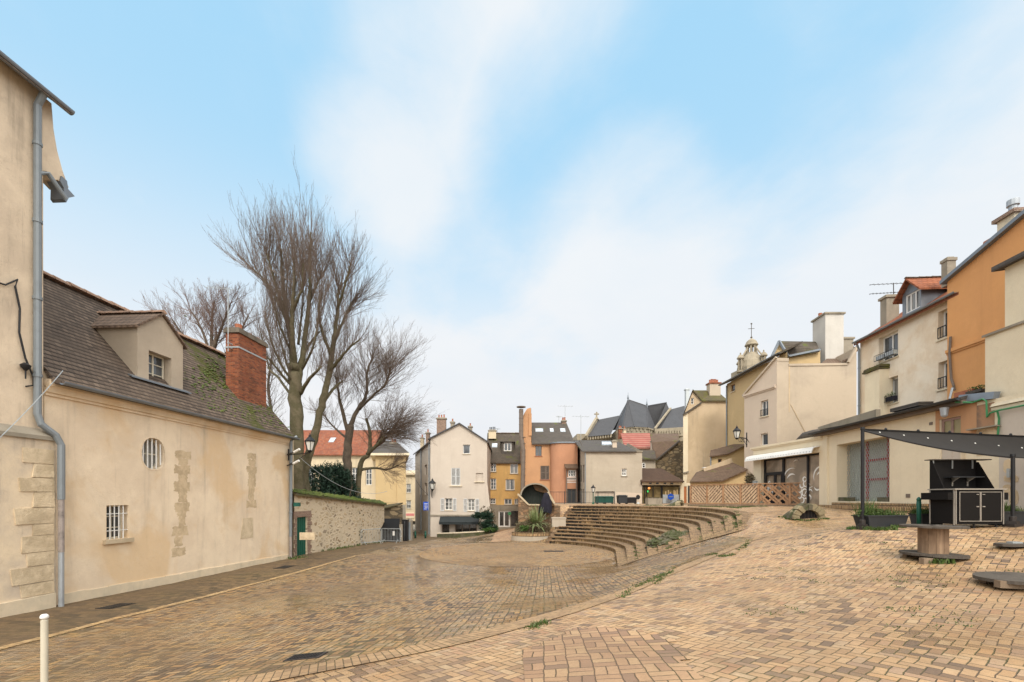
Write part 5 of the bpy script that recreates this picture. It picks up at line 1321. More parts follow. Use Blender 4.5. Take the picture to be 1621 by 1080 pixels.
g.poly(W(1035,680,95),W(1062,648,100),W(1083,642.5,100),W(1086,676,93),W(1045,679,93)); g.poly(W(1062,648,100),W(1083,642.5,100),W(1086,660,108),W(1062,660,108))
g.poly(W(966,688,91.5),W(928,691.5,91.5),W(944,665,97),W(982,657.5,97)); g.poly(W(944,665,97),W(982,657.5,97),W(982,680,103),W(930,685,103))
rf = g.build('roof', M['slate'], t)
G().bar(W(927,692,91.3),W(944,663,96.8),.5,.7).build('verge', M['church_stone'], t); G().bar(W(1036,679,92.6),W(1061,646.5,99.5),.4,.3).build('verge', M['church_stone'], t)
g = G(); c = W(944,662,96.8); g.bar(c,c+Vector((0,0,1.3)),.28); g.bar(c+Vector((-.5,0,.85)),c+Vector((.5,0,.85)),.26); g.lathe(c-Vector((0,0,.3)),[(.5,0),(.35,.3),(.15,.5)],8); g.build('stone_cross', M['church_stone'], t)
for c in (ap1,ap2): G().lathe(c-Vector((0,0,.3)),[(.25,0),(.12,.4),(.22,.7),(.05,1.4),(.02,1.9)],8).build('finial', M['zinc'], rf)
g = G()
for i in range(1,5): g.bar(B[i],ap1 if i<4 else ap2,.15)
g.bar(ap1,ap2,.2); g.bar(ap2,ap3,.2); g.build('lead_ridges', M['slate'], rf)
# turret with lantern
t = thing('bell_turret', 'carved stone church turret with a domed lantern and an iron weather cross', 'tower', W(1188,700,75))
c = W(1189,600,75); ct = Vector((c.x,c.y,0)); zz = lambda y: zpx(y,75)
g = G(); g.obox((ct.x,ct.y,0),4.4,4.4,zz(586),(1,.1)); g.lathe(ct+Vector((0,0,zz(588))),[(2.2,0),(2.15,.6),(1.9,1.5),(1.4,2.3),(.9,2.8),(.8,3.0)],16); g.build('dome', M['church_stone'], t, False)
g = G()
for k in range(8):
    a = math.pi/4*k+.2; g.tube([ct+Vector((.72*math.cos(a),.72*math.sin(a),zz(563))),ct+Vector((.72*math.cos(a),.72*math.sin(a),zz(548)))],.13,6)
g.lathe(ct+Vector((0,0,zz(548))),[(.95,0),(1.05,.12),(.95,.3),(.75,.75),(.4,1.05),(.12,1.2),(.08,1.5)],12); g.lathe(ct+Vector((0,0,zz(565))),[(.95,0),(.95,.25)],12); g.build('lantern', M['church_stone'], t)
g = G()
for k in range(4):
    a = math.pi/2*k+.35; d_ = Vector((math.cos(a),math.sin(a),0)); b_ = ct+d_*2.35
    for m_ in range(4): aa = math.pi/2*m_; g.tube([b_+Vector((.28*math.cos(aa),.28*math.sin(aa),zz(590))),b_+Vector((.28*math.cos(aa),.28*math.sin(aa),zz(571)))],.12,6)
    g.lathe(b_+Vector((0,0,zz(571))),[(.5,0),(.58,.12),(.5,.3),(.3,.6),(.1,.75),(.12,.95),(.02,1.1)],10); g.lathe(b_+Vector((0,0,zz(592))),[(.6,0),(.6,.3)],10)
    pts = [b_+Vector((0,0,zz(571)))-d_*.2, ct+d_*1.9+Vector((0,0,zz(566))), ct+d_*1.35+Vector((0,0,zz(559))), ct+d_*.8+Vector((0,0,zz(551)))]
    g.tube(pts,.13,6)
g.build('pinnacles', M['church_stone'], t)
g = G(); b_ = ct+Vector((0,0,zz(539))); g.tube([b_,b_+Vector((0,0,2.7))],.05,6); g.bar(b_+Vector((-.55,.0,1.9)),b_+Vector((.55,.1,2.0)),.06); g.lathe(b_+Vector((0,0,.35)),[(.05,0),(.2,.15),(.05,.3)],8); g.obox(b_+Vector((0,0,2.65)),.25,.06,.2); g.build('weather_cross', M['wood_grey'], t)

# ================================================================ TALL BEIGE HOUSE
Yb = 47.0
t = thing('beige_house', 'tall windowless beige house with streaked render and a mossy roof beside the church', 'house', (19,47,1))
w = pxwall(1081,Yb,1150,Yb); xs = w.s_at; zt_ = lambda y: zpx(y,Yb)
hw = w.hole(1093.5,630,1098,640)
g = G(); facade(g, w, .4, [(0,zt_(657)),(xs(1095),zt_(618.5)),(xs(1109),zt_(635)),(w.L,zt_(635))],[hw]); bd_ = Vector((.40,1,0))*7
q_ = lambda p,z,b=0: Vector((p.x+bd_.x*b,p.y+bd_.y*b,z))
g.poly(q_(w.p(0,0),.4),q_(w.p(0,0),.4,1),q_(w.p(0,0),zt_(657),1),q_(w.p(0,0),zt_(657))); g.poly(q_(w.p(w.L,0),.4),q_(w.p(w.L,0),.4,1),q_(w.p(w.L,0),zt_(635),1),q_(w.p(w.L,0),zt_(635))); g.poly(q_(w.p(0,0),.4,1),q_(w.p(w.L,0),.4,1),q_(w.p(w.L,0),zt_(635),1),q_(w.p(0,0),zt_(657),1)); g.build('wall', M['plaster_beige'], t)
window(t, w, hw, .12, 1, 2, 'white', 'glass', .06, None)
g = G(); g.slab([w.p(.0,1,.015),w.p(xs(1088.5),zpx(747,Yb),.015),w.p(xs(1088.5),zt_(652),.015),w.p(0,zt_(657),.015)],.03,(0,1,0)); g.build('pale_strip', M['plaster_cream'], t)
g = G(); g.slab([w.p(xs(1095),zt_(617.5),.2),w.p(xs(1110),zt_(634.5),.2),w.p(w.L+.05,zt_(634.5),.2),w.p(w.L+.05,zpx(618,49.6),-2.6),w.p(xs(1096)+1.0,zpx(618,49.6),-2.6)],.12); rf = g.build('roof', M['tile_moss'], t)
g = G(); g.slab([w.p(-.1,zt_(657.5),.2),w.p(xs(1095),zt_(617),.2),w.p(xs(1095),zt_(617),.1)+Vector((4.2,6,0)),w.p(.1,zt_(657.5),.1)+Vector((4.2,6,0))],.05); g.build('roof', M['slate_dark'], t)
g = G(); g.bar(w.p(-.05,zt_(657),.12),w.p(xs(1109),zt_(638),.12),.18,.14); g.build('coping', M['slate_dark'], t)
g = G(); g.bar(w.p(0,zt_(749),.1),w.p(xs(1089),zt_(747),.1),.16,.14); g.build('ledge', M['concrete'], t)
chimney(rf, W(1129,611,48.5), 1.15, .8, zpx(636,48.5), zpx(609,48.5), 'plaster_beige2', 5, poth=.35, cap='brick_red')
chimney(rf, W(1087,620,60), .45,.45, zpx(650,60), zpx(618,60), 'galv', 0, cap='galv')

# ================================================================ COTTAGES
t = thing('low_cottage', 'low sand-coloured cottage with a dark tile lean-to roof behind the slatted fence', 'house', (17,38,1))
Yk = 37.0; w = pxwall(1092,Yk,1180,Yk); xs = w.s_at; z_ = lambda y: zpx(y,Yk)
g = G(); facade(g, w, .7, [(0,z_(763)),(xs(1141),z_(761)),(w.L,z_(743))]); walls_dir(g, w, (1.5,3,0), .7, z_(763)); g.build('wall', M['plaster_sand'], t)
g = G(); g.slab([w.p(-.15,z_(762.5),.3),w.p(xs(1141),z_(760.5),.3),w.p(xs(1130),zpx(745,39.6),-2.6),w.p(xs(1122),zpx(748,39.6),-2.6)],.1); g.slab([w.p(xs(1141)+.002,z_(760.5),.3),w.p(w.L,z_(743),.3),w.p(w.L,zpx(731,39.6),-2.6),w.p(xs(1130)+.002,zpx(745,39.6),-2.6)],.1); g.build('roof', M['tile_brown_far'], t)
g = G(); g.bar(w.p(xs(1133),zpx(746,39.2),-2.3),w.p(w.L,zpx(729.5,39.2),-2.3),.12,.5); g.build('coping', M['plaster_beige'], t)
g = G(); g.obox(W(1119,742,39.5),.55,.5,.12); g.obox(W(1119,741,39.5),.8,.3,.06); g.build('floodlight', M['white'], t)
t = thing('upper_cottage', 'small sand-coloured upper cottage with one little window beneath a wall lamp', 'house', (18,41,1))
Yk = 40.5; w = pxwall(1124,Yk,1179,Yk); xs = w.s_at; z_ = lambda y: zpx(y,Yk); hw = w.hole(1136,726.5,1142.5,738)
g = G(); facade(g, w, 1, [(0,z_(723)),(xs(1150),z_(720)),(w.L,z_(705))],[hw]); walls_dir(g, w, (1.5,3,0), 1, z_(723)); g.build('wall', M['plaster_sand'], t); window(t, w, hw, .1, 1, 1, 'wood_fence', 'glass_dark', .06, 'concrete_pale')
g = G(); g.slab([w.p(-.2,z_(722.5),.3),w.p(xs(1150),z_(718.5),.3),w.p(w.L,z_(704),.3),w.p(w.L,zpx(702,42),-2),w.p(xs(1140),zpx(712,42),-2)],.1); g.build('roof', M['tile_brown_far'], t)
pipe(t, [w.p(0,z_(724),.1),w.p(0,z_(742),.1)], .05, 'pipe_grey', brackets=False)

# ================================================================ far left-centre houses
t = thing('hipped_house', 'yellow rendered house with a hipped slate roof beyond the garden trees', 'house', (-12,50,-2.5))
w = pxwall(594,50,642,50); xs = w.s_at; z_ = lambda y: zpx(y,50)
g = G(); facade(g, w, zpx(796,50), [(0,z_(719)),(w.L,z_(719))]); walls_dir(g, w, (-3.4,12,0), zpx(796,50), z_(719)); g.build('wall', M['plaster_sand'], t)
g = G(); g.slab([w.p(0,z_(799),.06),w.p(w.L,z_(799),.06),w.p(w.L,z_(796.5),.06),w.p(0,z_(796.5),.06)],.2,(0,1,0)); g.slab([w.p(xs(625),z_(796),.06),w.p(xs(627),z_(796),.06),w.p(xs(627),z_(722),.06),w.p(xs(625),z_(722),.06)],.1,(0,1,0)); g.build('trim', M['plaster_sand'], t)
g = G(); facade(g, w.off(.05), -3, [(0,z_(799)),(w.L,z_(799))]); walls_dir(g, w.off(.05), (-3.4,12,0), -3, z_(799)); g.build('lower_wall', M['concrete'], t)
e0 = z_(718); g = G(); A_,B_,C_,D_ = w.p(-.5,e0,.5),w.p(w.L+.5,e0,.5),w.p(w.L-2.9,e0,-12.5),w.p(-3.9,e0,-12.5); r1,r2 = w.p(-.2,e0+2.0,-5),w.p(w.L-2.4,e0+2.0,-5)
g.poly(A_,B_,r2,r1); g.poly(B_,C_,r2); g.poly(C_,D_,r1,r2); g.poly(D_,A_,r1); rf = g.build('roof', M['slate_dark'], t)
g = G(); g.slab([A_,B_,C_,D_],.25); g.build('cornice', M['plaster_cream'], t); chimney(rf, W(623,704,54), .7,.6, e0+.5, zpx(703,54), 'brick_red', 2, poth=.4)
g = G(); c = W(633.5,799.5,49.8); 
g = G(); g.slab([W(632,804,49.7),W(636,804,49.7),W(636,801,49.7),W(632,801,49.7)],.04,(0,1,0)); sg = g.build('street_nameplate', M['bluesign'], None); tag(sg,'tiny blue street nameplate on the corner under the yellow hipped house','sign')
t = thing('far_townhouse', 'distant cream townhouse with two stacked windows at the end of the alley', 'house', (-15,76,-3))
w = pxwall(640,76,668,76); xs = w.s_at
hh = [w.hole(643,766,650,780), w.hole(643,792,650,805), w.hole(647,825,658,850)]
g = G(); facade(g, w, -6, [(0,zpx(748,76)),(w.L,zpx(748,76))], hh); walls_back(g, w, 8, -6, zpx(748,76)); g.build('wall', M['plaster_far'], t)
for h in hh[:2]: window(t, w, h, .2, 2, 2, 'white', 'glass', .12, 'concrete_pale', rail=True)
window(t, w, hh[2], .3, 1, 1, 'shutter_dk', 'glass_dark', .12, None, name='door')
g = G(); g.slab([w.p(-.3,zpx(749,76),.5),w.p(w.L+.3,zpx(749,76),.5),w.p(w.L+.3,zpx(743,76),-3),w.p(-.3,zpx(743,76),-3)],.3); g.slab([w.p(0,zpx(754,76),.2),w.p(w.L,zpx(754,76),.2),w.p(w.L,zpx(752,76),.2),w.p(0,zpx(752,76),.2)],.2,(0,1,0)); g.build('roof', M['plaster_far'], t)
g = G(); h = w.hole(641.5,811,655.5,820); g.slab([w.p(h[0],h[1],.1),w.p(h[2],h[1],.1),w.p(h[2],h[3],.1),w.p(h[0],h[3],.1)],.08,(0,1,0)); sg = g.build('shop_sign', M['plaster_cream'], t)
g = G(); x = 642.6
while x < 655: l = random.uniform(.7,1.1); hq = w.hole(x,813,x+l,816.8); g.slab([w.p(hq[0],hq[1],.13),w.p(hq[2],hq[1],.13),w.p(hq[2],hq[3],.13),w.p(hq[0],hq[3],.13)],.02,(0,1,0)); x += l+.3
g.build('lettering', M['redtext'], sg)
t = thing('long_red_roofed_house', 'long cream house with a red tile roof seen through the trunks', 'house', (-20,57,-2))
w = pxwall(440,56,672,56); w = pxwall(440,56,598,56); z_ = lambda y: zpx(y,56)
hh = [w.hole(x,740,x+10,768) for x in (486,510,533,556,578)]
g = G(); facade(g, w, -3, [(0,z_(718)),(w.L,z_(718))], hh); walls_back(g, w, 9, -3, z_(718)); g.build('wall', M['plaster_far'], t)
for h in hh: window(t, w, h, .2, 2, 3, 'white', 'glass', .09, None)
zr = zpx(681,60.5); w3 = pxwall(440,56,585,56)
rf = roof_ridge(w3, z_(716), zr, 9, .4, .2).build('roof', M['tile_red'], t); skylight(rf, w3, w3.s_at(509), w3.s_at(518), z_(716)+1.45, z_(716)+2.1, z_(716), zr, 9)
t = thing('stone_outbuilding', 'low mossy-roofed stone outbuilding at the end of the garden wall', 'shed', (-11,44,-2.3))
w = pxwall(606,42,637,42); z_ = lambda y: zpx(y,42)
g = G(); facade(g, w, -3, [(0,z_(806)),(w.s_at(629),z_(799.5)),(w.L,z_(799.5))]); walls_dir(g, w, (-1.4,5,0), -3, z_(800)); g.build('wall', M['rubble_dark'], t)
g = G(); g.slab([w.p(-.1,z_(805),.25),w.p(w.s_at(629),z_(799),.25),w.p(w.s_at(629),z_(796),-2),w.p(-.1,z_(799),-2)],.12); g.build('roof', M['tile_moss'], t)
# ================================================================ RIGHT SIDE
def RW(off, Yfar, Ynear): return Wall((off+.0708*Yfar, Yfar), (off+.0708*Ynear, Ynear))
# ---------------- tall yellow house
t = thing('sand_yellow_house', 'tall sand-yellow house with a sloping grey tile eave below the church turret', 'house', (21,40,1.1))
w = Wall((20.78,44),(20.95,34.6)); ze = 12.6; hw = w.hole(1156.5,609,1163,620)
g = G(); facade(g, w, .8, [(0,ze),(w.L,ze+.1)], [hw]); g.poly(w.p(0,.8),w.p(0,.8,-5),w.p(0,ze,-5),w.p(0,ze))
wf = pxwall(1236,35.6,1298,35.6)
facade(g, wf, 6, [(0,zpx(563,35.6)),(wf.s_at(1232.5+2),zpx(545,35.6)),(wf.s_at(1247),zpx(560,35.6)),(wf.L,zpx(554,35.6))])
g.build('wall', M['plaster_sand'], t)
window(t, w, hw, .12, 1, 1, 'wood_fence', 'glass_dark', .06, 'concrete_pale')
g = G(); g.slab([w.p(-.3,ze+.02,.55),w.p(w.L,ze+.12,.55),w.p(w.L-.2,ze+1.0,-1.3),w.p(-.3,ze+.75,-1.2)],.16); rf = g.build('roof', M['tile_grey'], t)
gutter(t, w.p(-.35,ze-.02,.6), w.p(w.L,ze+.08,.6), .09)
pipe(t, [w.p(.15,ze-.2,.1), w.p(.15,1.2,.1)], .06, 'pipe_grey')
a = wf.s_at(1232); ya = 35.6
g = G(); P1,P2,P3 = W(1222,562,36.2),W(1233,540,36.2),W(1247,562,35.3)
g.slab([P2,W(1247,563.5,35.3),W(1297,555,35.3),W(1291,541,37.4)],.12); g.build('gable_roof', M['tile_grey'], t)
g = G(); g.slab([W(1222.5,563,36.3),W(1238,563,35.7),W(1247,563,35.5),W(1233,541.5,36.3)],.1,(0,1,0)); g.build('gable_wall', M['plaster_sand'], t)
g = G(); g.bar(W(1221.5,564,36.1),W(1233,540,36.1),.14,.16); g.bar(W(1233,540,36.1),W(1248,565,35.2),.14,.16); g.bar(W(1247,564,35.3),W(1298,553.5,35.3),.12,.14); g.build('verge', M['zinc'], t)
# ---------------- big white chimney stack
t = thing('white_chimney_stack', 'massive white rendered chimney stack with clay pots standing behind the blank beige wall', 'chimney', (24.8,36.8,8))
cx = Wall((24.8+.0708*1.65,37.65),(24.8,36)); 
g = G(); zt_ = zpx(497,36); fr = pxwall(1306,36,1335,36)
g.slab([(24.8,36,zt_),(fr.B.x,36,zt_),(fr.B.x+.12,37.7,zt_),(24.92,37.7,zt_)], zt_-8); g.build('stack', M['plaster_whitefar'], t)
g = G(); g.slab([(24.7,35.9,zt_+.12),(fr.B.x+.1,35.9,zt_+.12),(fr.B.x+.22,37.8,zt_+.12),(24.82,37.8,zt_+.12)],.13); g.build('cap', M['concrete'], t)
for k in range(4): G().lathe((25.0+k*.36,36.9,zt_+.1),[(.14,0),(.13,.2),(.15,.3)],8).build('pot', M['terracotta'], t)
# ---------------- pink gabled block with blank wall
t = thing('blank_wall_house', 'pale pinkish gabled house with a huge blank beige side wall', 'house', (20,34,1.1))
w = Wall((19.0,37.2),(19.8,34)); xs = w.s_at
hh = [w.hole(1203.6,634,1215.5,659), w.hole(1203.6,686,1215,705)]
g = G(); facade(g, w, .8, [(0,9.85),(w.L,12.05)], hh, .22); g.poly(w.p(0,.8),w.p(0,.8,-3),w.p(0,9.85,-3),w.p(0,9.85)); g.build('gable_wall', M['plaster_pink'], t)
for h in hh: window(t, w, h, .2, 2 if h is hh[0] else 1, 1, 'white', 'glass', .07, 'concrete_pale', rail=h is hh[0])
g = G(); g.slab([w.p(-.05,9.85,.14),w.p(w.L-.1,9.9,.14),w.p(w.L-.1,10.05,.14),w.p(-.05,10.0,.14)],.14,tuple(-w.n)); g.slab([w.p(-.05,9.75,.07),w.p(w.L-.1,9.8,.07),w.p(w.L-.1,9.9,.07),w.p(-.05,9.85,.07)],.07,tuple(-w.n)); g.build('cornice', M['plaster_pink'], t)
g = G(); g.bar(w.p(-.1,9.95,.06),w.p(w.L,12.1,.06),.16,.12); g.build('verge', M['plaster_beige2'], t)
w2 = Wall((19.8,34),(25.45,33.6)); xs = w2.s_at; Z = lambda y: zpx(y,33.9)
g = G(); facade(g, w2, .8, [(0,Z(568)),(xs(1248),Z(570)),(xs(1248.3),Z(577)),(xs(1341),Z(577.5)),(w2.L,Z(552))]); g.poly(w2.p(w2.L,.8),w2.p(w2.L,.8,-6),w2.p(w2.L,Z(552),-6),w2.p(w2.L,Z(552))); g.build('blank_wall', M['plaster_beige2'], t)
g = G(); g.slab([w2.p(xs(1248),Z(579.5),.06),w2.p(xs(1341),Z(580),.06),w2.p(xs(1341),Z(576.5),.06),w2.p(xs(1248),Z(576),.06)],.06,tuple(-w2.n)); g.slab([w2.p(0,Z(571),.03),w2.p(xs(1248),Z(572),.03),w2.p(xs(1248),Z(567),.03),w2.p(0,Z(566),.03)],.03,tuple(-w2.n)); g.bar(w2.p(xs(1341),Z(576),.08),w2.p(w2.L,Z(551),.08),.22,.14); g.build('coping', M['plaster_beige2'], t)
g = G(); g.bar(w2.p(xs(1251),Z(640),.01),w2.p(xs(1275),Z(686),.01),.05,.04); g.build('scar', M['plaster_beige'], t)
g = G(); g.slab([w2.p(xs(1248),8,.012),w2.p(xs(1250),8,.012),w2.p(xs(1250),Z(578),.012),w2.p(xs(1248),Z(578),.012)],.02,tuple(-w2.n)); g.build('joint', M['plaster_beige'], t)
g = G(); g.slab([W(1300,575,35),W(1342,575,35),W(1336,561,37),W(1316,561,37)],.15); g.slab([W(1334,573,34.6),W(1358,553,34.6),W(1350,548,37),W(1330,562,37)],.12); g.build('rear_roof', M['tile_pan'], t)
chimney(t, (26.6,36.5), 1.0,.8, 10, zpx(536,36), 'concrete', 0)
# ---------------- row house with windows
t = thing('row_house', 'pale weathered three-storey house with orange tile roof and window boxes', 'house', (21,24,1.1))
w = RW(19.0, 27.35, 20.6); ze = 11.1
hh = [w.hole(1390.5,528.5,1421,569.5)+(.3,), w.hole(1391.5,599,1421,640)+(.3,), w.hole(1484.5,490.5,1502,535.6)+(.3,), w.hole(1485,571.8,1502,615.6)+(.3,)]
g = G(); facade(g, w, 1, [(0,ze),(w.L,ze)], hh); g.poly(w.p(0,1),w.p(0,1,-6),w.p(0,ze,-6),w.p(0,ze,-6),w.p(0,13.0,-3),w.p(0,ze)); g.build('wall', M['plaster_pale'], t)
for i,h in enumerate(hh): 
    fo = window(t, w, h, .28, 2, 1, 'white', 'glass_curt' if i%2 else 'glass', .09, 'concrete_pale', rail=i>1)
    if i < 2:
        h_ = h; 
        for k in range(2):
            a = h_[0]+.1+(h_[2]-h_[0])*.5*k; bxg = G(); bxg.slab([w.p(a,h_[1]+.12,.22),w.p(a+(h_[2]-h_[0])*.42,h_[1]+.12,.22),w.p(a+(h_[2]-h_[0])*.42,h_[1]+.34,.24),w.p(a,h_[1]+.34,.24)],.22,tuple(-w.n))
            bo = bxg.build('window_box', M['galv'] if i==0 else M['tarp'], None); tag(bo, ['grey window box','violet flower box'][i]+(' on the left half' if k==0 else ' on the right half')+' of the '+['upper','lower'][i]+' window of the pale row house','window box','window boxes of the row house')
            if i == 1:
                lg = G(); rq = random.Random(k)
                for _ in range(120):
                    p = w.p(a+rq.random()*(h_[2]-h_[0])*.42, h_[1]+.34+rq.random()*.22, .06+rq.random()*.22); v1 = Vector((rq.uniform(-1,1),rq.uniform(-1,1),rq.uniform(-1,1)))*.05; v2 = Vector((rq.uniform(-1,1),rq.uniform(-1,1),rq.uniform(-1,1)))*.05; lg.add([p,p+v1,p+v2],[(0,1,2)])
                lg.build('leaves', M['leaf_green'], bo)
        q = G(); z1 = h_[1]+.1
        for k in range(10): x = h_[0]+(h_[2]-h_[0])*k/9; q.bar(w.p(x,z1,.25),w.p(x,z1+.3,.25),.012)
        q.bar(w.p(h_[0],z1+.3,.25),w.p(h_[2],z1+.3,.25),.02); q.bar(w.p(h_[0],z1,.25),w.p(h_[2],z1,.25),.03); q.build('railing', M['black'], fo)
rf = roof_ridge(w, ze, 13.1, 6, .3, .1).build('roof', M['tile_orange'], t)
gutter(t, w.p(-.1,ze-.14,.36), w.p(w.L,ze-.14,.36), .08); g = G(); g.slab([w.p(0,ze-.2,.25),w.p(w.L,ze-.2,.25),w.p(w.L,ze-.06,.25),w.p(0,ze-.06,.25)],.25,tuple(-w.n)); g.build('eaves_board', M['concrete'], t)
chimney(rf, (22.25,26.8), .5,.7, 11.4, 13.3, 'concrete', 0, u=DL, cap='concrete')
dw_ = w.off(-.35); a,b = dw_.s_at(1428), dw_.s_at(1457.5); f_ = Wall(dw_.p(a,0).xy, dw_.p(b,0).xy); z0,z1,za = 11.2,12.45,13.05
h = dw_.hole(1432.5,466,1456,497); h2 = (h[0]-a+.0, 11.42, h[2]-a, 12.4)
g = G(); facade(g, f_, z0, [(0,z1),(f_.L/2,za),(f_.L,z1)], [h2], .1); dm = g.build('dormer', M['zinc'], t)
g = G()
for s_ in (0,f_.L): g.poly(f_.p(s_,z0),f_.p(s_,z0,-2.6),f_.p(s_,z1,-2.6),f_.p(s_,z1))
g.build('cheek', M['zinc'], dm)
window(dm, f_, h2, .08, 3, 1, 'white', 'glass_curt', .07, None)
g = G(); g.slab([f_.p(-.28,z1-.18,.3),f_.p(f_.L/2,za+.12,.3),f_.p(f_.L/2,za+.12,-2.6),f_.p(-.28,z1-.18,-2.6)],.1); g.slab([f_.p(f_.L/2+.001,za+.118,.3),f_.p(f_.L+.28,z1-.18,.3),f_.p(f_.L+.28,z1-.18,-2.6),f_.p(f_.L/2+.001,za+.118,-2.6)],.1); g.build('dormer_roof', M['tile_orange'], dm)
ridge_tiles(dm, f_.p(f_.L/2,za+.16,.3), f_.p(f_.L/2,za+.16,-2.6), M['tile_pan'], .1, .3)
c = W(1414,470,27.2); g = G(); g.tube([c-Vector((0,0,.6)), W(1414,448,27.2)],.025,6)
for y,x0,x1 in ((450,1376,1440),(464.5,1376,1427)):
    p0,p1 = W(x0,y+1,27.2),W(x1,y-2,27.2); g.tube([p0,p1],.014,5)
    for k in range(9): q = p0.lerp(p1,(k+.5)/9); g.tube([q-Vector((0,.18,.03)),q+Vector((0,.18,.03))],.009,4)
g.build('antenna', M['iron'], rf)
pipe(t, [w.p(.1,ze-.2,.3), w.p(.05,ze-.6,.1), w.p(.05,6,.1)], .06, 'pipe_grey')
# pier
pw = RW(18.5, 26.25, 25.1); g = G(); g.slab([pw.p(0,1,.0),pw.p(pw.L,1,0),pw.p(pw.L,8.7,0),pw.p(0,8.7,0)],.7,tuple(-pw.n)); t2 = thing('cream_pier', 'slim cream masonry pier with a broken mossy tile cap against the row house', 'pier', pw.p(.5,1.1)); g.build('shaft', M['plaster_cream'], t2)
g = G()
for k in range(7): a = -.1+k*.19; g.slab([pw.p(a,8.72,.1),pw.p(a+.17,8.72,.1),pw.p(a+.17,8.82,.12),pw.p(a,8.80,.12)],.85,tuple(-pw.n)); g.slab([pw.p(a+.03,8.84,.06),pw.p(a+.2,8.84,.06),pw.p(a+.18,8.97,.04),pw.p(a+.05,8.95,.04)],.7,tuple(-pw.n))
g.jitter(.03,4); g.build('cap', M['tile_moss'], t2)
# ---------------- amber house
t = thing('amber_house', 'tall amber-orange rendered house with a raked zinc roof edge', 'house', (20,18,1.1))
w = RW(18.7, 21.1, 12.5); zt_ = lambda s: 11.7+.27*s
g = G(); facade(g, w, 1, [(0,11.7),(w.L,zt_(w.L))]); g.poly(w.p(0,1),w.p(0,1,-6),w.p(0,11.7,-6),w.p(0,11.7)); g.build('wall', M['plaster_amber'], t)
g = G(); g.slab([w.p(0,8.28,.1),w.p(w.L,8.28,.1),w.p(w.L,8.42,.1),w.p(0,8.42,.1)],.1,tuple(-w.n)); g.slab([w.p(0,8.2,.05),w.p(w.L,8.2,.05),w.p(w.L,8.28,.05),w.p(0,8.28,.05)],.05,tuple(-w.n)); g.build('string_course', M['plaster_amber'], t)
g = G(); g.slab([w.p(-.15,11.72,.22),w.p(w.L,zt_(w.L)+.02,.22),w.p(w.L,zt_(w.L)+.02,-4),w.p(-.15,11.72,-4)],.16); g.build('roof', M['zinc'], t)
g = G(); g.slab([w.p(.6,zt_(.6),-1.5),w.p(w.L,zt_(w.L),-1.5),w.p(w.L,zt_(w.L)+.4,-3.5),w.p(.6,zt_(.6)+.4,-3.5)],.2); g.build('tile_roof', M['tile_orange'], t)
chimney(t, (20.75,18.75), .7,.75, 12.2, 13.15, 'concrete_pale', 0, u=DL, cap='brick_dark', capo=.12)
G().lathe((20.6,18.7,13.32),[(.15,0),(.14,.25),(.2,.28),(.2,.5),(.19,.52)],12).build('pot', M['zinc_pale'], t); G().lathe((20.95,18.2,13.32),[(.14,0),(.12,.2),(.14,.32)],12).build('pot', M['terracotta'], t)
chimney(t, (21.5,22.4), .34,.4, 12, 13.2, 'concrete', 0, u=DL, cap='concrete', capo=.04)
g = G(); g.obox((21.3,20.2,12.5),.7,.35,.6,DL,.7); g.build('ridge_tile', M['terracotta'], t)
sp = w.s_at(1508); g = G(); zz_ = lambda y: w.z_at(1508,y)
g.tube([w.p(sp,zz_(533),.1),w.p(sp-.05,zz_(560),.1),w.p(sp+.06,zz_(600),.12),w.p(sp+.2,zz_(612),.14),w.p(sp+.22,zz_(620),.12)],.05,8); g.build('old_pipe', M['shutter_dk'], t)
# ---------------- white house at the right edge
t = thing('white_house', 'stepped off-white rendered house at the right edge of the square', 'house', (17,12,1.1))
wU = RW(15.6, 15.4, 6.0); g = G(); facade(g, wU, 4.6, [(0,9.5),(wU.L,9.5)]); g.poly(wU.p(0,4.6),wU.p(0,4.6,-4),wU.p(0,9.5,-4),wU.p(0,9.5))
wM = RW(15.2, 15.68, 6.0); facade(g, wM, 4.5, [(0,7.2),(wM.L,7.2)]); g.poly(wM.p(0,7.2),wM.p(wM.L,7.2),wM.p(wM.L,7.2,-.5),wM.p(0,7.2,-.5)); g.poly(wM.p(0,4.5),wM.p(0,4.5,-3),wM.p(0,7.2,-3),wM.p(0,7.2)); g.build('wall', M['plaster_cream'], t)
g = G(); g.slab([wM.p(-.05,7.2,.07),wM.p(wM.L,7.2,.07),wM.p(wM.L,7.27,-.2),wM.p(-.05,7.27,-.2)],.08); g.build('ledge', M['concrete'], t)
g = G(); g.slab([wU.p(-.2,9.5,.25),wU.p(wU.L,9.5,.25),wU.p(wU.L,9.9,-3),wU.p(-.2,9.9,-3)],.16); g.build('roof', M['slate_dark'], t)
M['rose_frame'] = paint('brown_pink_frame',(.30,.20,.17),.6,0,.3); M['ochre_blind'] = paint('ochre_window_blind',(.30,.26,.14),.35,0,.25)
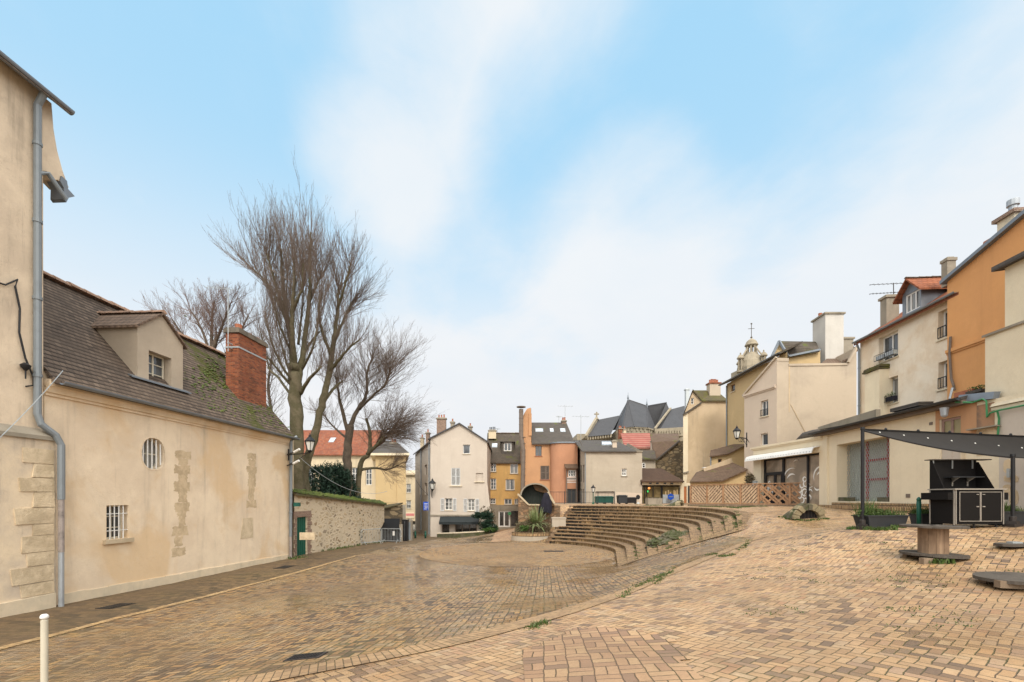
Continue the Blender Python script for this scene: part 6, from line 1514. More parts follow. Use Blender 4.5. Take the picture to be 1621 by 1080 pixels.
# ---------------- cream shop with steel lattice
t = thing('cream_shop', 'closed cream shop with a lattice grille over a red-framed door and a lean-to roof', 'shop', (16,18,1.1))
w = RW(14.97, 24.5, 5.0); xs = w.s_at; zm = 5.08
hg = (xs(1324),1.42,xs(1407.5),4.3,.75); hw = (xs(1487),w.z_at(1504,697),xs(1521),w.z_at(1504,661),.12); hd = (xs(1488),w.z_at(1504,775),xs(1520),w.z_at(1504,702),.06)
sE = xs(1480)
g = G(); facade(g, w, .7, [(0,zm),(sE,zm),(sE+.01,4.95),(w.L,4.6)], [hg,hw,hd]); g.poly(w.p(0,.7),w.p(0,.7,-5),w.p(0,zm,-5),w.p(0,zm)); g.build('wall', M['plaster_cream'], t)
g = G(); a,c,b,d = hg[:4]; g.poly(w.p(a,c,-.75),w.p(b,c,-.75),w.p(b,d,-.75),w.p(a,d,-.75)); gp = g.build('shop_window', M['concrete'], t)
g = G(); 
pa, pb = a+.02, b
st_ = .14; n = int((pb-pa+d-c)/st_)
for k in range(n):
    for sgn in (1,-1):
        s0 = pa+k*st_ if sgn>0 else pa+k*st_; zs = c
        # diagonal from (s0,c) leaning; clip to the opening
        x0,z0_,x1,z1_ = (s0,c,s0-(d-c)*.55,d) if sgn>0 else (s0-(d-c)*.55,c,s0,d)
        def cl(x0,z0,x1,z1):
            t0,t1 = 0,1; dx_ = x1-x0
            for lo,hi in ((pa,pb),):
                for bnd,sg in ((lo,1),(hi,-1)):
                    f0,f1 = (x0-bnd)*sg,(x1-bnd)*sg
                    if f0<0 and f1<0: return None
                    if f0<0: t0 = max(t0, f0/(f0-f1))
                    if f1<0: t1 = min(t1, f0/(f0-f1))
            if t0>=t1: return None
            return (x0+dx_*t0,z0+(z1-z0)*t0,x0+dx_*t1,z0+(z1-z0)*t1)
        q = cl(x0,z0_,x1,z1_)
        if q: g.bar(w.p(q[0],q[1],-.5),w.p(q[2],q[3],-.5),.016,.01)
g.build('lattice_grille', M['galv'], gp)
g = G(); m1 = xs(1372.5)-.05+.2; 
sl, sr = a+(b-a)*.36, a+(b-a)*.74
for s_ in (sl,sr): g.slab([w.p(s_-.07,c,-.6),w.p(s_+.07,c,-.6),w.p(s_+.07,d,-.6),w.p(s_-.07,d,-.6)],.08,tuple(-w.n))
for f in (.36,.68): z = c+(d-c)*f; g.slab([w.p(sl,z-.05,-.6),w.p(sr,z-.05,-.6),w.p(sr,z+.05,-.6),w.p(sl,z+.05,-.6)],.08,tuple(-w.n))
g.build('door_frame', M['redpaint'], gp)
g = G(); g.slab([w.p(a,c,-.66),w.p(b,c,-.66),w.p(b,d,-.66),w.p(a,d,-.66)],.02,tuple(-w.n)); g.build('pane', M['glass_sky'] if False else paint('dusty_shop_glass',(.36,.40,.36),.3,0,.25), gp)
window(t, w, hw, .1, 2, 1, 'rose_frame', 'ochre_blind', .10, None)
g = G(); a,c,b,d = hd[:4]; g.poly(w.p(a,c,-.05),w.p(b,c,-.05),w.p(b,d,-.05),w.p(a,d,-.05)); g.slab([w.p((a+b)/2-.03,c,-.03),w.p((a+b)/2+.03,c,-.03),w.p((a+b)/2+.03,d,-.03),w.p((a+b)/2-.03,d,-.03)],.03,tuple(-w.n)); g.build('panel_door', M['plaster_white'], t)
def panel(x0,x1,z0,z1,mat,o=.015,name='plaster_patch'):
    g = G(); g.slab([w.p(xs(x0),z0,o),w.p(xs(x1),z0,o),w.p(xs(x1),z1,o),w.p(xs(x0),z1,o)],.03,tuple(-w.n)); return g.build(name, M[mat], t)
zz_ = lambda x,y: w.z_at(x,y)
# orange plaster round the window
z_l, z_h = hw[1], hw[3]
panel(1481,1486.9,z_l,4.93,'plaster_orange'); panel(1521.1,1546,zz_(1533,692),4.9,'plaster_orange'); panel(1487,1521,z_h+.01,4.93,'plaster_orange')
panel(1546.2,1574,zz_(1560,677),4.78,'patched'); panel(1546,1581,zz_(1563,720),zz_(1563,679.5),'stain_stone'); panel(1522,1528,zz_(1525,770),zz_(1525,694),'limestone')
panel(1581.5,1900,.9,4.55,'plaster_white',.012)
g = G(); rq = random.Random(11); 
for (x0,x1,y0,y1) in ((1589,1601,728,750),(1590,1612,751,764),(1588,1600,766,784),(1598,1613,776,800),(1589,1606,801,817),(1592,1618,818,835)):
    zc0, zc1 = zz_((x0+x1)/2,y1), zz_((x0+x1)/2,y0); s0,s1 = xs(x0),xs(x1); n_=9; cs=[]
    for k in range(n_): aa = 2*math.pi*k/n_; rr_ = rq.uniform(.85,1.15); cs.append(((s0+s1)/2+(s1-s0)/2*rr_*math.copysign(abs(math.cos(aa))**.6,math.cos(aa)), (zc0+zc1)/2+(zc1-zc0)/2*rr_*math.copysign(abs(math.sin(aa))**.6,math.sin(aa))))
    g.slab([w.p(a_,b_,.025) for a_,b_ in cs],.03,tuple(-w.n))
g.build('exposed_stone', M['stain_stone'], t)
g = G(); g.slab([w.p(xs(1538),zz_(1560,678.5),.2),w.p(xs(1585),zz_(1560,678.5),.2),w.p(xs(1585),zz_(1560,676.5),.2),w.p(xs(1538),zz_(1560,676.5),.2)],.2,tuple(-w.n)); g.build('stone_ledge', M['concrete'], t)
g = G(); g.slab([w.p(xs(1571),4.62,.1),w.p(w.L,4.62,.1),w.p(w.L,4.74,.02),w.p(xs(1571),4.74,.02)],.12,tuple(-w.n)); g.slab([w.p(xs(1571),4.5,.05),w.p(w.L,4.5,.05),w.p(w.L,4.6,.05),w.p(xs(1571),4.6,.05)],.05,tuple(-w.n)); g.build('cornice', M['concrete_pale'], t)
# piers left of the door, vents
g = G(); g.slab([w.p(-.05,.7,.1),w.p(xs(1311.5),.7,.1),w.p(xs(1311.5),5.0,.1),w.p(-.05,5.0,.1)],.1,tuple(-w.n)); g.slab([w.p(-.05,.7,.1),w.p(-.05,.7,-.6),w.p(-.05,5,-.6),w.p(-.05,5,.1)],.04,tuple(-w.u)); g.build('pilaster', M['plaster_cream'], t)
for x0,y0,x1,y1 in ((1434,782,1440.5,788),(1471,668.5,1476,673)):
    h = w.hole(x0,y0,x1,y1); g = G(); g.slab([w.p(h[0],h[1],.02),w.p(h[2],h[1],.02),w.p(h[2],h[3],.02),w.p(h[0],h[3],.02)],.03,tuple(-w.n)); g.build('vent', M['shutter_dk'], t)
# brick base in two courses
s0 = xs(1323); s1 = xs(1476); g = G(); uvs = []
for (o,z1) in ((.55,1.21),(.22,1.36)):
    g.slab([w.p(s0 if o<.4 else s0,.7,o),w.p(s1,.7,o),w.p(s1,z1,o),w.p(s0,z1,o)],o,tuple(-w.n))
g.slab([w.p(-.1,.7,.16),w.p(s0-.02,.7,.16),w.p(s0-.02,1.22,.16),w.p(-.1,1.22,.16)],.1,tuple(-w.n))
g.build('brick_base', M['brick_yel'], t)
for (x0,x1) in ((1325,1342),(1386,1404)):
    g = G(); a,b = xs(x0),xs(x1); g.slab([w.p(a,1.38,-.05),w.p(b,1.38,-.05),w.p(b,1.62,-.05),w.p(a,1.62,-.05)],.3,tuple(-w.n)); g.build('stone_block', M['mossrock'], t)
# lean-to roof with gutter
sR = xs(1536)
g = G(); g.slab([w.p(-.25,5.12,.42),w.p(sR,5.12,.42),w.p(sR,6.1,-3.6),w.p(-.25,6.1,-3.6)],.12); rf = g.build('roof', M['slate_dark'], t)
gutter(t, w.p(-.3,5.1,.5), w.p(sR+.1,5.1,.5), .09, 'darkgrey')
g = G(); g.slab([w.p(-.2,4.9,.3),w.p(sR,4.9,.3),w.p(sR,5.05,.3),w.p(-.2,5.05,.3)],.3,tuple(-w.n)); g.build('eaves_board', M['shutter_dk'], t)
g = G(); g.slab([w.p(xs(1522),5.02,.16),w.p(xs(1576),4.88,.1),w.p(xs(1576),5.12,.05),w.p(xs(1522),5.28,.1)],.2,tuple(-w.n)); g.build('lead_flashing', M['zinc'], t)
g = G(); g.slab([w.p(-.3,5.3,.05),w.p(xs(1365),5.3,-.6),w.p(xs(1365),5.75,-.6),w.p(-.3,5.45,.05)],.2,tuple(-w.n)); g.build('parapet', M['concrete'], t)
c = w.p(xs(1514),4.85,.42); g = G(); g.lathe(c-Vector((0,0,.32)),[(.05,0),(.1,.05),(.13,.3),(.14,.34)],10); g.build('rain_head', M['zinc_pale'], t)
g = G(); g.tube([w.p(xs(1512),5.2,.2),w.p(xs(1512),5.6,.1)],.035,8); g.build('vent_pipe', M['zinc_pale'], t)
bxp = [(1488,639,'red clay trough on the dark lean-to roof','terracotta',.75,.2,.18),(1504,637,'dark planting tray of greenery on the lean-to roof','wood_grey',.6,.25,.1),(1396,657,'flat dark roof hatch lying on the lean-to roof','slate_dark',1.6,.6,.16)]
for px,py,lb,mt,sx_,sy_,sz_ in bxp:
    s_ = xs(px); off = -.9 if px>1400 else -1.2; q = w.p(s_, 5.12+(.42-off)*.244, off); g = G(); g.obox(q, sx_, sy_, sz_, DL); o = g.build('roof_trough' if px>1400 else 'roof_hatch', M[mt], None); tag(o, lb, 'trough' if px>1400 else 'hatch')
    if px == 1504:
        lg = G(); rq = random.Random(2)
        for _ in range(160):
            p = q+Vector((rq.uniform(-.1,.1),rq.uniform(-.3,.3),.1+rq.random()*.15)); v1 = Vector((rq.uniform(-1,1),rq.uniform(-1,1),rq.uniform(-1,1)))*.06; v2 = Vector((rq.uniform(-1,1),rq.uniform(-1,1),rq.uniform(-1,1)))*.06; lg.add([p,p+v1,p+v2],[(0,1,2)])
        lg.build('leaves', M['leaf_green'], o)
g = G(); g.tube([w.p(xs(1528),5.0,.35),w.p(xs(1545),4.9,.12),w.p(xs(1560),4.95,.1),w.p(xs(1566),4.85,.1),w.p(xs(1567),4.3,.1),w.p(xs(1573),4.42,.12),w.p(xs(1590),4.45,.14),w.p(xs(1660),4.46,.14)],.03,6)
g.tube([w.p(xs(1585),4.44,.13),w.p(xs(1584),4.2,.06),w.p(xs(1582),3.6,.06),w.p(xs(1583),3.2,.05)],.03,6); o = g.build('hose', M['cable_green'], None); tag(o,'green hose looping along the wall above the shade sail','hose')
h = w.hole(1599,742,1603.5,756); g = G(); g.slab([w.p(h[0],h[1],.12),w.p(h[2],h[1],.12),w.p(h[2],h[3],.12),w.p(h[0],h[3],.12)],.12,tuple(-w.n)); o = g.build('meter_box', M['galv'], None); tag(o,'small grey electrical box on the stone-patched wall at the right edge','electrical box')
# ---------------- glazed shop
t = thing('glazed_shop', 'single-storey shop with tinted windows, white swirl decals and a rolled white awning', 'shop', (16,27,1.1))
w = pxwall(1192,30.2,1302,24.3); xs = w.s_at; zc = 4.82
hg = (xs(1204),1.0,xs(1300),4.05,.3)
g = G(); facade(g, w, .7, [(0,zc),(w.L,zc)], [hg]); g.poly(w.p(0,.7),w.p(0,.7,-6),w.p(0,zc,-6),w.p(0,zc)); g.poly(w.p(0,zc-.1),w.p(w.L,zc-.1),w.p(w.L,zc-.1,-5),w.p(0,zc-.1,-6)); g.build('wall', M['plaster_cream'], t)
g = G(); g.slab([w.p(-.15,zc-.02,.14),w.p(w.L,zc-.02,.14),w.p(w.L,zc+.10,.14),w.p(-.15,zc+.10,.14)],.3,tuple(-w.n)); g.slab([w.p(-.08,zc-.1,.07),w.p(w.L,zc-.1,.07),w.p(w.L,zc-.02,.07),w.p(-.08,zc-.02,.07)],.07,tuple(-w.n)); g.build('coping', M['plaster_cream'], t)
g = G(); a,c,b,d = hg[:4]; g.poly(w.p(a,c,-.28),w.p(b,c,-.28),w.p(b,d,-.28),w.p(a,d,-.28))
fr = G()
def vbar(x0,x1,z0,z1,o=-.2): fr.slab([w.p(xs(x0),z0,o),w.p(xs(x1),z0,o),w.p(xs(x1),z1,o),w.p(xs(x0),z1,o)],.08,tuple(-w.n))
vbar(1204.1,1206,1,4.03); vbar(1232.5,1235.5,1,4.03); vbar(1271,1273.5,1,4.03); vbar(1299,1300,1,4.03); fr.slab([w.p(a,3.95,-.2),w.p(b,3.95,-.2),w.p(b,4.03,-.2),w.p(a,4.03,-.2)],.08,tuple(-w.n))
vbar(1206,1232.5,3.02,3.2,-.19); vbar(1219.5,1222.5,1,3.02); vbar(1206,1207.5,1,3.02,-.18); vbar(1231,1232.5,1,3.02,-.18)
fo = fr.build('glazing_frame', M['black'], t); g.build('pane', M['glass_shop'], fo)
def swirl(cx,cz,kind,k=1.0):
    g = G()
    def arc(x,z,r,a0,a1,wd,n=12):
        for i in range(n):
            t0 = a0+(a1-a0)*i/n; t1 = a0+(a1-a0)*(i+1)/n; w0 = wd*math.sin(math.pi*(i+.1)/(n+.2)); w1 = wd*math.sin(math.pi*(i+1.1)/(n+1.2))
            g.poly(*[w.p(x+(r+s_)*math.cos(q), z+(r+s_)*math.sin(q), -.26) for q,s_ in ((t0,-w0),(t1,-w1),(t1,w1),(t0,w0))])
    if kind == 'c':
        arc(cx,cz,.75*k,R(70),R(200),.05); arc(cx,cz-.1,.5*k,R(60),R(150),.06); arc(cx-.3,cz-.5,.3*k,R(190),R(330),.05); arc(cx+.35,cz+.8,.4*k,R(70),R(130),.04); arc(cx-.45,cz-1.4,.9,R(100),R(160),.03)
    else:
        for i in range(9):
            a_ = i*.7; x = cx+math.cos(a_)*.42*k; z = cz+math.sin(a_)*.5*k; arc(x,z,.16*k,a_,a_+R(230),.045)
        arc(cx,cz,.2*k,0,R(300),.05); arc(cx,cz+.75*k,.13*k,0,R(360),.05)
    return g
for q_ in ((xs(1247),2.6,'c',1.0),(xs(1266.5),1.9,'f',1.0),(xs(1293),2.75,'c',.75),(xs(1211.5),2.1,'f',.62)): swirl(*q_).build('swirl_decal', M['white'], fo)
ag = G(); z = 4.2; ag.slab([w.p(-.12,z-.05,.5),w.p(xs(1298.5),z-.05,.5),w.p(xs(1298.5),z+.1,.42),w.p(-.12,z+.1,.42)],.1); ag.slab([w.p(-.12,z-.2,.55),w.p(xs(1298.5),z-.2,.55),w.p(xs(1298.5),z-.05,.5),w.p(-.12,z-.05,.5)],.05,tuple(-w.n)); ag.slab([w.p(-.1,z+.1,.42),w.p(xs(1298),z+.1,.42),w.p(xs(1298),z+.2,.02),w.p(-.1,z+.2,.02)],.04); ao = ag.build('awning', M['white'], t)
g = G(); n = 26; L_ = xs(1298.5)+.1
for k in range(n): s_ = -.1+L_*(k+.5)/n; g.slab([w.p(s_-.03,z-.12,.556),w.p(s_+.03,z-.12,.556),w.p(s_+.02,z-.08,.546),w.p(s_-.04,z-.08,.546)],.01,tuple(-w.n))
g.build('awning_slots', M['galv'], ao)
g = G(); g.tube([W(1262,698,26.6),W(1272,692,26.4),W(1288,688,25.9),W(1302,685,25.5)],[.1,.25,.27,.24],8); g.jitter(.06,3); o = g.build('roof_tarpaulin', M['slate_dark'], None, True); tag(o,'dark green tarpaulin bundle on the flat roof of the glazed shop','tarpaulin')
# ---------------- slatted timber fence on its deck
t = thing('slatted_fence', 'brown timber fence of zigzag diagonal slats along the raised deck', 'fence', (14,28.5,1.1))
A_, B_ = (11.95,31.4), (17.75,26.1)
w = pxwall(1093,31.0,1301,25.6); xs = w.s_at
posts = [1093,1119,1144.5,1172,1200.5,1250,1300]
zb, ztp = 1.24, 2.42
postg=[]
for x in posts:
    s_ = xs(x); big = x in (1200.5,1250,1300,1093); g = G(); g.slab([w.p(s_-.06,zb-.15,.06),w.p(s_+.06,zb-.15,.06),w.p(s_+.06,ztp,.06),w.p(s_-.06,ztp,.06)],.12,tuple(-w.n)); g.build('post', M['wood_fence'], t)
g = G(); g.slab([w.p(0,ztp+.004,.09),w.p(w.L,ztp+.004,.09),w.p(w.L,ztp+.064,.09),w.p(0,ztp+.064,.09)],.18,tuple(-w.n)); g.slab([w.p(0,zb-.06,.045),w.p(w.L,zb-.06,.045),w.p(w.L,zb+.02,.045),w.p(0,zb+.02,.045)],.09,tuple(-w.n)); g.build('rail', M['wood_fence'], t)
rq = random.Random(4)
for i in range(len(posts)-1):
    a, b = xs(posts[i])+.06, xs(posts[i+1])-.06; g = G(); lo, hi = zb+.02, ztp
    far = i < 4
    def seg(x0,z0,x1,z1,o,wd=.11):
        # clip to box
        t0,t1 = 0.,1.; dx_,dz_ = x1-x0,z1-z0
        for p_,q_ in ((-dx_,x0-a),(dx_,b-x0),(-dz_,z0-lo),(dz_,hi-z0)):
            if p_ == 0:
                if q_ < 0: return
            else:
                r_ = q_/p_
                if p_ < 0: t0 = max(t0,r_)
                else: t1 = min(t1,r_)
        if t1-t0 < .02: return
        g.bar(w.p(x0+dx_*t0,z0+dz_*t0,o),w.p(x0+dx_*t1,z0+dz_*t1,o),wd,.02,up=tuple(w.n)) if False else g.bar(w.p(x0+dx_*t0,z0+dz_*t0,o),w.p(x0+dx_*t1,z0+dz_*t1,o),.025,wd)
    m_ = (a+b)/2; stp = .2
    if far:
        sg = 1 if i%2 else -1
        for k in range(-8,12):
            x0 = a+k*stp
            if sg>0: seg(x0,lo,x0+1.0,hi,.02); 
            else: seg(x0,hi,x0+1.0,lo,.02)
            if k%2==0 and m_:
                if sg>0: seg(x0,hi,x0+.6,(lo+hi)/2,-.01,.05)
                else: seg(x0,lo,x0+.6,(lo+hi)/2,-.01,.05)
    else:
        for k in range(-12,26):
            off_ = k*stp
            # left half: slats falling right below, rising right on top -> arrow weave
            seg(a+off_-1.2,hi+.0,a+off_-1.2+2.4,lo-1.2+.0,.02) if k%3!=1 else None
        for k in range(-12,26):
            off_ = k*stp
            seg(a+off_*1.3-1.2,lo,a+off_*1.3,hi,-.012) if k%2==0 else None
    g.build('slat_panel', M['wood_fence'] if not far else M['wood_fence2'], t)
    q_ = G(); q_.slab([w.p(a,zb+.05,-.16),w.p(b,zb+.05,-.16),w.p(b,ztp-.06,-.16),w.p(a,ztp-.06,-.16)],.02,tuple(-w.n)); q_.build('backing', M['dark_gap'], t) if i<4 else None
g = G(); g.slab([w.p(-.1,1.18,.25),w.p(w.L+.1,1.18,.25),w.p(w.L+.1,1.18,-2.5),w.p(-.1,1.18,-2.5)],.25); o = g.build('wooden_deck', M['wood'], None); tag(o,'low timber deck carrying the zigzag slatted fence','deck')
# things glimpsed behind the fence
wo2 = w.off(-1.6)
def clutter(px, py, Y, lb, nm, cat, mat, sx_, sy_, sz_):
    q = W(px,py,Y); g = G(); g.obox((q.x,q.y,1.19), sx_, sy_, sz_, DL); g.obox((q.x,q.y,1.19+sz_), sx_*1.1, sy_*1.1, .04, DL); o = g.build(nm, M[mat], None); tag(o, lb, cat)
clutter(1193,770,29.3,'pale grey box standing above the fence beside the glazed shop','storage_box','box','galv',.34,.3,1.45)
clutter(1226,785,28.7,'stack of coloured crates behind the middle of the slatted fence','crate_stack','crates','tarp',.8,.5,.6)
clutter(1278,790,27.4,'dark folded furniture behind the right end of the slatted fence','folded_table','table','darkgrey',1.0,.4,.8)
# ================================================================ OBJECTS ON THE SQUARE
def gp_(x, y): return Vector((x, y, gz(x, y)))
# ---- cable drum table
def drum(c):
    t = thing('cable_drum_table', 'weathered wooden cable drum standing as a table on the upper paving', 'table', c)
    k_ = c.y/720*.745; rb = 56.5*k_; rt = 56*k_; rd = 25.5*k_; zt = zpx(832,c.y)-c.z
    def disc(z, r, th, nm, mat, tilt):
        g = G(); k = 7
        for j in range(k):          # planks of the round flange
            x0 = -r+2*r*j/k+.004; x1 = -r+2*r*(j+1)/k-.004; P = []
            m = 6
            for q in range(m+1): x = x0+(x1-x0)*q/m; P.append((x, math.sqrt(max(0,r*r-x*x))))
            for q in range(m,-1,-1): x = x0+(x1-x0)*q/m; P.append((x, -math.sqrt(max(0,r*r-x*x))))
            dz = random.uniform(-.005,.005)
            g.slab([c+Vector((y_*.98, x, z+th+dz+y_*tilt)) for x,y_ in P], th)
        g.jitter(.004,9); return g.build(nm, mat, t)
    disc(.07,rb,.045,'bottom_flange',M['wood_grey'],-.03); disc(zt-.04,rt,.04,'top_flange',M['wood_grey'],-.012)
    g = G(); n = 12
    for k in range(n):
        a0 = 2*math.pi*(k+.02)/n; a1 = 2*math.pi*(k+.98)/n; r = rd
        P = [(r*math.cos(a0),r*math.sin(a0)),(r*math.cos(a1),r*math.sin(a1)),((r-.03)*math.cos(a1),(r-.03)*math.sin(a1)),((r-.03)*math.cos(a0),(r-.03)*math.sin(a0))]
        g.slab([c+Vector((x,y,zt-.038)) for x,y in P],zt-.15)
    g.build('drum', M['wood_spool'], t)
    g = G(); g.tube([c+Vector((0,0,zt)),c+Vector((0,0,zt+.02))],.04,10); g.build('hub', M['iron'], t)
    for dx_,dy_ in ((-rb*.62,-rb*.62),(rb*.55,-.1),(-.2,rb*.6)):
        q = gp_(c.x+dx_, c.y+dy_); g = G(); g.obox(q-Vector((0,0,.03)), rb*.8 if dx_<-.3 else .2, .1, max(.07,c.z+.07-q.z+.02), (1,.05)); g.build('timber_block', M['wood'], t)
    return t
c0 = ground(1484,886); drum(Vector((c0.x+.02,c0.y+.12,c0.z)))
# ---- loose flange cropped by the frame, on a timber
c = ground(1632,930); c = Vector((c.x,c.y+.2,c.z))
t = thing('drum_flange', 'round weathered wooden flange lying on a timber at the right edge', 'drum flange', c)
g = G(); n=36; FR = 67*c.y/720*.74
g.slab([c+Vector((FR*math.cos(2*math.pi*k/n),FR*math.sin(2*math.pi*k/n),.13+.02*math.cos(2*math.pi*k/n))) for k in range(n)],.05); g.build('flange', M['wood_grey'], t)
g = G(); g.bar(c+Vector((-FR,-FR*.35,.05)),c+Vector((FR,-FR*.75,.03)),.12,.11); g.bar(c+Vector((-FR*.7,FR*.4,.05)),c+Vector((FR,FR*.4,.05)),.12,.09); g.build('timber', M['wood'], t)
c = ground(1602,866); t = thing('base_plate', 'flat dark wooden base plate lying by the shade sail post', 'board', c)
g = G(); g.slab([c+Vector((x,y,.07)) for x,y in ((-.32,-.12),(-.2,-.2),(.9,-.18),(.9,.28),(-.1,.22),(-.3,.08))],.05); g.build('board', M['wood_grey'], t); g = G(); g.obox(c+Vector((.1,.05,.07)),.2,.12,.03); g.build('bracket', M['galv'], t)
# ---- black bar counter with open hood
bx0,bx1,by0,by1 = 11.0,12.21,11.3,11.98; zb = gz(11.6,11.6); zc = zpx(773.5,11.3)
t = thing('bar_counter', 'black wooden bar counter with pale-trimmed double doors and an open slanted hood', 'bar counter', (11.6,11.6,zb))
g = G(); g.box(bx0,bx1,by0,by1,zb+.1,zc-.03); g.build('cabinet', M['blackpanel'], t)
g = G(); g.box(bx0-.03,bx1+.05,by0-.04,by1+.03,zc-.03,zc); g.build('worktop', M['alu'], t)
g = G()
for (x0,x1) in ((bx0+.09,bx0+.09+.535),(bx0+.09+.545,bx1-.05)):
    pass
zl, zh = zb+.17, zc-.08
def trim(x0,x1,z0,z1,parent,nm='door_trim'):
    g = G(); f=.014; y=by0
    for a in ((x0,x1,z0,z0+f),(x0,x1,z1-f,z1),(x0,x0+f,z0+f,z1-f),(x1-f,x1,z0+f,z1-f)): g.box(a[0],a[1],y-.022,y-.012,a[2],a[3])
    return g.build(nm, M['alu'], parent)
xm = (bx0+.1+bx1-.06)/2
for (x0,x1,sx) in ((bx0+.10,xm-.004,1),(xm+.004,bx1-.06,-1)):
    g = G(); g.box(x0,x1,by0-.012,by0,zl,zh); do = g.build('door', M['blackpanel'], t); trim(x0,x1,zl,zh,do)
    hx = x1-.07 if sx>0 else x0+.07; g = G(); g.box(hx-.03,hx+.03,by0-.03,by0-.012,(zl+zh)/2-.012,(zl+zh)/2+.012); g.box(hx-.03,hx+.03,by0-.028,by0-.012,zh-.075,zh-.06); g.build('handle', M['alu'], do)
g = G()
for a in (bx0+.01,bx1-.02): g.box(a,a+.02,by0-.016,by0-.001,zb+.1,zc-.03)
g.box(bx0-.012,bx0-.001,by0,by0+.03,zb+.08,zc-.03); g.box(bx0-.012,bx0-.001,by1-.03,by1,zb+.08,zc-.03); g.build('corner_trim', M['alu'], t)
g = G(); g.box(bx0-.14,bx0-.013,by0+.03,by1+.1,zc-.28,zc-.10); g.build('side_tray', M['blackpanel'], t)
g = G(); g.box(bx1+.01,bx1+.12,by0,by0+.2,zc-.28,zc-.1); g.build('side_tray', M['blackpanel'], t)
for lx in (bx0+.55,bx1-.1,bx0+.05):
    g = G(); g.tube([(lx,by0+.08,zb-.02),(lx,by0+.08,zb+.1)],.022,8); g.lathe((lx,by0+.08,gz(lx,by0+.08)),[(.04,0),(.04,.02),(.02,.03)],8); g.build('foot', M['black'], t)
zt = zpx(729,12.0)
g = G(); g.box(bx0,bx1,by1-.02,by1,zc,zt); hb = g.build('hood_back', M['blackpanel'], t)
for x in (bx0, bx1-.02):
    g = G(); g.slab([(x,by1-.021,zc+.001),(x,by0+.2 if x>bx0 else by0+.28,zc+.001),(x,by1-.08,zt-.05),(x,by1-.021,zt-.05)],.02,(1,0,0)); g.build('hood_side', M['blackpanel'], t)
g = G(); g.box(bx0-.03,bx1+.30,by1-.12,by1+.12,zt,zt+.022); g.build('hood_top', M['wood_grey'], t)
zs = zpx(756,11.8)
g = G(); g.box(bx0+.35,bx1-.05,by1-.28,by1-.03,zs,zs+.02); sh_ = g.build('shelf', M['darkgrey'], t)
for x in (bx0+.55,bx0+.95): g = G(); g.box(x,x+.02,by1-.05,by1-.022,zs-.22,zs); g.slab([(x,by1-.03,zs-.12),(x,by1-.24,zs),(x,by1-.03,zs)],.02,(1,0,0)); g.build('bracket', M['alu'], sh_)
for x in (bx0+.05,bx0+.55,bx0+1.08): g = G(); g.box(x,x+.02,by1-.05,by1-.022,zt-.22,zt); g.build('strut', M['galv'], t)
# ---- shade sail on poles
pA = ground(1365,838); zA = CAMZ+(788-681)/720*pA.y
pB = ground(1603,834); zB = CAMZ+(788-724)/720*pB.y
def pole(p, z, lb):
    t = thing('sail_pole', lb, 'pole', p, 'poles of the shade sail')
    g = G(); g.tube([p+Vector((0,0,.05)), Vector((p.x,p.y,z))],.042,10); g.build('post', M['black'], t)
    g = G(); g.obox(p-Vector((0,0,.02)),.30,.24,.09,(1,.2)); g.obox(p+Vector((0,0,.07)),.2,.18,.07,(1,.5)); g.lathe(p+Vector((0,0,.14)),[(.07,0),(.07,.10),(.05,.12)],10); g.build('foot', M['iron'], t)
    g = G(); g.lathe(Vector((p.x,p.y,z)),[(.05,-.03),(.055,0),(.05,.05)],10); g.build('cap', M['black'], t); return t
pole(pA, zA+.03, 'black steel pole at the left corner of the shade sail beside a planter'); pole(pB, zB+.03, 'black steel pole under the right corner of the shade sail near the wall')
pC = Vector((pA.x+10.5, 14.6, zA+.0)); 
a_ = Vector((pA.x,pA.y,zA)); b_ = Vector((pB.x,pB.y,zB)); c_ = Vector((20.0,13.8,3.25)); d_ = Vector((18.6,9.6,2.55))
t = thing('shade_sail', 'charcoal fabric shade sail stretched from the black poles past the right edge', 'shade sail', a_)
g = G(); N = 22; uvg = {}
for i in range(N+1):
    for j in range(N+1):
        u = i/N; v = j/N
        lo = a_.lerp(b_,u) ; hi = a_.lerp(c_,u)
        if u > 0: pass
        p = lo.lerp(hi, v)
        sag = math.sin(math.pi*u)*.10*(1-v)+.35*math.sin(math.pi*v)*u*.5
        inw = math.sin(math.pi*u)*.18*(1-2*v)
        p = p+Vector((0,0,-sag))+(hi-lo)*0; uvg[i,j] = len(g.v); g.v.append(p)
for i in range(N):
    for j in range(N): g.f.append((uvg[i,j],uvg[i+1,j],uvg[i+1,j+1],uvg[i,j+1]))
M_ = 14; o = len(g.v)
# continuation beyond the second pole
for i in range(M_+1):
    for j in range(N+1):
        u = i/M_; v = j/N; lo = b_.lerp(d_,u); hi = c_; p = lo.lerp(hi,v)+Vector((0,0,-.35*math.sin(math.pi*v)*.5-.2*math.sin(math.pi*u)*(1-v))); g.v.append(p)
for i in range(M_):
    for j in range(N): k = o+i*(N+1)+j; g.f.append((k,k+N+1,k+N+2,k+1))
so2 = g.build('fabric', M['sail'], t, True); md = so2.modifiers.new('thick','SOLIDIFY'); md.thickness = .012
g = G(); edge = [g0 for g0 in [a_.lerp(b_,k/24)+Vector((0,0,-math.sin(math.pi*k/24)*.10-.01)) for k in range(25)]]; g.tube(edge,.022,6); edge2 = [a_.lerp(c_,k/24)+Vector((0,0,.01)) for k in range(25)]; g.tube(edge2,.022,6); g.build('hem', M['black'], t)
bs = thing('string_lights', 'string of clear bulbs clipped along the shade sail', 'string lights', a_)
g = G(); g.tube([p+Vector((0,-.02,.02)) for p in edge2],.008,4); g.build('cord', M['black'], bs)
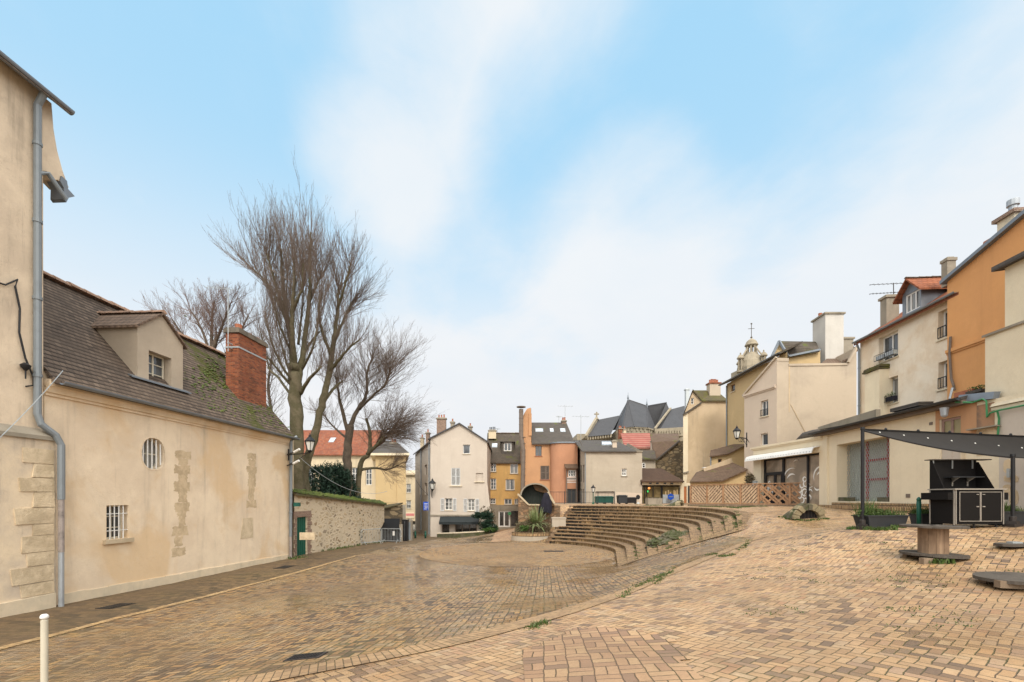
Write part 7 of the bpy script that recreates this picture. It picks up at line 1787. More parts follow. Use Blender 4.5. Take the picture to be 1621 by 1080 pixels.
for k in range(9):
    f = (k+.7)/9*.86; base = a_.lerp(b_,f).lerp(a_.lerp(c_,f),.55)+Vector((0,0,-math.sin(math.pi*f)*.045-.17*f-.02)); G().lathe(base-Vector((0,0,.06)),[(.005,0),(.026,.01),(.034,.035),(.022,.065),(.014,.09)],8).build('bulb', M['lampglass'], bs, True)
    q = a_.lerp(c_,f)+Vector((0,0,.02)); G().lathe(q,[(.02,0),(.035,.02),(.03,.05),(.012,.07)],8).build('clip', M['black'], bs, True)
# ---- planters
def foliage_leaf(g, p, l, wdt, rnd, up=.5):
    d_ = Vector((rnd.uniform(-1,1),rnd.uniform(-1,1),rnd.uniform(-.4,1)+up)).normalized(); s_ = d_.cross(Vector((rnd.uniform(-1,1),rnd.uniform(-1,1),rnd.uniform(-1,1)))).normalized()*wdt
    g.add([p,p+d_*l*.5+s_,p+d_*l,p+d_*l*.5-s_],[(0,1,2,3)])
def trough(c, L, Wd, H, u, lb, plant=True, seed=1, hgt=.35):
    t = thing('planter_trough', lb, 'planter', c, 'black planter troughs'); g = G(); ux = Vector((u[0],u[1],0)).normalized(); uy = Vector((-ux.y,ux.x,0))
    rings = []
    for z,k,m in ((0,.86,.8),(H*.9,.98,.97),(H*.9,1.04,1.06),(H,1.04,1.06),(H,.95,.9),(H*.82,.94,.88)):
        rings.append([c+ux*(a*L/2*k)+uy*(b*Wd/2*m)+Vector((0,0,z)) for a,b in ((-1,-1),(1,-1),(1,1),(-1,1))])
    for r in rings: g.v += r
    for i in range(5):
        for k in range(4): a=i*4+k; b=i*4+(k+1)%4; g.f.append((a,b,b+4,a+4))
    g.f.append((3,2,1,0)); g.build('trough', M['darkgrey'], t)
    o = len(g.v); s = G(); s.poly(*[p+Vector((0,0,.005)) for p in rings[5]]); s.build('soil', M['soil'], t)
    if plant:
        rnd = random.Random(seed); f = G()
        for _ in range(420):
            a,b = rnd.uniform(-.46,.46), rnd.uniform(-.42,.42); p = c+ux*(a*L)+uy*(b*Wd)+Vector((0,0,H*.85)); k = (1.2 if a<-.15 else .6)*hgt*rnd.uniform(.4,1.1)
            lean = Vector((rnd.uniform(-1,1),rnd.uniform(-1,1),0))*k*.45; s_ = Vector((rnd.uniform(-1,1),rnd.uniform(-1,1),0)).normalized()*.009
            f.add([p-s_,p+s_,p+lean+Vector((0,0,k))],[(0,1,2)])
        for _ in range(500):
            a,b = rnd.gauss(-.2,.2), rnd.uniform(-.45,.45); p = c+ux*(a*L)+uy*(b*Wd)+Vector((0,0,H*.9+rnd.random()*hgt*.4)); foliage_leaf(f,p,.05,.016,rnd)
        f.build('plants', M['grass'], t)
    return t
c = ground(1393,835); trough(c, 1.22, .5, .34, (1,.12), 'black planter trough with feathery grass by the left sail pole', hgt=.45)
c = ground(1466,832); trough(c+Vector((.1,.1,0)), .7, .4, .33, (1,.1), 'small black planter half hidden between the green bollard and the bar', seed=3, hgt=.3)
c = ground(1600,832); trough(c+Vector((.1,.2,0)), .75, .4, .36, (1,.1), 'black planter with bare stems behind the right sail pole', seed=5, hgt=.35)
weed([(1360,838),(1375,839),(1395,840),(1410,839),(1422,836),(1370,837),(1480,893),(1495,892),(1350,838)], '', .10, .16, 60)
# ---- bollards
c = ground(1454,833); t = thing('green_bollard', 'dark green round steel bollard standing left of the black bar counter', 'bollard', c)
hgt = 46*c.y/720
g = G(); g.lathe(c,[(.052,-.02),(.052,hgt-.12),(.046,hgt-.115),(.046,hgt-.10),(.054,hgt-.095),(.054,hgt-.06),(.045,hgt-.04),(.02,hgt),(.0,hgt+.002)],14); g.build('post', M['green'], t, True)
for px,lb in ((657,'small green bollard at the alley mouth nearer the grey cabinet'),(673,'small green bollard at the alley corner of the white gabled house')):
    c = W(px,851,46); c.z = gz(c.x,c.y); t = thing('street_bollard', lb, 'bollard', c, 'green bollards at the alley'); h_ = .72
    g = G(); g.lathe(c,[(.1,-.05),(.1,h_-.15),(.08,h_-.14),(.08,h_-.12),(.1,h_-.11),(.09,h_-.03),(.03,h_)],10); g.build('post', M['green'], t, True)
c = Vector((-6.58,6.4,0)); c.z = gz(c.x,c.y); t = thing('cream_bollard', 'cream-painted bollard with a white ball top in the left foreground', 'bollard', c)
zt = zpx(972,6.4); h_ = zt-c.z
g = G(); g.lathe(c,[(.041,-.03),(.041,h_-.09),(.038,h_-.085),(.028,h_-.085),(.028,h_-.075)],20); g.build('post', M['cream_bollard'], t, False)
g = G(); g.lathe(c+Vector((0,0,h_-.078)),[(.022,0),(.038,.008),(.047,.022),(.05,.040),(.042,.060),(.028,.074),(.006,.078)],20); g.build('ball_top', M['white'], t, True)
# ---- stone vault vents
def vent(c, wd, h, dep, lb, seed, yaw=0.0):
    t = thing('stone_vent', lb, 'stone arch', c); rnd = random.Random(seed); n = 9; fr_ = G(); ct,st = math.cos(yaw),math.sin(yaw)
    T = lambda x,y,z: c+Vector((x*ct-y*st, x*st+y*ct, z))
    for k in range(n):
        a0 = math.pi*(k+.04)/n; a1 = math.pi*(k+.96)/n; g = G(); r0,r1 = .56,.92+rnd.uniform(-.05,.06)
        P = [(r0*math.cos(a0),r0*math.sin(a0)),(r1*math.cos(a0),r1*math.sin(a0)),(r1*math.cos((a0+a1)/2)*1.03,r1*math.sin((a0+a1)/2)*1.03),(r1*math.cos(a1),r1*math.sin(a1)),(r0*math.cos(a1),r0*math.sin(a1))]
        y0 = rnd.uniform(-.04,.03)
        g.slab([T(x*wd/2,y0,max(-.02,z*h)) for x,z in P], .32, tuple(Vector((-st,ct,0)))); g.jitter(.025,7); g.build('voussoir', M['vent_stone'] if k not in (4,5) else M['mossrock'], t)
    g = G(); m = 14
    for j in range(9):
        yy = .1+dep*(j/8); kk = 1-(j/8)**1.6
        for k in range(m+1):
            a = math.pi*k/m; r = .93*(.25+.75*kk); g.v.append(T(math.cos(a)*r*wd/2*1.05, yy, math.sin(a)*r*h*kk-.02+rnd.uniform(-.015,.015)))
    for j in range(8):
        for k in range(m): a = j*(m+1)+k; g.f.append((a,a+1,a+m+2,a+m+1))
    g.build('mound', M['mossrock'], t, True)
    g = G(); pts = [T(math.cos(math.pi*k/12)*.57*wd/2,.14,math.sin(math.pi*k/12)*.57*h) for k in range(13)]; g.poly(*pts); g.build('opening', M['black'], t)
    g = G()
    for k in range(7): x = -.5+k/6; zz2 = math.sqrt(max(.02,1-(x*2*.98)**2))*.57*h; g.tube([T(x*.56*wd,.11,0),T(x*.56*wd,.11,zz2)],.012,5)
    g.build('grille', M['iron'], t)
    return t
c = ground(1282,822); vent(c, 56*c.y/720*1.08, 25*c.y/720*1.06, 1.5, 'low mossy stone arch vent with a black opening in front of the slatted fence', 1, .12)
c = W(1079,799,31.5); c.z = gz(c.x,c.y); vent(c, .95, .42, 1.2, 'smaller stone arch vent on the terrace in front of the cafe', 2, .9)
weed([(1262,824),(1275,825),(1290,824),(1304,822),(1250,822),(1240,819)], '', .07, .2, 50)
# ---- mossy rock mound in the steps
c = Vector((7.75,21.7,-.60)); t = None
rnd = random.Random(8)
bm = bmesh.new(); bmesh.ops.create_icosphere(bm, subdivisions=5, radius=1.0)
g = G(); vs = [v.co.copy() for v in bm.verts]; fs = [[v.index for v in f.verts] for f in bm.faces]; bm.free()
out = []
for v in vs:
    n_ = mnoise.fractal(v*2.2, 1.0, 2.0, 4)*.22+mnoise.fractal(v*6, 1.0, 2.0, 3)*.14
    p = v*(1+n_); out.append(c+Vector((p.x*1.30+p.y*.35, p.y*.95, max(-.2,p.z*.55-(.22 if p.x<0 else 0)*abs(p.x)+.05))))
g.add(out, fs); o = g.build('mossy_rock', M['mossrock'], None, False); tag(o, 'rough mossy rock mound breaking through the middle of the curved steps', 'rock')
g = G()
for _ in range(2200):
    i = rnd.randrange(len(out)); p = out[i]
    if vs[i].z < .1 or mnoise.noise(p*1.6) < -.05: continue
    s_ = Vector((rnd.uniform(-1,1),rnd.uniform(-1,1),0)).normalized()*.014; l = rnd.uniform(.04,.13); lean = Vector((rnd.uniform(-1,1),rnd.uniform(-1,1),0))*l*.5
    g.add([p-s_,p+s_,p+lean+Vector((0,0,l))],[(0,1,2)])
q_ = g.build('moss', M['grass'], o); q_['kind'] = 'stuff'
# ---- weeds in the joints
wp = []
rnd = random.Random(12)
def line_weeds(a, b, n, j=3):
    for k in range(n):
        f = (k+rnd.random())/n; wp.append((a[0]+(b[0]-a[0])*f+rnd.uniform(-j,j), a[1]+(b[1]-a[1])*f+rnd.uniform(-1,1)))
line_weeds((1008,930),(1056,908),20,1.5); line_weeds((1036,925),(1070,900),12,1.5); line_weeds((840,994),(862,986),7); line_weeds((1138,882),(1160,878),8); line_weeds((1170,872),(1190,856),10); line_weeds((985,945),(1003,934),6); line_weeds((1120,880),(1135,876),6)
g = G()
for q in wp:
    c = ground(*q); k = c.y/14
    for _ in range(26):
        p = c+Vector((rnd.gauss(0,.05),rnd.gauss(0,.07),.008)); l = rnd.uniform(.015,.05); s_ = Vector((rnd.uniform(-1,1),rnd.uniform(-1,1),0)).normalized()*.012; g.add([p-s_,p+s_,p+Vector((rnd.uniform(-1,1)*l,rnd.uniform(-1,1)*l,l))],[(0,1,2)])
# sparse tufts along the step edges
for _ in range(240):
    i = rnd.choice([3,5,6,7,8,9,10,11,12,12]); u = rnd.uniform(.9,1.95)
    if mnoise.noise(Vector((u*5,i*2.3,1))) < .08: continue
    r = R0+RS*(i-1)+rnd.uniform(.02,.12)
    c = Vector((*pos(r,u), tread(i,r,u)+.014))
    if rnd.random() < .6: r = R0+RS*(i-1)-rnd.uniform(.04,.1); c = Vector((*pos(r,u), tread(i-1,r,u)+.014))
    for _ in range(14):
        p = c+Vector((rnd.gauss(0,.05),rnd.gauss(0,.05),0)); l = rnd.uniform(.03,.09); s_ = Vector((rnd.uniform(-1,1),rnd.uniform(-1,1),0)).normalized()*.012; g.add([p-s_,p+s_,p+Vector((rnd.uniform(-1,1)*l,rnd.uniform(-1,1)*l,l))],[(0,1,2)])
for _ in range(500):    # scattered moss sprigs on the upper slope and terrace lip
    px = rnd.uniform(1180,1621); py = rnd.uniform(826,1000)
    c = ground(px,py)
    if mnoise.noise(c*.8) < .12: continue
    for _ in range(7):
        p = c+Vector((rnd.gauss(0,.05),rnd.gauss(0,.05),.006)); l = rnd.uniform(.008,.025); s_ = Vector((rnd.uniform(-1,1),rnd.uniform(-1,1),0)).normalized()*.012; g.add([p-s_,p+s_,p+Vector((rnd.uniform(-1,1)*l,rnd.uniform(-1,1)*l,l))],[(0,1,2)])
for _ in range(900):    # grass lip of the terrace
    th = R(rnd.uniform(-5,50)); r = 11.7+abs(rnd.gauss(0,.8)); x,y = SC[0]+r*math.cos(th), SC[1]+r*math.sin(th)
    if mnoise.noise(Vector((x*.5,y*.5,3))) < .05: continue
    z = gz(x,y)
    for _ in range(5):
        p = Vector((x+rnd.gauss(0,.08),y+rnd.gauss(0,.08),z+.01)); l = rnd.uniform(.02,.07); s_ = Vector((rnd.uniform(-1,1),rnd.uniform(-1,1),0)).normalized()*.02; g.add([p-s_,p+s_,p+Vector((rnd.uniform(-1,1)*l,rnd.uniform(-1,1)*l,l))],[(0,1,2)])
o = g.build('joint_weeds', M['grass']); o['kind'] = 'stuff'
# ---- drains
def drain(px, py, sx, sy, lb, u=(1,0)):
    c = ground(px,py); t = thing('drain_cover', lb, 'drain cover', c, 'iron drain covers'); U = Vector((u[0],u[1],0)).normalized(); V = Vector((-U.y,U.x,0))
    def q(a,b,e): p = c+U*a+V*b; return Vector((p.x,p.y,gz(p.x,p.y)+e))
    g = G(); n = 6
    for i in range(n):
        a0 = -sx/2+sx*i/n; a1 = a0+sx/n
        g.slab([q(a0,-sy/2,.014),q(a1,-sy/2,.014),q(a1,sy/2,.014),q(a0,sy/2,.014)],.02)
    g.build('frame', M['iron'], t)
    g = G()
    for i in range(9): a0 = -sx/2+.04+(sx-.08)*i/9; g.slab([q(a0,-sy/2+.04,.022),q(a0+(sx-.08)/16,-sy/2+.04,.022),q(a0+(sx-.08)/16,sy/2-.04,.022),q(a0,sy/2-.04,.022)],.01)
    g.build('grate', M['black'], t)
drain(183,960,.75,.42,'rectangular iron drain cover near the foot of the old house', (.07,1)); drain(484,1040,.5,.32,'rusty square drain cover in the foreground brick paving',(1,0)); drain(450,898,.9,.5,'dark round-worn cover by the end of the old house',(.07,1)); drain(876,873,1.1,.5,'flat drain plate at the centre of the sunken circle'); drain(1113,867,.01,.01,'x') if False else None
# ---- arch niche, planter and yucca left of the steps
Ya = 33.6
t = thing('masonry_niche', 'rough masonry niche with a pale arched rim and a dark green grille', 'niche', (1.6,34.4,-1.6))
Q = lambda px,py,dy=0: W(px,py,Ya)+Vector((0,dy,0))
g = G(); zf = -2.0
def dn(p): return Vector((p.x,p.y,zf))
a,b,c_,d_ = Q(820,783),Q(826,788),Q(835.5,798.5),Q(836,799)
g.slab([dn(Q(820,0)),dn(Q(836,0)),d_,c_,b,a],1.6,(0,1,0)); g.slab([dn(Q(836.2,0)),dn(Q(872,0)),Q(872,800.5),Q(836.2,800.5)],.5,(0,1,0)); g.slab([Q(868.5,801,.02),Q(878,801,.02),Q(876,797,.02),Q(868.5,785,.02)],.6,(0,1,0))
g.build('masonry', M['rubble_orange'], t)
g = G(); g.bar(Q(819,782,-.03),Q(836,799,-.03),.10,.12); g.bar(Q(836,799,-.03),Q(853,799.3,-.03),.10,.1); g.build('coping', M['limestone_pale'], t)
# arched rim: eccentric ellipse
cx_, cz_ = 846, 786; pts = []
for k in range(25):
    a = math.pi*(1-.02)-(math.pi*.90)*k/24; x = cx_+22.5*math.cos(a)+(1.5 if k>12 else 0); y = cz_-20.5*math.sin(a)**.9 if math.sin(a)>0 else cz_
    pts.append((x,y))
g = G()
for (x0,y0),(x1,y1) in zip(pts,pts[1:]):
    p0,p1 = Q(x0,y0,-.1),Q(x1,y1,-.1); c0_ = Q(cx_,cz_,-.1); e0 = (p0-c0_).normalized()*.07; e1 = (p1-c0_).normalized()*.07
    g.slab([p0-e0,p1-e1,p1+e1*.4,p0+e0*.4],1.5,(0,1,0))
g.build('arched_rim', M['concrete'], t)
g = G(); g.slab([Q(x,y,.8) for x,y in pts]+[Q(868,799,.8),Q(824,799,.8)],.1,(0,1,0)); g.build('back_panel', M['green'] if False else paint('dull_green_panel',(.022,.032,.026),.7,0,.4), t)
g = G()
for k in range(12): x = 829+k*3.0; yt = 786-20.5*math.sqrt(max(.03,1-((x-846)/23.5)**2)); g.tube([Q(x,799,.72),Q(x,yt,.72)],.014,5)
g.build('grille', M['iron'], t)
g = G(); g.slab([Q(843,767,.55),Q(855,767.5,.55),Q(866,774,.55),Q(869,781,.55),Q(858,779.5,.55),Q(848,776,.55)],.2,(0,1,0)); g.jitter(.03,3); g.build('stone_soffit', M['rubble_orange'], t)
# cloth-draped parasol
c = Q(862,812,-.35); t = thing('draped_cloth', 'dark violet cloth draped over a stand beside the masonry niche', 'cloth', c)
g = G(); n = 18
for (r,z) in ((.46,0),(.45,.35),(.36,.8),(.24,1.2),(.14,1.45),(.03,1.5)):
    for k in range(n): a = 2*math.pi*k/n; rr_ = r*(1+.16*math.sin(a*5+z*2)); g.v.append(c+Vector((rr_*math.cos(a)+.06*z,rr_*math.sin(a)*.7,z+(.1*math.sin(a*3) if z==0 else 0))))
for i in range(5):
    for k in range(n): a=i*n+k; b=i*n+(k+1)%n; g.f.append((a,b,b+n,a+n))
g.build('drape', M['tarp'], t, True)
g = G(); g.tube([c-Vector((0,0,.5)),c+Vector((0,0,.3))],.05,8); g.build('stand', M['shutter_dk'], t)
g = G(); g.bar(Q(866,779,-.2),Q(876.5,796.5,-.2),.12,.16); o = g.build('stone_coping', M['limestone_pale'], None); tag(o,'pale sloping stone coping to the right of the violet cloth','coping')
# retaining wall beside the lower street
g = G(); g.slab([(.55,35.2,1.22),(.95,35.2,1.22),(1.1,49.8,1.22),(.7,49.8,1.22)],5); o = g.build('retaining_wall', M['rubble_orange'], None); tag(o,'orange-brown masonry retaining wall below the terrace by the yellow house','wall')
g = G(); g.slab([(.9,34.0,1.0),(3.6,34.0,1.0),(3.6,36.6,1.0),(.9,36.6,1.0)],3.2); g.build('terrace_block', M['rubble_orange'], o)
# low curved brick planter + yucca
c = W(842,861,31.3); c.z = gz(c.x,c.y)
t = thing('brick_planter', 'low curved brick planter full of dry plants at the left end of the steps', 'planter', c)
g = G(); n = 26; ro_,ri = 1.42,1.2; hgt = .52
outer = []; inner = []
for k in range(n+1):
    a = math.pi*1.02+math.pi*.96*k/n; outer.append(c+Vector((ro_*math.cos(a),ro_*.75*math.sin(a)+.7,0))); inner.append(c+Vector((ri*math.cos(a),ri*.72*math.sin(a)+.7,0)))
for k in range(n):
    g.slab([outer[k]+Vector((0,0,hgt)),outer[k+1]+Vector((0,0,hgt)),inner[k+1]+Vector((0,0,hgt)),inner[k]+Vector((0,0,hgt))],hgt*.5)
g.build('brick_rim', M['brick_yel'], t)
g = G()
for k in range(n):
    e = lambda p: c+(p-c)*1.03
    g.slab([e(outer[k])+Vector((0,0,hgt*.5-.01)),e(outer[k+1])+Vector((0,0,hgt*.5-.01)),inner[k+1]+Vector((0,0,hgt*.5-.01)),inner[k]+Vector((0,0,hgt*.5-.01))],hgt*.5+.15)
g.build('base', M['plaster_grey'], t)
g = G(); g.poly(*[p+Vector((0,0,hgt-.08)) for p in inner]+[c+Vector((ri,2.0,hgt-.08)),c+Vector((-ri,2.0,hgt-.08))]); g.build('soil', M['soil'], t)
rnd = random.Random(21)
g = G()
for _ in range(2600):
    a = rnd.uniform(-1.15,1.25); b = rnd.uniform(-.15,1.3); p = c+Vector((a,b,hgt+rnd.random()**1.5*.8*(1-.3*abs(a)))); foliage_leaf(g,p,.14,.02,rnd)
dp = g.build('dry_plants', M['leaf_dry'], t); dp['kind'] = 'stuff'
g = G()
for _ in range(260): p = c+Vector((-.55+rnd.gauss(0,.12),-.1+rnd.gauss(0,.08),hgt+.1+rnd.random()*.3)); foliage_leaf(g,p,.16,.05,rnd)
g.build('green_plant', M['leaf_green'], t)
y0 = c+Vector((.10,.5,hgt)); t = thing('yucca', 'spiky strap-leaved yucca growing from the curved brick planter', 'plant', y0)
g = G(); g.tube([y0-Vector((0,0,.1)),y0+Vector((0,0,.5))],[.13,.09],8); g.tube([y0+Vector((.2,0,-.1)),y0+Vector((.35,.05,.4))],[.1,.07],8); g.build('trunk', M['bark'], t)
g = G()
for _ in range(190):
    a = rnd.uniform(0,6.28); el_ = R(rnd.uniform(5,86)); l = rnd.uniform(1.1,1.7); b0 = y0+Vector((rnd.choice((0,.33))+rnd.gauss(0,.04),rnd.gauss(0,.05),.45)); d_ = Vector((math.cos(a)*math.cos(el_),math.sin(a)*math.cos(el_),math.sin(el_))); s_ = Vector((-math.sin(a),math.cos(a),0))
    prev = None
    for k in range(5):
        f = k/4; p = b0+d_*(l*f)-Vector((0,0,.45*l*f*f*math.cos(el_))); w_ = .055*(1-f*.9)+.003
        cur = (p-s_*w_,p+s_*w_)
        if prev: g.add([prev[0],prev[1],cur[1],cur[0]],[(0,1,2,3)])
        prev = cur
g.build('leaves', M['leaf_yucca'], t)
# pale block on the steps
r_ = 7.45; th_ = math.atan2(32.0-25,3.05-.3); c = Vector((3.25,31.9,-.39)); g = G(); g.box(c.x-.45,c.x+.5,c.y-.2,c.y+.45,c.z-.05,c.z+.52); g.box(c.x-.48,c.x+.53,c.y-.23,c.y+.48,c.z+.521,c.z+.60); g.jitter(.01,3); o = g.build('plinth_block', M['plaster_grey'], None); tag(o,'pale rendered block sitting on the left end of the steps','block')
# ---- railing on the terrace
t = thing('terrace_railing', 'black metal bar railing along the far edge of the terrace', 'railing', (7,41.5,1.02))
w = pxwall(866,41.0,972,42.2); zb = 1.04
g = G(); g.bar(w.p(0,zb+1.08),w.p(w.L,zb+1.08),.04); g.bar(w.p(0,zb+.1),w.p(w.L,zb+.1),.035); g.build('rail', M['darkgrey'], t)
g = G(); n = int(w.L/.14)
for k in range(n+1): s_ = w.L*k/n; g.tube([w.p(s_,zb+.1),w.p(s_,zb+1.08)],.010,4,False)
g.build('bars', M['darkgrey'], t)
for k in range(5): s_ = w.L*k/4; G().bar(w.p(s_,zb-.05),w.p(s_,zb+1.15),.05).build('post', M['darkgrey'], t)
# lamp on post
def lantern(t, c, s=1.0, mat='black'):
    g = G(); g.lathe(c,[(.05*s,-.06*s),(.10*s,0),(.10*s,.02*s)],6); g.lathe(c+Vector((0,0,.36*s)),[(.21*s,0),(.22*s,.03*s),(.12*s,.14*s),(.06*s,.19*s),(.06*s,.24*s),(.02*s,.28*s),(.01*s,.34*s)],6)
    for k in range(6):
        a = 2*math.pi*k/6; g.tube([c+Vector((.10*s*math.cos(a),.10*s*math.sin(a),.02*s)),c+Vector((.19*s*math.cos(a),.19*s*math.sin(a),.36*s))],.012*s,4)
    g.build('lantern_frame', M[mat], t); g = G(); g.lathe(c+Vector((0,0,.03*s)),[(.09*s,0),(.175*s,.32*s)],6); g.build('glass', M['lampglass'], t)
c = W(938.5,797,40.5); c.z = 1.03; t = thing('lamp_post', 'short green post lamp standing at the terrace railing', 'street lamp', c)
g = G(); g.lathe(c,[(.10,0),(.10,.1),(.05,.16),(.035,.3),(.03,.95),(.045,1.0),(.03,1.03)],8); g.build('post', M['green'], t); lantern(t, c+Vector((0,0,1.07)), 1.0)
# wall lamps
c = W(1166,694,33.6); wl0 = W(1181.5,690,34.2)
t = thing('wall_lantern', 'black lantern on a scrolled wall bracket between the sand-yellow and pink houses', 'wall lamp', wl0, 'old wall lanterns')
lantern(t, c, 1.4); e = Vector((19.05,37.05,0)); 
g = G(); wv = Vector((c.x+.9,c.y+.15,0)); zb_ = zpx(686,33.8); g.bar(Vector((c.x,c.y,zb_-.32)),Vector((wl0.x,wl0.y,zb_-.32)),.05); g.bar(Vector((wl0.x,wl0.y,zb_-1.0)),Vector((wl0.x,wl0.y,zb_+.1)),.06)
for k in range(3):
    cc_ = Vector((c.x,c.y,0)).lerp(Vector((wl0.x,wl0.y,0)),.35+.22*k); P = [Vector((cc_.x,cc_.y,zb_-.5))+Vector((.14*math.cos(a),0,.14*math.sin(a))) for a in [2*math.pi*i/10 for i in range(11)]]; g.tube(P,.015,4)
g.tube([Vector((c.x+.2,c.y,zb_-.34)),Vector(((c.x+wl0.x)/2,c.y,zb_-.55)),Vector((wl0.x,wl0.y,zb_-.9))],.02,5); g.bar(Vector((c.x,c.y,zb_-.5)),Vector((c.x,c.y,zb_-.3)),.04); g.bar(Vector((wl0.x,wl0.y,zb_-.32)),Vector((19.3,37.0,zb_-.32)),.04); g.build('bracket', M['black'], t)
c = W(490,714,22.2); t = thing('wall_lantern', 'black lantern on a long bar reaching from the old house over the garden wall', 'wall lamp', c, 'old wall lanterns')
lantern(t, c, 1.25); g = G(); q = Vector((-11.4,23.2,c.z-.1)); g.bar(c-Vector((0,0,.1)),q,.04); g.bar(q-Vector((0,0,.3)),q+Vector((0,0,.3)),.05); g.tube([c-Vector((.1,0,.1)),c.lerp(q,.5)-Vector((0,0,.3)),q-Vector((0,0,.5))],.015,5); g.bar(c-Vector((0,0,.12)),c,.04); g.build('bracket', M['black'], t)
c = W(684,775,49.3); t = thing('wall_lantern', 'black lantern at the left corner of the white gabled house', 'wall lamp', c, 'old wall lanterns')
lantern(t, c, 1.8); g = G(); q = W(683,781,49.95); g.bar(c-Vector((0,0,.15)),c,.05); g.tube([c-Vector((0,0,.12)),W(683.5,779,49.5),q],.04,5); g.bar(q-Vector((0,0,.4)),q+Vector((0,0,.5)),.07); g.build('bracket', M['black'], t)
# small floodlights on the old house corner
for px,py,dx_,lb in ((465,716,.0,'small white floodlight high on the end of the old house'),(464,734,.1,'white tubular security light below the floodlight on the old house')):
    c = W(px,py,22.6); t = thing('floodlight', lb, 'floodlight', c); g = G(); g.tube([c,c+Vector((.32,-.1,.14))],.06,8); g.build('head', M['white'], t); g = G(); g.bar(c+Vector((.02,0,0)),Vector((-11.52,23.3,c.z-.05)),.05); g.build('arm', M['black'], t)
# ---- bins and small things on the terrace
def wheelie(px, Y, wd, h_, lb, mat, g_='bins'):
    c = W(px,797,Y); c.z = 1.02; t = thing('waste_bin', lb, 'bin', c, 'waste bins on the terrace'); g = G(); g.obox(c+Vector((0,0,.08)),wd,.8,h_-.2,(1,0),1.08); g.build('body', M[mat], t); g = G(); g.obox(c+Vector((0,0,h_-.12)),wd*1.12,.95,.08); g.obox(c+Vector((0,0,h_-.04)),wd*1.0,.7,.05,(1,0),.8); g.build('lid', M[mat], t)
    for s_ in (-1,1): G().tube([c+Vector((s_*wd*.4,-.35,.09)),c+Vector((s_*wd*.4,-.27,.09))],.09,10).build('wheel', M['black'], t)
wheelie(949,42.9,.8,.72,'green waste bin nearest the lamp post behind the railing','greenbin'); wheelie(962,42.9,.8,.72,'green waste bin against the pink panel of the greige house','greenbin')
wheelie(984,42.0,.75,.82,'tall dark grey bin left of the low black crate','darkgrey'); wheelie(997,42.2,.95,.62,'low black crate-like bin beside the round sign','black')
c = W(1009.5,797,42); c.z = 1.03; t = thing('round_sign', 'black round sign on a short weighted post outside the cafe', 'sign', c)
g = G(); g.lathe((0,0,0),[(.01,-.02),(.2,-.02),(.2,.02),(.01,.02)],18); cc_ = c+Vector((0,0,.62)); g.v = [Vector((cc_.x+v.x*.95,cc_.y+v.z,cc_.z+v.y*1.1)) for v in g.v]; g.build('disc', M['black'], t); g = G(); g.obox(c,.26,.22,.14,(1,0),.7); g.tube([c+Vector((0,0,.1)),c+Vector((0,0,.5))],.02,6); g.build('stand', M['galv'], t)
c = W(1034.5,801,36.5); c.z = gz(c.x,c.y); t = thing('concrete_planter', 'weathered square concrete planter in front of the cafe glazing', 'planter', c)
g = G(); g.obox(c-Vector((0,0,.05)),1.12,.7,.58,(1,0),1.03); g.build('trough', M['concrete'], t); g = G(); rnd = random.Random(3)
for _ in range(300): p = c+Vector((rnd.uniform(-.5,.5),rnd.uniform(-.3,.3),.52)); foliage_leaf(g,p,.12,.02,rnd,1)
g.build('grass_tufts', M['leaf_dry'], t)
# ---- lower street: barriers, kiosk, cabinets, planter
def barrier(px0, Y0_, px1, Y1_, lb, bars=True):
    p0 = W(px0,860,Y0_); p1 = W(px1,860,Y1_); p0.z = gz(p0.x,p0.y); p1.z = gz(p1.x,p1.y); zb = max(p0.z,p1.z)+.15
    t = thing('crowd_barrier', lb, 'barrier', (p0+p1)/2, 'steel crowd barriers'); u = (p1-p0); u.z = 0; L = u.length; u.normalize(); n_ = Vector((-u.y,u.x,0)); P = lambda s_,z: Vector((p0.x,p0.y,0))+u*s_+Vector((0,0,z))
    g = G(); r = .12; g.tube([P(0,zb),P(0,zb+.95-r),P(r*.3,zb+.95-r*.3),P(r,zb+.95),P(L-r,zb+.95),P(L-r*.3,zb+.95-r*.3),P(L,zb+.95-r),P(L,zb),P(0,zb)],.022,8); g.build('frame', M['galv'], t)
    g = G(); n = 13
    for k in range(1,n): s_ = L*k/n; g.tube([P(s_,zb),P(s_,zb+.95)],.009,5,False)
    g.build('bars', M['galv'], t)
    for s_ in (.25,L-.25): g = G(); g.tube([P(s_,zb+.05)-n_*.3-Vector((0,0,.2)),P(s_,zb+.12),P(s_,zb+.05)+n_*.3-Vector((0,0,.2))],.018,6); g.build('foot', M['galv'], t)
barrier(571,32.5,604,33.8,'galvanised crowd barrier standing clear against the garden wall'); barrier(603,35.4,634,35.0,'galvanised crowd barrier in front of the black kiosk')
k0 = W(599,850,37.6); t = thing('black_kiosk', 'black lean-to kiosk with a sloping lid at the end of the garden wall', 'kiosk', W(616,852,37.8))
zg = -2.1; w = pxwall(603,37.2,632.5,37.2); g = G(); facade(g, w, zg-.1, [(0,zpx(839,37.2)),(w.L,zpx(839,37.2))]); walls_back(g, w, 1.4, zg-.1, zpx(839,37.2)); g.build('body', M['darkgrey'], t)
g = G(); g.slab([W(598,839,37.0),W(632.6,839,37.0),W(632.2,821,38.5),W(602.5,821,38.5)],.08); g.build('lid', M['blackpanel'], t)
g = G()
for k in range(9): s_ = w.L*(k+.5)/9; g.slab([w.p(s_-.04,zg+.2,.02),w.p(s_+.04,zg+.2,.02),w.p(s_+.04,zpx(841,37.2),.02),w.p(s_-.04,zpx(841,37.2),.02)],.02,(0,1,0))
g.build('slats', M['black'], t)
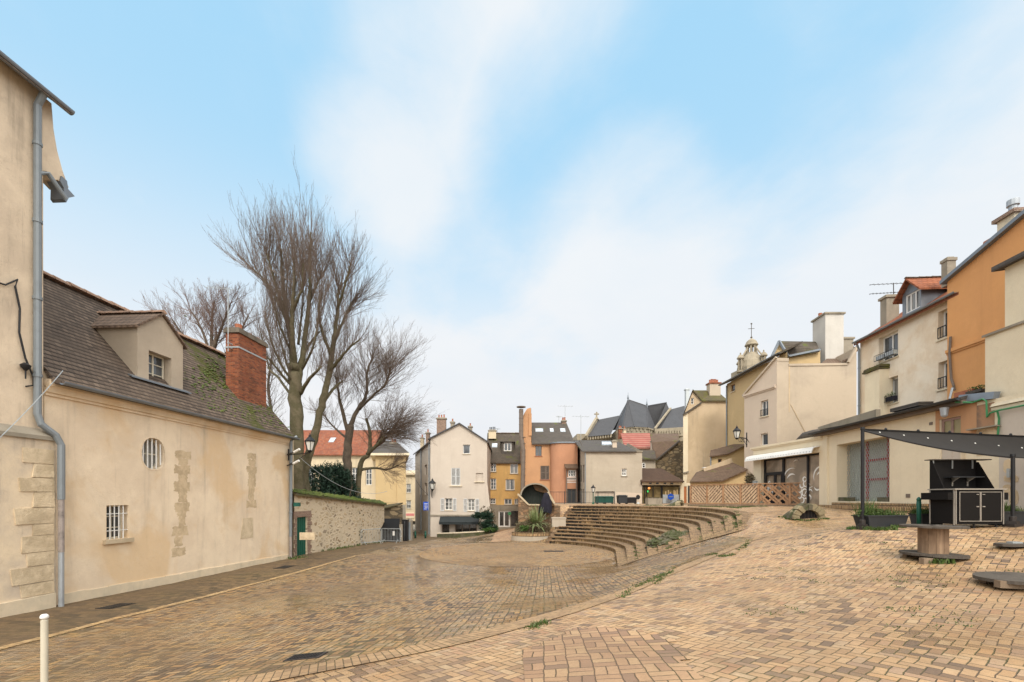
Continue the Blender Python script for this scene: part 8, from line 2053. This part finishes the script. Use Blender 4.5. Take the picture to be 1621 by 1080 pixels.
g = G(); g.slab([W(621,848,36.9),W(624,848,36.9),W(624,841,36.9),W(621,841,36.9)],.02,(0,1,0)); g.build('notice', M['white'], t)
t = thing('sticker_post', 'narrow grey pillar plastered with pale stickers right of the black kiosk', 'pillar', W(634.5,856,37.2)); g = G(); p = W(634.5,856,37.4); g.obox((p.x,p.y,-2.3),.24,.25,zpx(830,37.4)+2.3); g.build('pillar', M['concrete'], t); g = G(); rnd = random.Random(9)
for _ in range(16): z = -1.9+rnd.random()*1.1; x = p.x+rnd.uniform(-.1,.05); g.slab([(x,p.y-.13,z),(x+rnd.uniform(.04,.09),p.y-.13,z),(x+rnd.uniform(.04,.09),p.y-.13,z+.09),(x,p.y-.13,z+.07)],.01,(0,1,0))
g.build('stickers', M['graffiti'], t)
t = thing('black_cabinet', 'tall black cabinet between the sticker pillar and the grey one', 'cabinet', W(641,854,38.2)); p = W(641.2,854,38.6); g = G(); g.obox((p.x,p.y,-2.2),.44,.5,zpx(824,38.3)+2.2); g.obox((p.x,p.y,zpx(824,38.3)),.5,.56,.07); g.build('body', M['black'], t); g = G(); g.box(p.x-.005,p.x+.005,p.y-.262,p.y-.25,-2.0,-.4); g.build('door_gap', M['galv'], t)
t = thing('grey_cabinet', 'tall weathered grey cabinet at the alley mouth', 'cabinet', W(648,853,39)); p = W(648.6,854,39.2); g = G(); g.obox((p.x,p.y,-2.3),.38,.5,zpx(824,39.2)+2.3); g.lathe((p.x,p.y,zpx(824,39.2)),[(.19,0),(.17,.1),(.1,.16)],10); g.build('body', M['concrete'], t); g = G(); g.box(p.x-.12,p.x+.1,p.y-.262,p.y-.25,-2.0,-.5); g.build('door', M['pipe_grey'], t)
# curved low planter wall in front of the white house
c = W(740,846,48.4); 
t = thing('curved_planter_wall', 'long low curved planter wall in front of the white gabled house', 'planter', c)
g = G(); g2 = G(); pts = []
for k in range(25):
    f = k/24; px = 691+(787-691)*f; Yp = 48.6-1.6*math.sin(math.pi*min(1,f*1.05))**1.2+(2.2 if f>.93 else 0)*(f-.93)/.07; yt = 845.5-5.0*f**1.5 - (1.0 if f>.9 else 0)
    pts.append((px,Yp,yt))
tops = []
for px,Yp,yt in pts: p = W(px,yt,Yp); tops.append(p)
for a,b in zip(tops,tops[1:]):
    g.slab([a,b,b+Vector((0,.35,0)),a+Vector((0,.35,0))],1.2); g2.slab([a+Vector((0,-.04,.1)),b+Vector((0,-.04,.1)),b+Vector((0,.4,.1)),a+Vector((0,.4,.1))],.098)
g.build('wall', M['mossrock'], t); g2.build('coping', M['concrete_pale'], t)
rnd = random.Random(31)
def bush(nm, lb, cat, blobs, n, leaf, lw, mat, stems=None, smat='bark'):
    c0_ = blobs[0][0]; t = thing(nm, lb, cat, Vector((c0_.x,c0_.y,gz(c0_.x,c0_.y)))); g = G()
    for _ in range(n):
        c,r = rnd.choice(blobs); v = Vector((rnd.gauss(0,1),rnd.gauss(0,1),rnd.gauss(0,1))).normalized()*(rnd.random()**.45); p = c+Vector((v.x*r[0],v.y*r[1],v.z*r[2]))
        if mnoise.noise(p*1.7) < -.18: continue
        foliage_leaf(g,p,leaf*rnd.uniform(.6,1.3),lw,rnd,.3)
    g.build('leaves', M[mat], t)
    s = G(); zb = gz(c0_.x,c0_.y)
    for c,r in blobs: s.tube([Vector((c0_.x,c0_.y,zb-.1)),c+Vector((0,0,-r[2]*.3))],[.05,.02],5)
    s.build('stems', M[smat], t); return t
bush('evergreen_shrub','dark evergreen shrub climbing beside the awning of the white house','shrub',[(W(771,822,48.4),(.6,.5,.9)),(W(765,832,48.4),(.6,.5,.8)),(W(757,817,48.3),(.9,.4,.35)),(W(776,838,48.4),(.7,.5,.5))],2600,.3,.05,'leaf_dark')
bush('leafy_shrub','bushy olive-brown shrub over the right corner of the white house','shrub',[(W(771,815,49.0),(.8,.5,.9)),(W(776,823,49),(.6,.5,.8)),(W(766,811,49),(.5,.4,.6))],1700,.22,.04,'leaf_dry')
bush('ground_shrub','low green shrub at the right end of the curved planter','shrub',[(W(774,840,47.9),(.9,.4,.25)),(W(782,838,48.6),(.4,.4,.3))],1200,.18,.04,'leaf_green')
# bare creeper by the yellow house
# ---- cables
def cable(pts, sag, r, lb, mat='black', n=24):
    a,b = Vector(pts[0]),Vector(pts[1]); g = G(); g.tube([a.lerp(b,k/n)-Vector((0,0,sag*4*(k/n)*(1-k/n))) for k in range(n+1)],r,5); o = g.build('cable', M[mat], None); tag(o, lb, 'cable'); return o
cable([W(99,587,12.2),W(-90,772,8.6)],.12,.010,'pale overhead cable slanting down from the gutter of the old house','galv')
cable([W(474,724,23.0),W(612,778,30)],.75,.012,'thin pale cable sagging from the old house across the garden trees','galv')
cable([W(658,760,58),W(684,788,49.8)],.3,.025,'thin dark cable crossing the alley beside the white house')
# plants and pots near the glazed shop
c = W(1186,796,29.8); c.z = 1.1
bush('potted_shrub','reddish-brown shrub left of the glazed shop above the fence','shrub',[(W(1187,762,29.4),(.35,.3,.45)),(W(1184,756,29.4),(.3,.3,.3))],700,.14,.03,'leaf_dry')
# ================================================================ TREES
class TreeB:
    def __init__(s, seed): s.r = random.Random(seed); s.big = G(); s.tw = G()
    def twig(s, p, d, L, r, lvl, up=.25, spread=.55):
        rnd = s.r; n = 5 if lvl<=1 else 3; pts = [p]; q = p; dd = d.normalized()
        for i in range(n):
            dd = (dd+Vector((rnd.gauss(0,.07),rnd.gauss(0,.07),rnd.gauss(0,.05)+up*.12))).normalized(); q = q+dd*(L/n); pts.append(q)
        rad = [max(.0036, r*(1-.85*i/n)) for i in range(n+1)]
        (s.big if lvl==0 else s.tw).tube(pts, rad, 5 if lvl==0 else 3, False)
        if lvl >= s.maxl: return
        nk = s.kids[lvl]
        for k in range(nk):
            f = .18+.8*(k+rnd.random()*.8)/nk; i = min(n-1,int(f*n)); a = pts[i].lerp(pts[i+1], f*n-i)
            base = (pts[i+1]-pts[i]).normalized(); o = base.orthogonal().normalized(); o = Quaternion(base, rnd.uniform(0,6.28))@o
            nd = (base*(1-spread*.4)+o*spread*rnd.uniform(.6,1.2)+Vector((0,0,up))).normalized()
            s.twig(a, nd, L*rnd.uniform(.34,.58)*(1.05-.35*f), max(.0042,rad[i]*.48), lvl+1, up, spread)
    def limb(s, pts, r0, r1, n=8):
        """smoothed limb through given points; returns dense points and radii"""
        pts = [Vector(p) for p in pts]; out = []
        for i in range(len(pts)-1):
            p0 = pts[max(i-1,0)]; p1 = pts[i]; p2 = pts[i+1]; p3 = pts[min(i+2,len(pts)-1)]
            for k in range(6):
                t_ = k/6; out.append(.5*((2*p1)+(p2-p0)*t_+(2*p0-5*p1+4*p2-p3)*t_*t_+(-p0+3*p1-3*p2+p3)*t_**3))
        out.append(pts[-1]); m = len(out)
        for i,q in enumerate(out): out[i] = q+Vector((s.r.gauss(0,.03),s.r.gauss(0,.03),0))*min(1,r0*3)
        rad = [r0+(r1-r0)*(i/(m-1))**.8 for i in range(m)]
        rad = [x*(1+.10*mnoise.noise(out[i]*1.3)) for i,x in enumerate(rad)]
        s.big.tube(out, rad, n, True); return out, rad
    def dress(s, limb, f0, count, L, r, up=.3, spread=.5, out=None, ang=.9):
        pts, rad = limb; m = len(pts)-1; rnd = s.r
        count = int(count*1.75)
        for k in range(count):
            f = f0+(1-f0)*(k+rnd.random())/count; x = f*m; i = min(m-1,int(x)); a = pts[i].lerp(pts[i+1],x-i); base = (pts[i+1]-pts[i]).normalized(); o = base.orthogonal().normalized(); o = Quaternion(base, rnd.uniform(0,6.28))@o
            if out is not None:
                o = (o+Vector(out)*.6).normalized()
            d = (base*.55+o*ang*rnd.uniform(.5,1.1)+Vector((0,0,up))).normalized()
            s.twig(a, d, L*rnd.uniform(.65,1.15)*(1.1-.35*f), r*rnd.uniform(.7,1.1), 1, up, spread)
        s.twig(pts[-1], (pts[-1]-pts[-2]), L*.6, min(rad[-1],.03), 1, up, spread)
    def finish(s, nm, lb, base, bark='bark', twig='twig'):
        t = thing(nm, lb, 'tree', base, 'bare trees of the walled garden'); s.big.build('trunk', M[bark], t, True); c = s.tw.build('crown', M[twig], t); return t
def zoomW(x, y, Y): return W(230+x/2.038, 270+y/2.038, Y)
def T(Y0, lst):      # list of (zoomx, zoomy, dy)
    return [zoomW(x,y,Y0+dy) for x,y,dy in lst]
def base_at(px, Y): x = (px-810)/720*Y; return Vector((x,Y,gz(x,Y)))
# --- the tallest tree
Yt = 27.0; b = TreeB(2); b.maxl = 3; b.kids = {0:5,1:6,2:3}
B0 = base_at(477,Yt)
tr = b.limb([B0]+T(Yt,[(487,1000,0),(489,850,0),(483,690,0),(478,630,0)]), .46, .32, 14)
L = []
L.append((b.limb(T(Yt,[(483,720,0),(470,560,.2),(452,440,.4),(440,330,.5),(436,250,.5)]), .21,.06), .1))
L.append((b.limb(T(Yt,[(480,640,0),(472,520,-.8),(474,430,-1.2),(480,360,-1.4),(478,280,-1.5)]), .19,.05), .1))
L.append((b.limb(T(Yt,[(490,690,0),(512,560,.4),(524,460,.6),(530,370,.7),(531,285,.8),(532,200,.8)]), .20,.05), .12))
L.append((b.limb(T(Yt,[(462,500,.3),(430,430,.8),(402,380,1.2),(370,340,1.5),(345,318,1.7)]), .12,.04), .05))
L.append((b.limb(T(Yt,[(455,470,.3),(420,370,-.4),(400,300,-.9),(392,270,-1.1)]), .11,.035), .1))
L.append((b.limb(T(Yt,[(476,700,0),(440,660,-.6),(400,610,-1.2),(372,600,-1.5)]), .10,.035), .12))
L.append((b.limb(T(Yt,[(478,740,0),(430,670,1.0),(400,640,1.6),(380,560,2.0),(372,520,2.0)]), .09,.03), .12))
L.append((b.limb(T(Yt,[(500,720,0),(530,670,-.8),(556,645,-1.3),(566,630,-1.4)]), .12,.05), .2))
L.append((b.limb(T(Yt,[(505,600,.3),(530,560,1.2),(560,520,1.8)]), .12,.05), .2))
L.append((b.limb(T(Yt,[(475,450,-1),(497,400,-1.5),(505,380,-1.6),(508,300,-1.6)]), .10,.04), .3))
L.append((b.limb(T(Yt,[(528,420,.6),(552,370,1.4),(570,330,1.8)]), .10,.04), .2))
for q in ([(481,700,0),(452,610,.7),(428,520,1.2),(418,440,1.5)],[(482,690,0),(446,640,-.9),(408,560,-1.5),(388,480,-1.8)],[(478,600,.2),(440,520,-1.0),(412,430,-1.6)],[(500,650,.3),(540,570,-.8),(556,480,-1.2),(560,400,-1.3)],[(492,560,.4),(505,450,1.5),(512,340,2.0)],[(470,540,.2),(455,420,1.4),(458,330,2.0)]):
    L.append((b.limb(T(Yt,q), .09,.03), .1))
for i,(l,f) in enumerate(L):
    if i in (5,6): b.dress(l, f, 14, 2.3, .02, .4, .45)
    elif i in (7,8): b.dress(l, f, 11, 1.8, .018, .45, .45)
    elif i > 10: b.dress(l, f, 16, 2.8, .018, .8, .36, ang=.8)
    else: b.dress(l, f, 18, 3.3, .020, .85, .34, ang=.8)
# the outer fan of long ascending rods
for i in (0,1,2,3,4,9,10):
    pts,rad = L[i][0]; e = pts[-1]
    for k in range(7):
        d = Vector((b.r.gauss(-.12 if i in (3,4) else .05,.42), b.r.gauss(0,.42), 1.0)).normalized(); b.twig(e.lerp(pts[len(pts)//2],b.r.random()*.9), d, b.r.uniform(2.4,3.5), .024, 1, .35, .38)
for k in range(16):
    pts,rad = L[3][0]; p = pts[b.r.randrange(len(pts)//3,len(pts))]; b.twig(p, Vector((-1.0,b.r.gauss(0,.4),b.r.uniform(.45,1.3))).normalized(), b.r.uniform(1.8,3.0), .022, 1, .3, .4)
b.finish('bare_tree','tallest bare tree with a thick upright trunk behind the garden wall',B0,'bark_green')
# --- second, leaning tree
Yt = 28.6; b = TreeB(5); b.maxl = 3; b.kids = {0:5,1:6,2:3}
B0 = base_at(503,Yt)
tr = b.limb([B0]+T(Yt,[(512,1000,0),(535,890,0),(568,760,0),(592,650,0),(608,540,0),(620,430,0),(624,370,0)]), .36,.07, 12)
L = [(tr,.5,26,3.0)]
L.append((b.limb(T(Yt,[(592,650,0),(625,610,-.6),(650,580,-1),(690,545,-1.2)]), .13,.04),.2,13,2.4))
L.append((b.limb(T(Yt,[(572,750,0),(610,700,.6),(636,680,1)]), .13,.05),.3,8,1.7))
L.append((b.limb(T(Yt,[(606,560,0),(640,480,.8),(668,420,1.2)]), .13,.04),.2,14,2.6))
L.append((b.limb(T(Yt,[(600,600,0),(570,520,-.8),(560,450,-1.2),(570,400,-1.3)]), .12,.04),.3,10,2.2))
L.append((b.limb(T(Yt,[(618,450,0),(640,380,-.6),(655,330,-.9),(660,300,-1)]), .10,.035),.2,12,2.3))
for l,f,n,ln in L: b.dress(l,f,int(n*1.35),ln,.020,.62,.40,ang=.9)
e = tr[0][-1]
for k in range(13): b.twig(e+Vector((b.r.gauss(0,.1),b.r.gauss(0,.1),b.r.uniform(-1.8,0))), Vector((b.r.gauss(.22,.4),b.r.gauss(0,.35),1)).normalized(), b.r.uniform(2.2,3.8), .023, 1, .3, .42)
for k in range(18):
    p = L[3][0][0][b.r.randrange(6,12)]; b.twig(p, Vector((1,b.r.gauss(0,.4),b.r.uniform(.2,1.0))).normalized(), b.r.uniform(1.8,3.2), .022, 1, .2, .45)
b.finish('bare_tree','slimmer bare tree leaning right beside the tallest one',B0,'bark_green')
# --- third, low spreading tree
Yt = 34.0; b = TreeB(9); b.maxl = 3; b.kids = {0:5,1:7,2:5}
B0 = base_at(549,Yt)
b.limb([B0]+T(Yt,[(652,985,0),(652,900,0),(660,820,0)]), .40,.26,10)
L = []
L.append((b.limb(T(Yt,[(660,825,0),(685,770,.3),(712,725,.5),(715,650,.6),(735,600,.8)]), .20,.06),.25,18,3.0))
L.append((b.limb(T(Yt,[(655,850,0),(630,760,-.5),(620,700,-1),(610,660,-1.3)]), .17,.05),.25,14,2.6))
L.append((b.limb(T(Yt,[(690,770,.3),(740,720,-.4),(775,690,-.9),(790,640,-1)]), .12,.04),.2,14,2.7))
L.append((b.limb(T(Yt,[(655,870,0),(600,820,1),(570,780,1.5)]), .10,.03),.3,9,2.0))
for l,f,n,ln in L: b.dress(l,f,int(n*1.6),ln,.022,.28,.5,ang=1.0)
for k in range(44):
    l = L[b.r.choice((0,2))][0][0]; p = l[b.r.randrange(len(l)//2,len(l))]; b.twig(p, Vector((b.r.gauss(.45,.5),b.r.gauss(0,.4),b.r.uniform(.4,1))).normalized(), b.r.uniform(2.0,3.8), .024, 1, .2, .45)
b.finish('bare_tree','medium bare tree in front of the red-roofed house',B0,'bark')
# --- fourth, arching low shrub-tree on the right
Yt = 35.0; b = TreeB(14); b.maxl = 3; b.kids = {0:5,1:8,2:5}
B0 = base_at(566,Yt)
m0 = b.limb([B0]+T(Yt,[(690,965,0),(718,915,0),(725,860,.2),(712,800,.3)]), .24,.10,9)
L = [(m0,.5,8,2.0)]
L.append((b.limb(T(Yt,[(716,915,0),(752,880,-.5),(772,850,-.8)]), .17,.10),.4,16,2.6))
L.append((b.limb(T(Yt,[(695,965,0),(740,960,.5),(780,965,.8),(815,950,1)]), .12,.04),.3,14,1.8))
L.append((b.limb(T(Yt,[(740,890,0),(790,850,1),(820,800,1.3)]), .12,.04),.2,14,2.3))
for l,f,n,ln in L: b.dress(l,f,int(n*1.5),ln,.022,.05,.5,out=(.6,0,.1),ang=1.0)
e = L[1][0][0][-1]
for k in range(54): b.twig(e+Vector((b.r.gauss(0,.2),b.r.gauss(0,.2),b.r.gauss(0,.2))), Vector((b.r.uniform(.1,1.2),b.r.gauss(0,.4),b.r.uniform(-.25,1.1))).normalized(), b.r.uniform(1.8,3.8), .024, 1, -.05, .45)
b.finish('bare_tree','low arching bare tree spreading right over the garden wall',B0,'bark_green')
# --- reddish tree behind the old house roof
Yt = 31.0; b = TreeB(17); b.maxl = 3; b.kids = {0:5,1:7,2:6}
B0 = base_at(330,Yt)
zz2 = lambda px,py,dy=0: W(px,py,Yt+dy)
m0 = b.limb([B0,zz2(332,700),zz2(333,620),zz2(335,560),zz2(345,530)], .30,.12,9)
L = [(m0,.72,10,3.0)]
for pts in ([(335,570,0),(318,520,.5),(300,490,.9)],[(334,560,0),(350,520,-.5),(365,480,-.9)],[(333,590,0),(295,540,-.8),(272,505,-1.2)],[(335,580,0),(370,545,.8),(392,500,1.2)],[(334,555,0),(335,510,.8),(338,480,1.1)]):
    L.append((b.limb([zz2(*q) for q in pts], .12,.04),.25,12,2.2))
for l,f,n,ln in L: b.dress(l,f,int(n*1.3),ln,.024,.3,.5,ang=.95)
b.finish('bare_tree','reddish-twigged bare tree rising behind the brick chimney',B0,'bark','twig_red')
# small bare tree right behind the chimney foot
Yt = 30.0; b = TreeB(23); b.maxl = 3; b.kids = {0:5,1:6,2:4}
B0 = base_at(425,Yt); zz2 = lambda px,py,dy=0: W(px,py,Yt+dy)
m0 = b.limb([B0,zz2(427,720),zz2(430,660),zz2(424,610),zz2(430,570)], .16,.06,8); b.dress(m0,.3,20,2.2,.026,.2,.5,ang=.95)
b.finish('bare_tree','thin bare tree squeezed between the chimney and the tallest trunk',B0,'bark')
# --- dark evergreens behind the wall
rnd = random.Random(77)
def yew(px, Y, wd, ztop, lb, n):
    x = (px-810)/720*Y-(1.5 if px>570 else 1.0 if px>550 else .2); zg = gz(x,Y); t = thing('evergreen_shrub', lb, 'shrub', (x,Y,zg), 'dark evergreens behind the garden wall'); g = G()
    for _ in range(n):
        a = rnd.uniform(0,6.28); f = rnd.random(); r = wd/2*(rnd.random()**.4)*(1-.55*f**2)*(1+.25*mnoise.noise(Vector((math.cos(a)*2,math.sin(a)*2,f*4+px)))); p = Vector((x+r*math.cos(a),Y+r*math.sin(a)*.8,zg+.2+(ztop-zg)*f*(1+.12*mnoise.noise(Vector((a*2,px,0))))))
        if mnoise.noise(p*1.5) < -.22: continue
        for k in range(3): foliage_leaf(g,p+Vector((rnd.gauss(0,.08),rnd.gauss(0,.08),rnd.gauss(0,.08))),rnd.uniform(.16,.34),.035,rnd,.35)
    g.build('leaves', M['leaf_dark'], t); s_ = G()
    for k in range(5): s_.tube([(x,Y,zg-.1),(x+rnd.uniform(-.4,.4)*wd,Y+rnd.uniform(-.3,.3)*wd,zg+(ztop-zg)*rnd.uniform(.5,.85))],[.08,.03],6)
    s_.build('stems', M['bark'], t)
yew(513,31.5,3.2,zpx(745,31.5),'dark evergreen shrub nearest the two big trunks',3000); yew(537,33,3.6,zpx(745,33),'dark evergreen shrub below the medium bare tree',3600); yew(562,34.5,2.4,zpx(750,34.5),'dark evergreen shrub right of the medium bare tree trunk',3000); yew(583,36.5,1.7,zpx(763,36.5),'smaller dark evergreen shrub at the right end of the garden wall',2000)
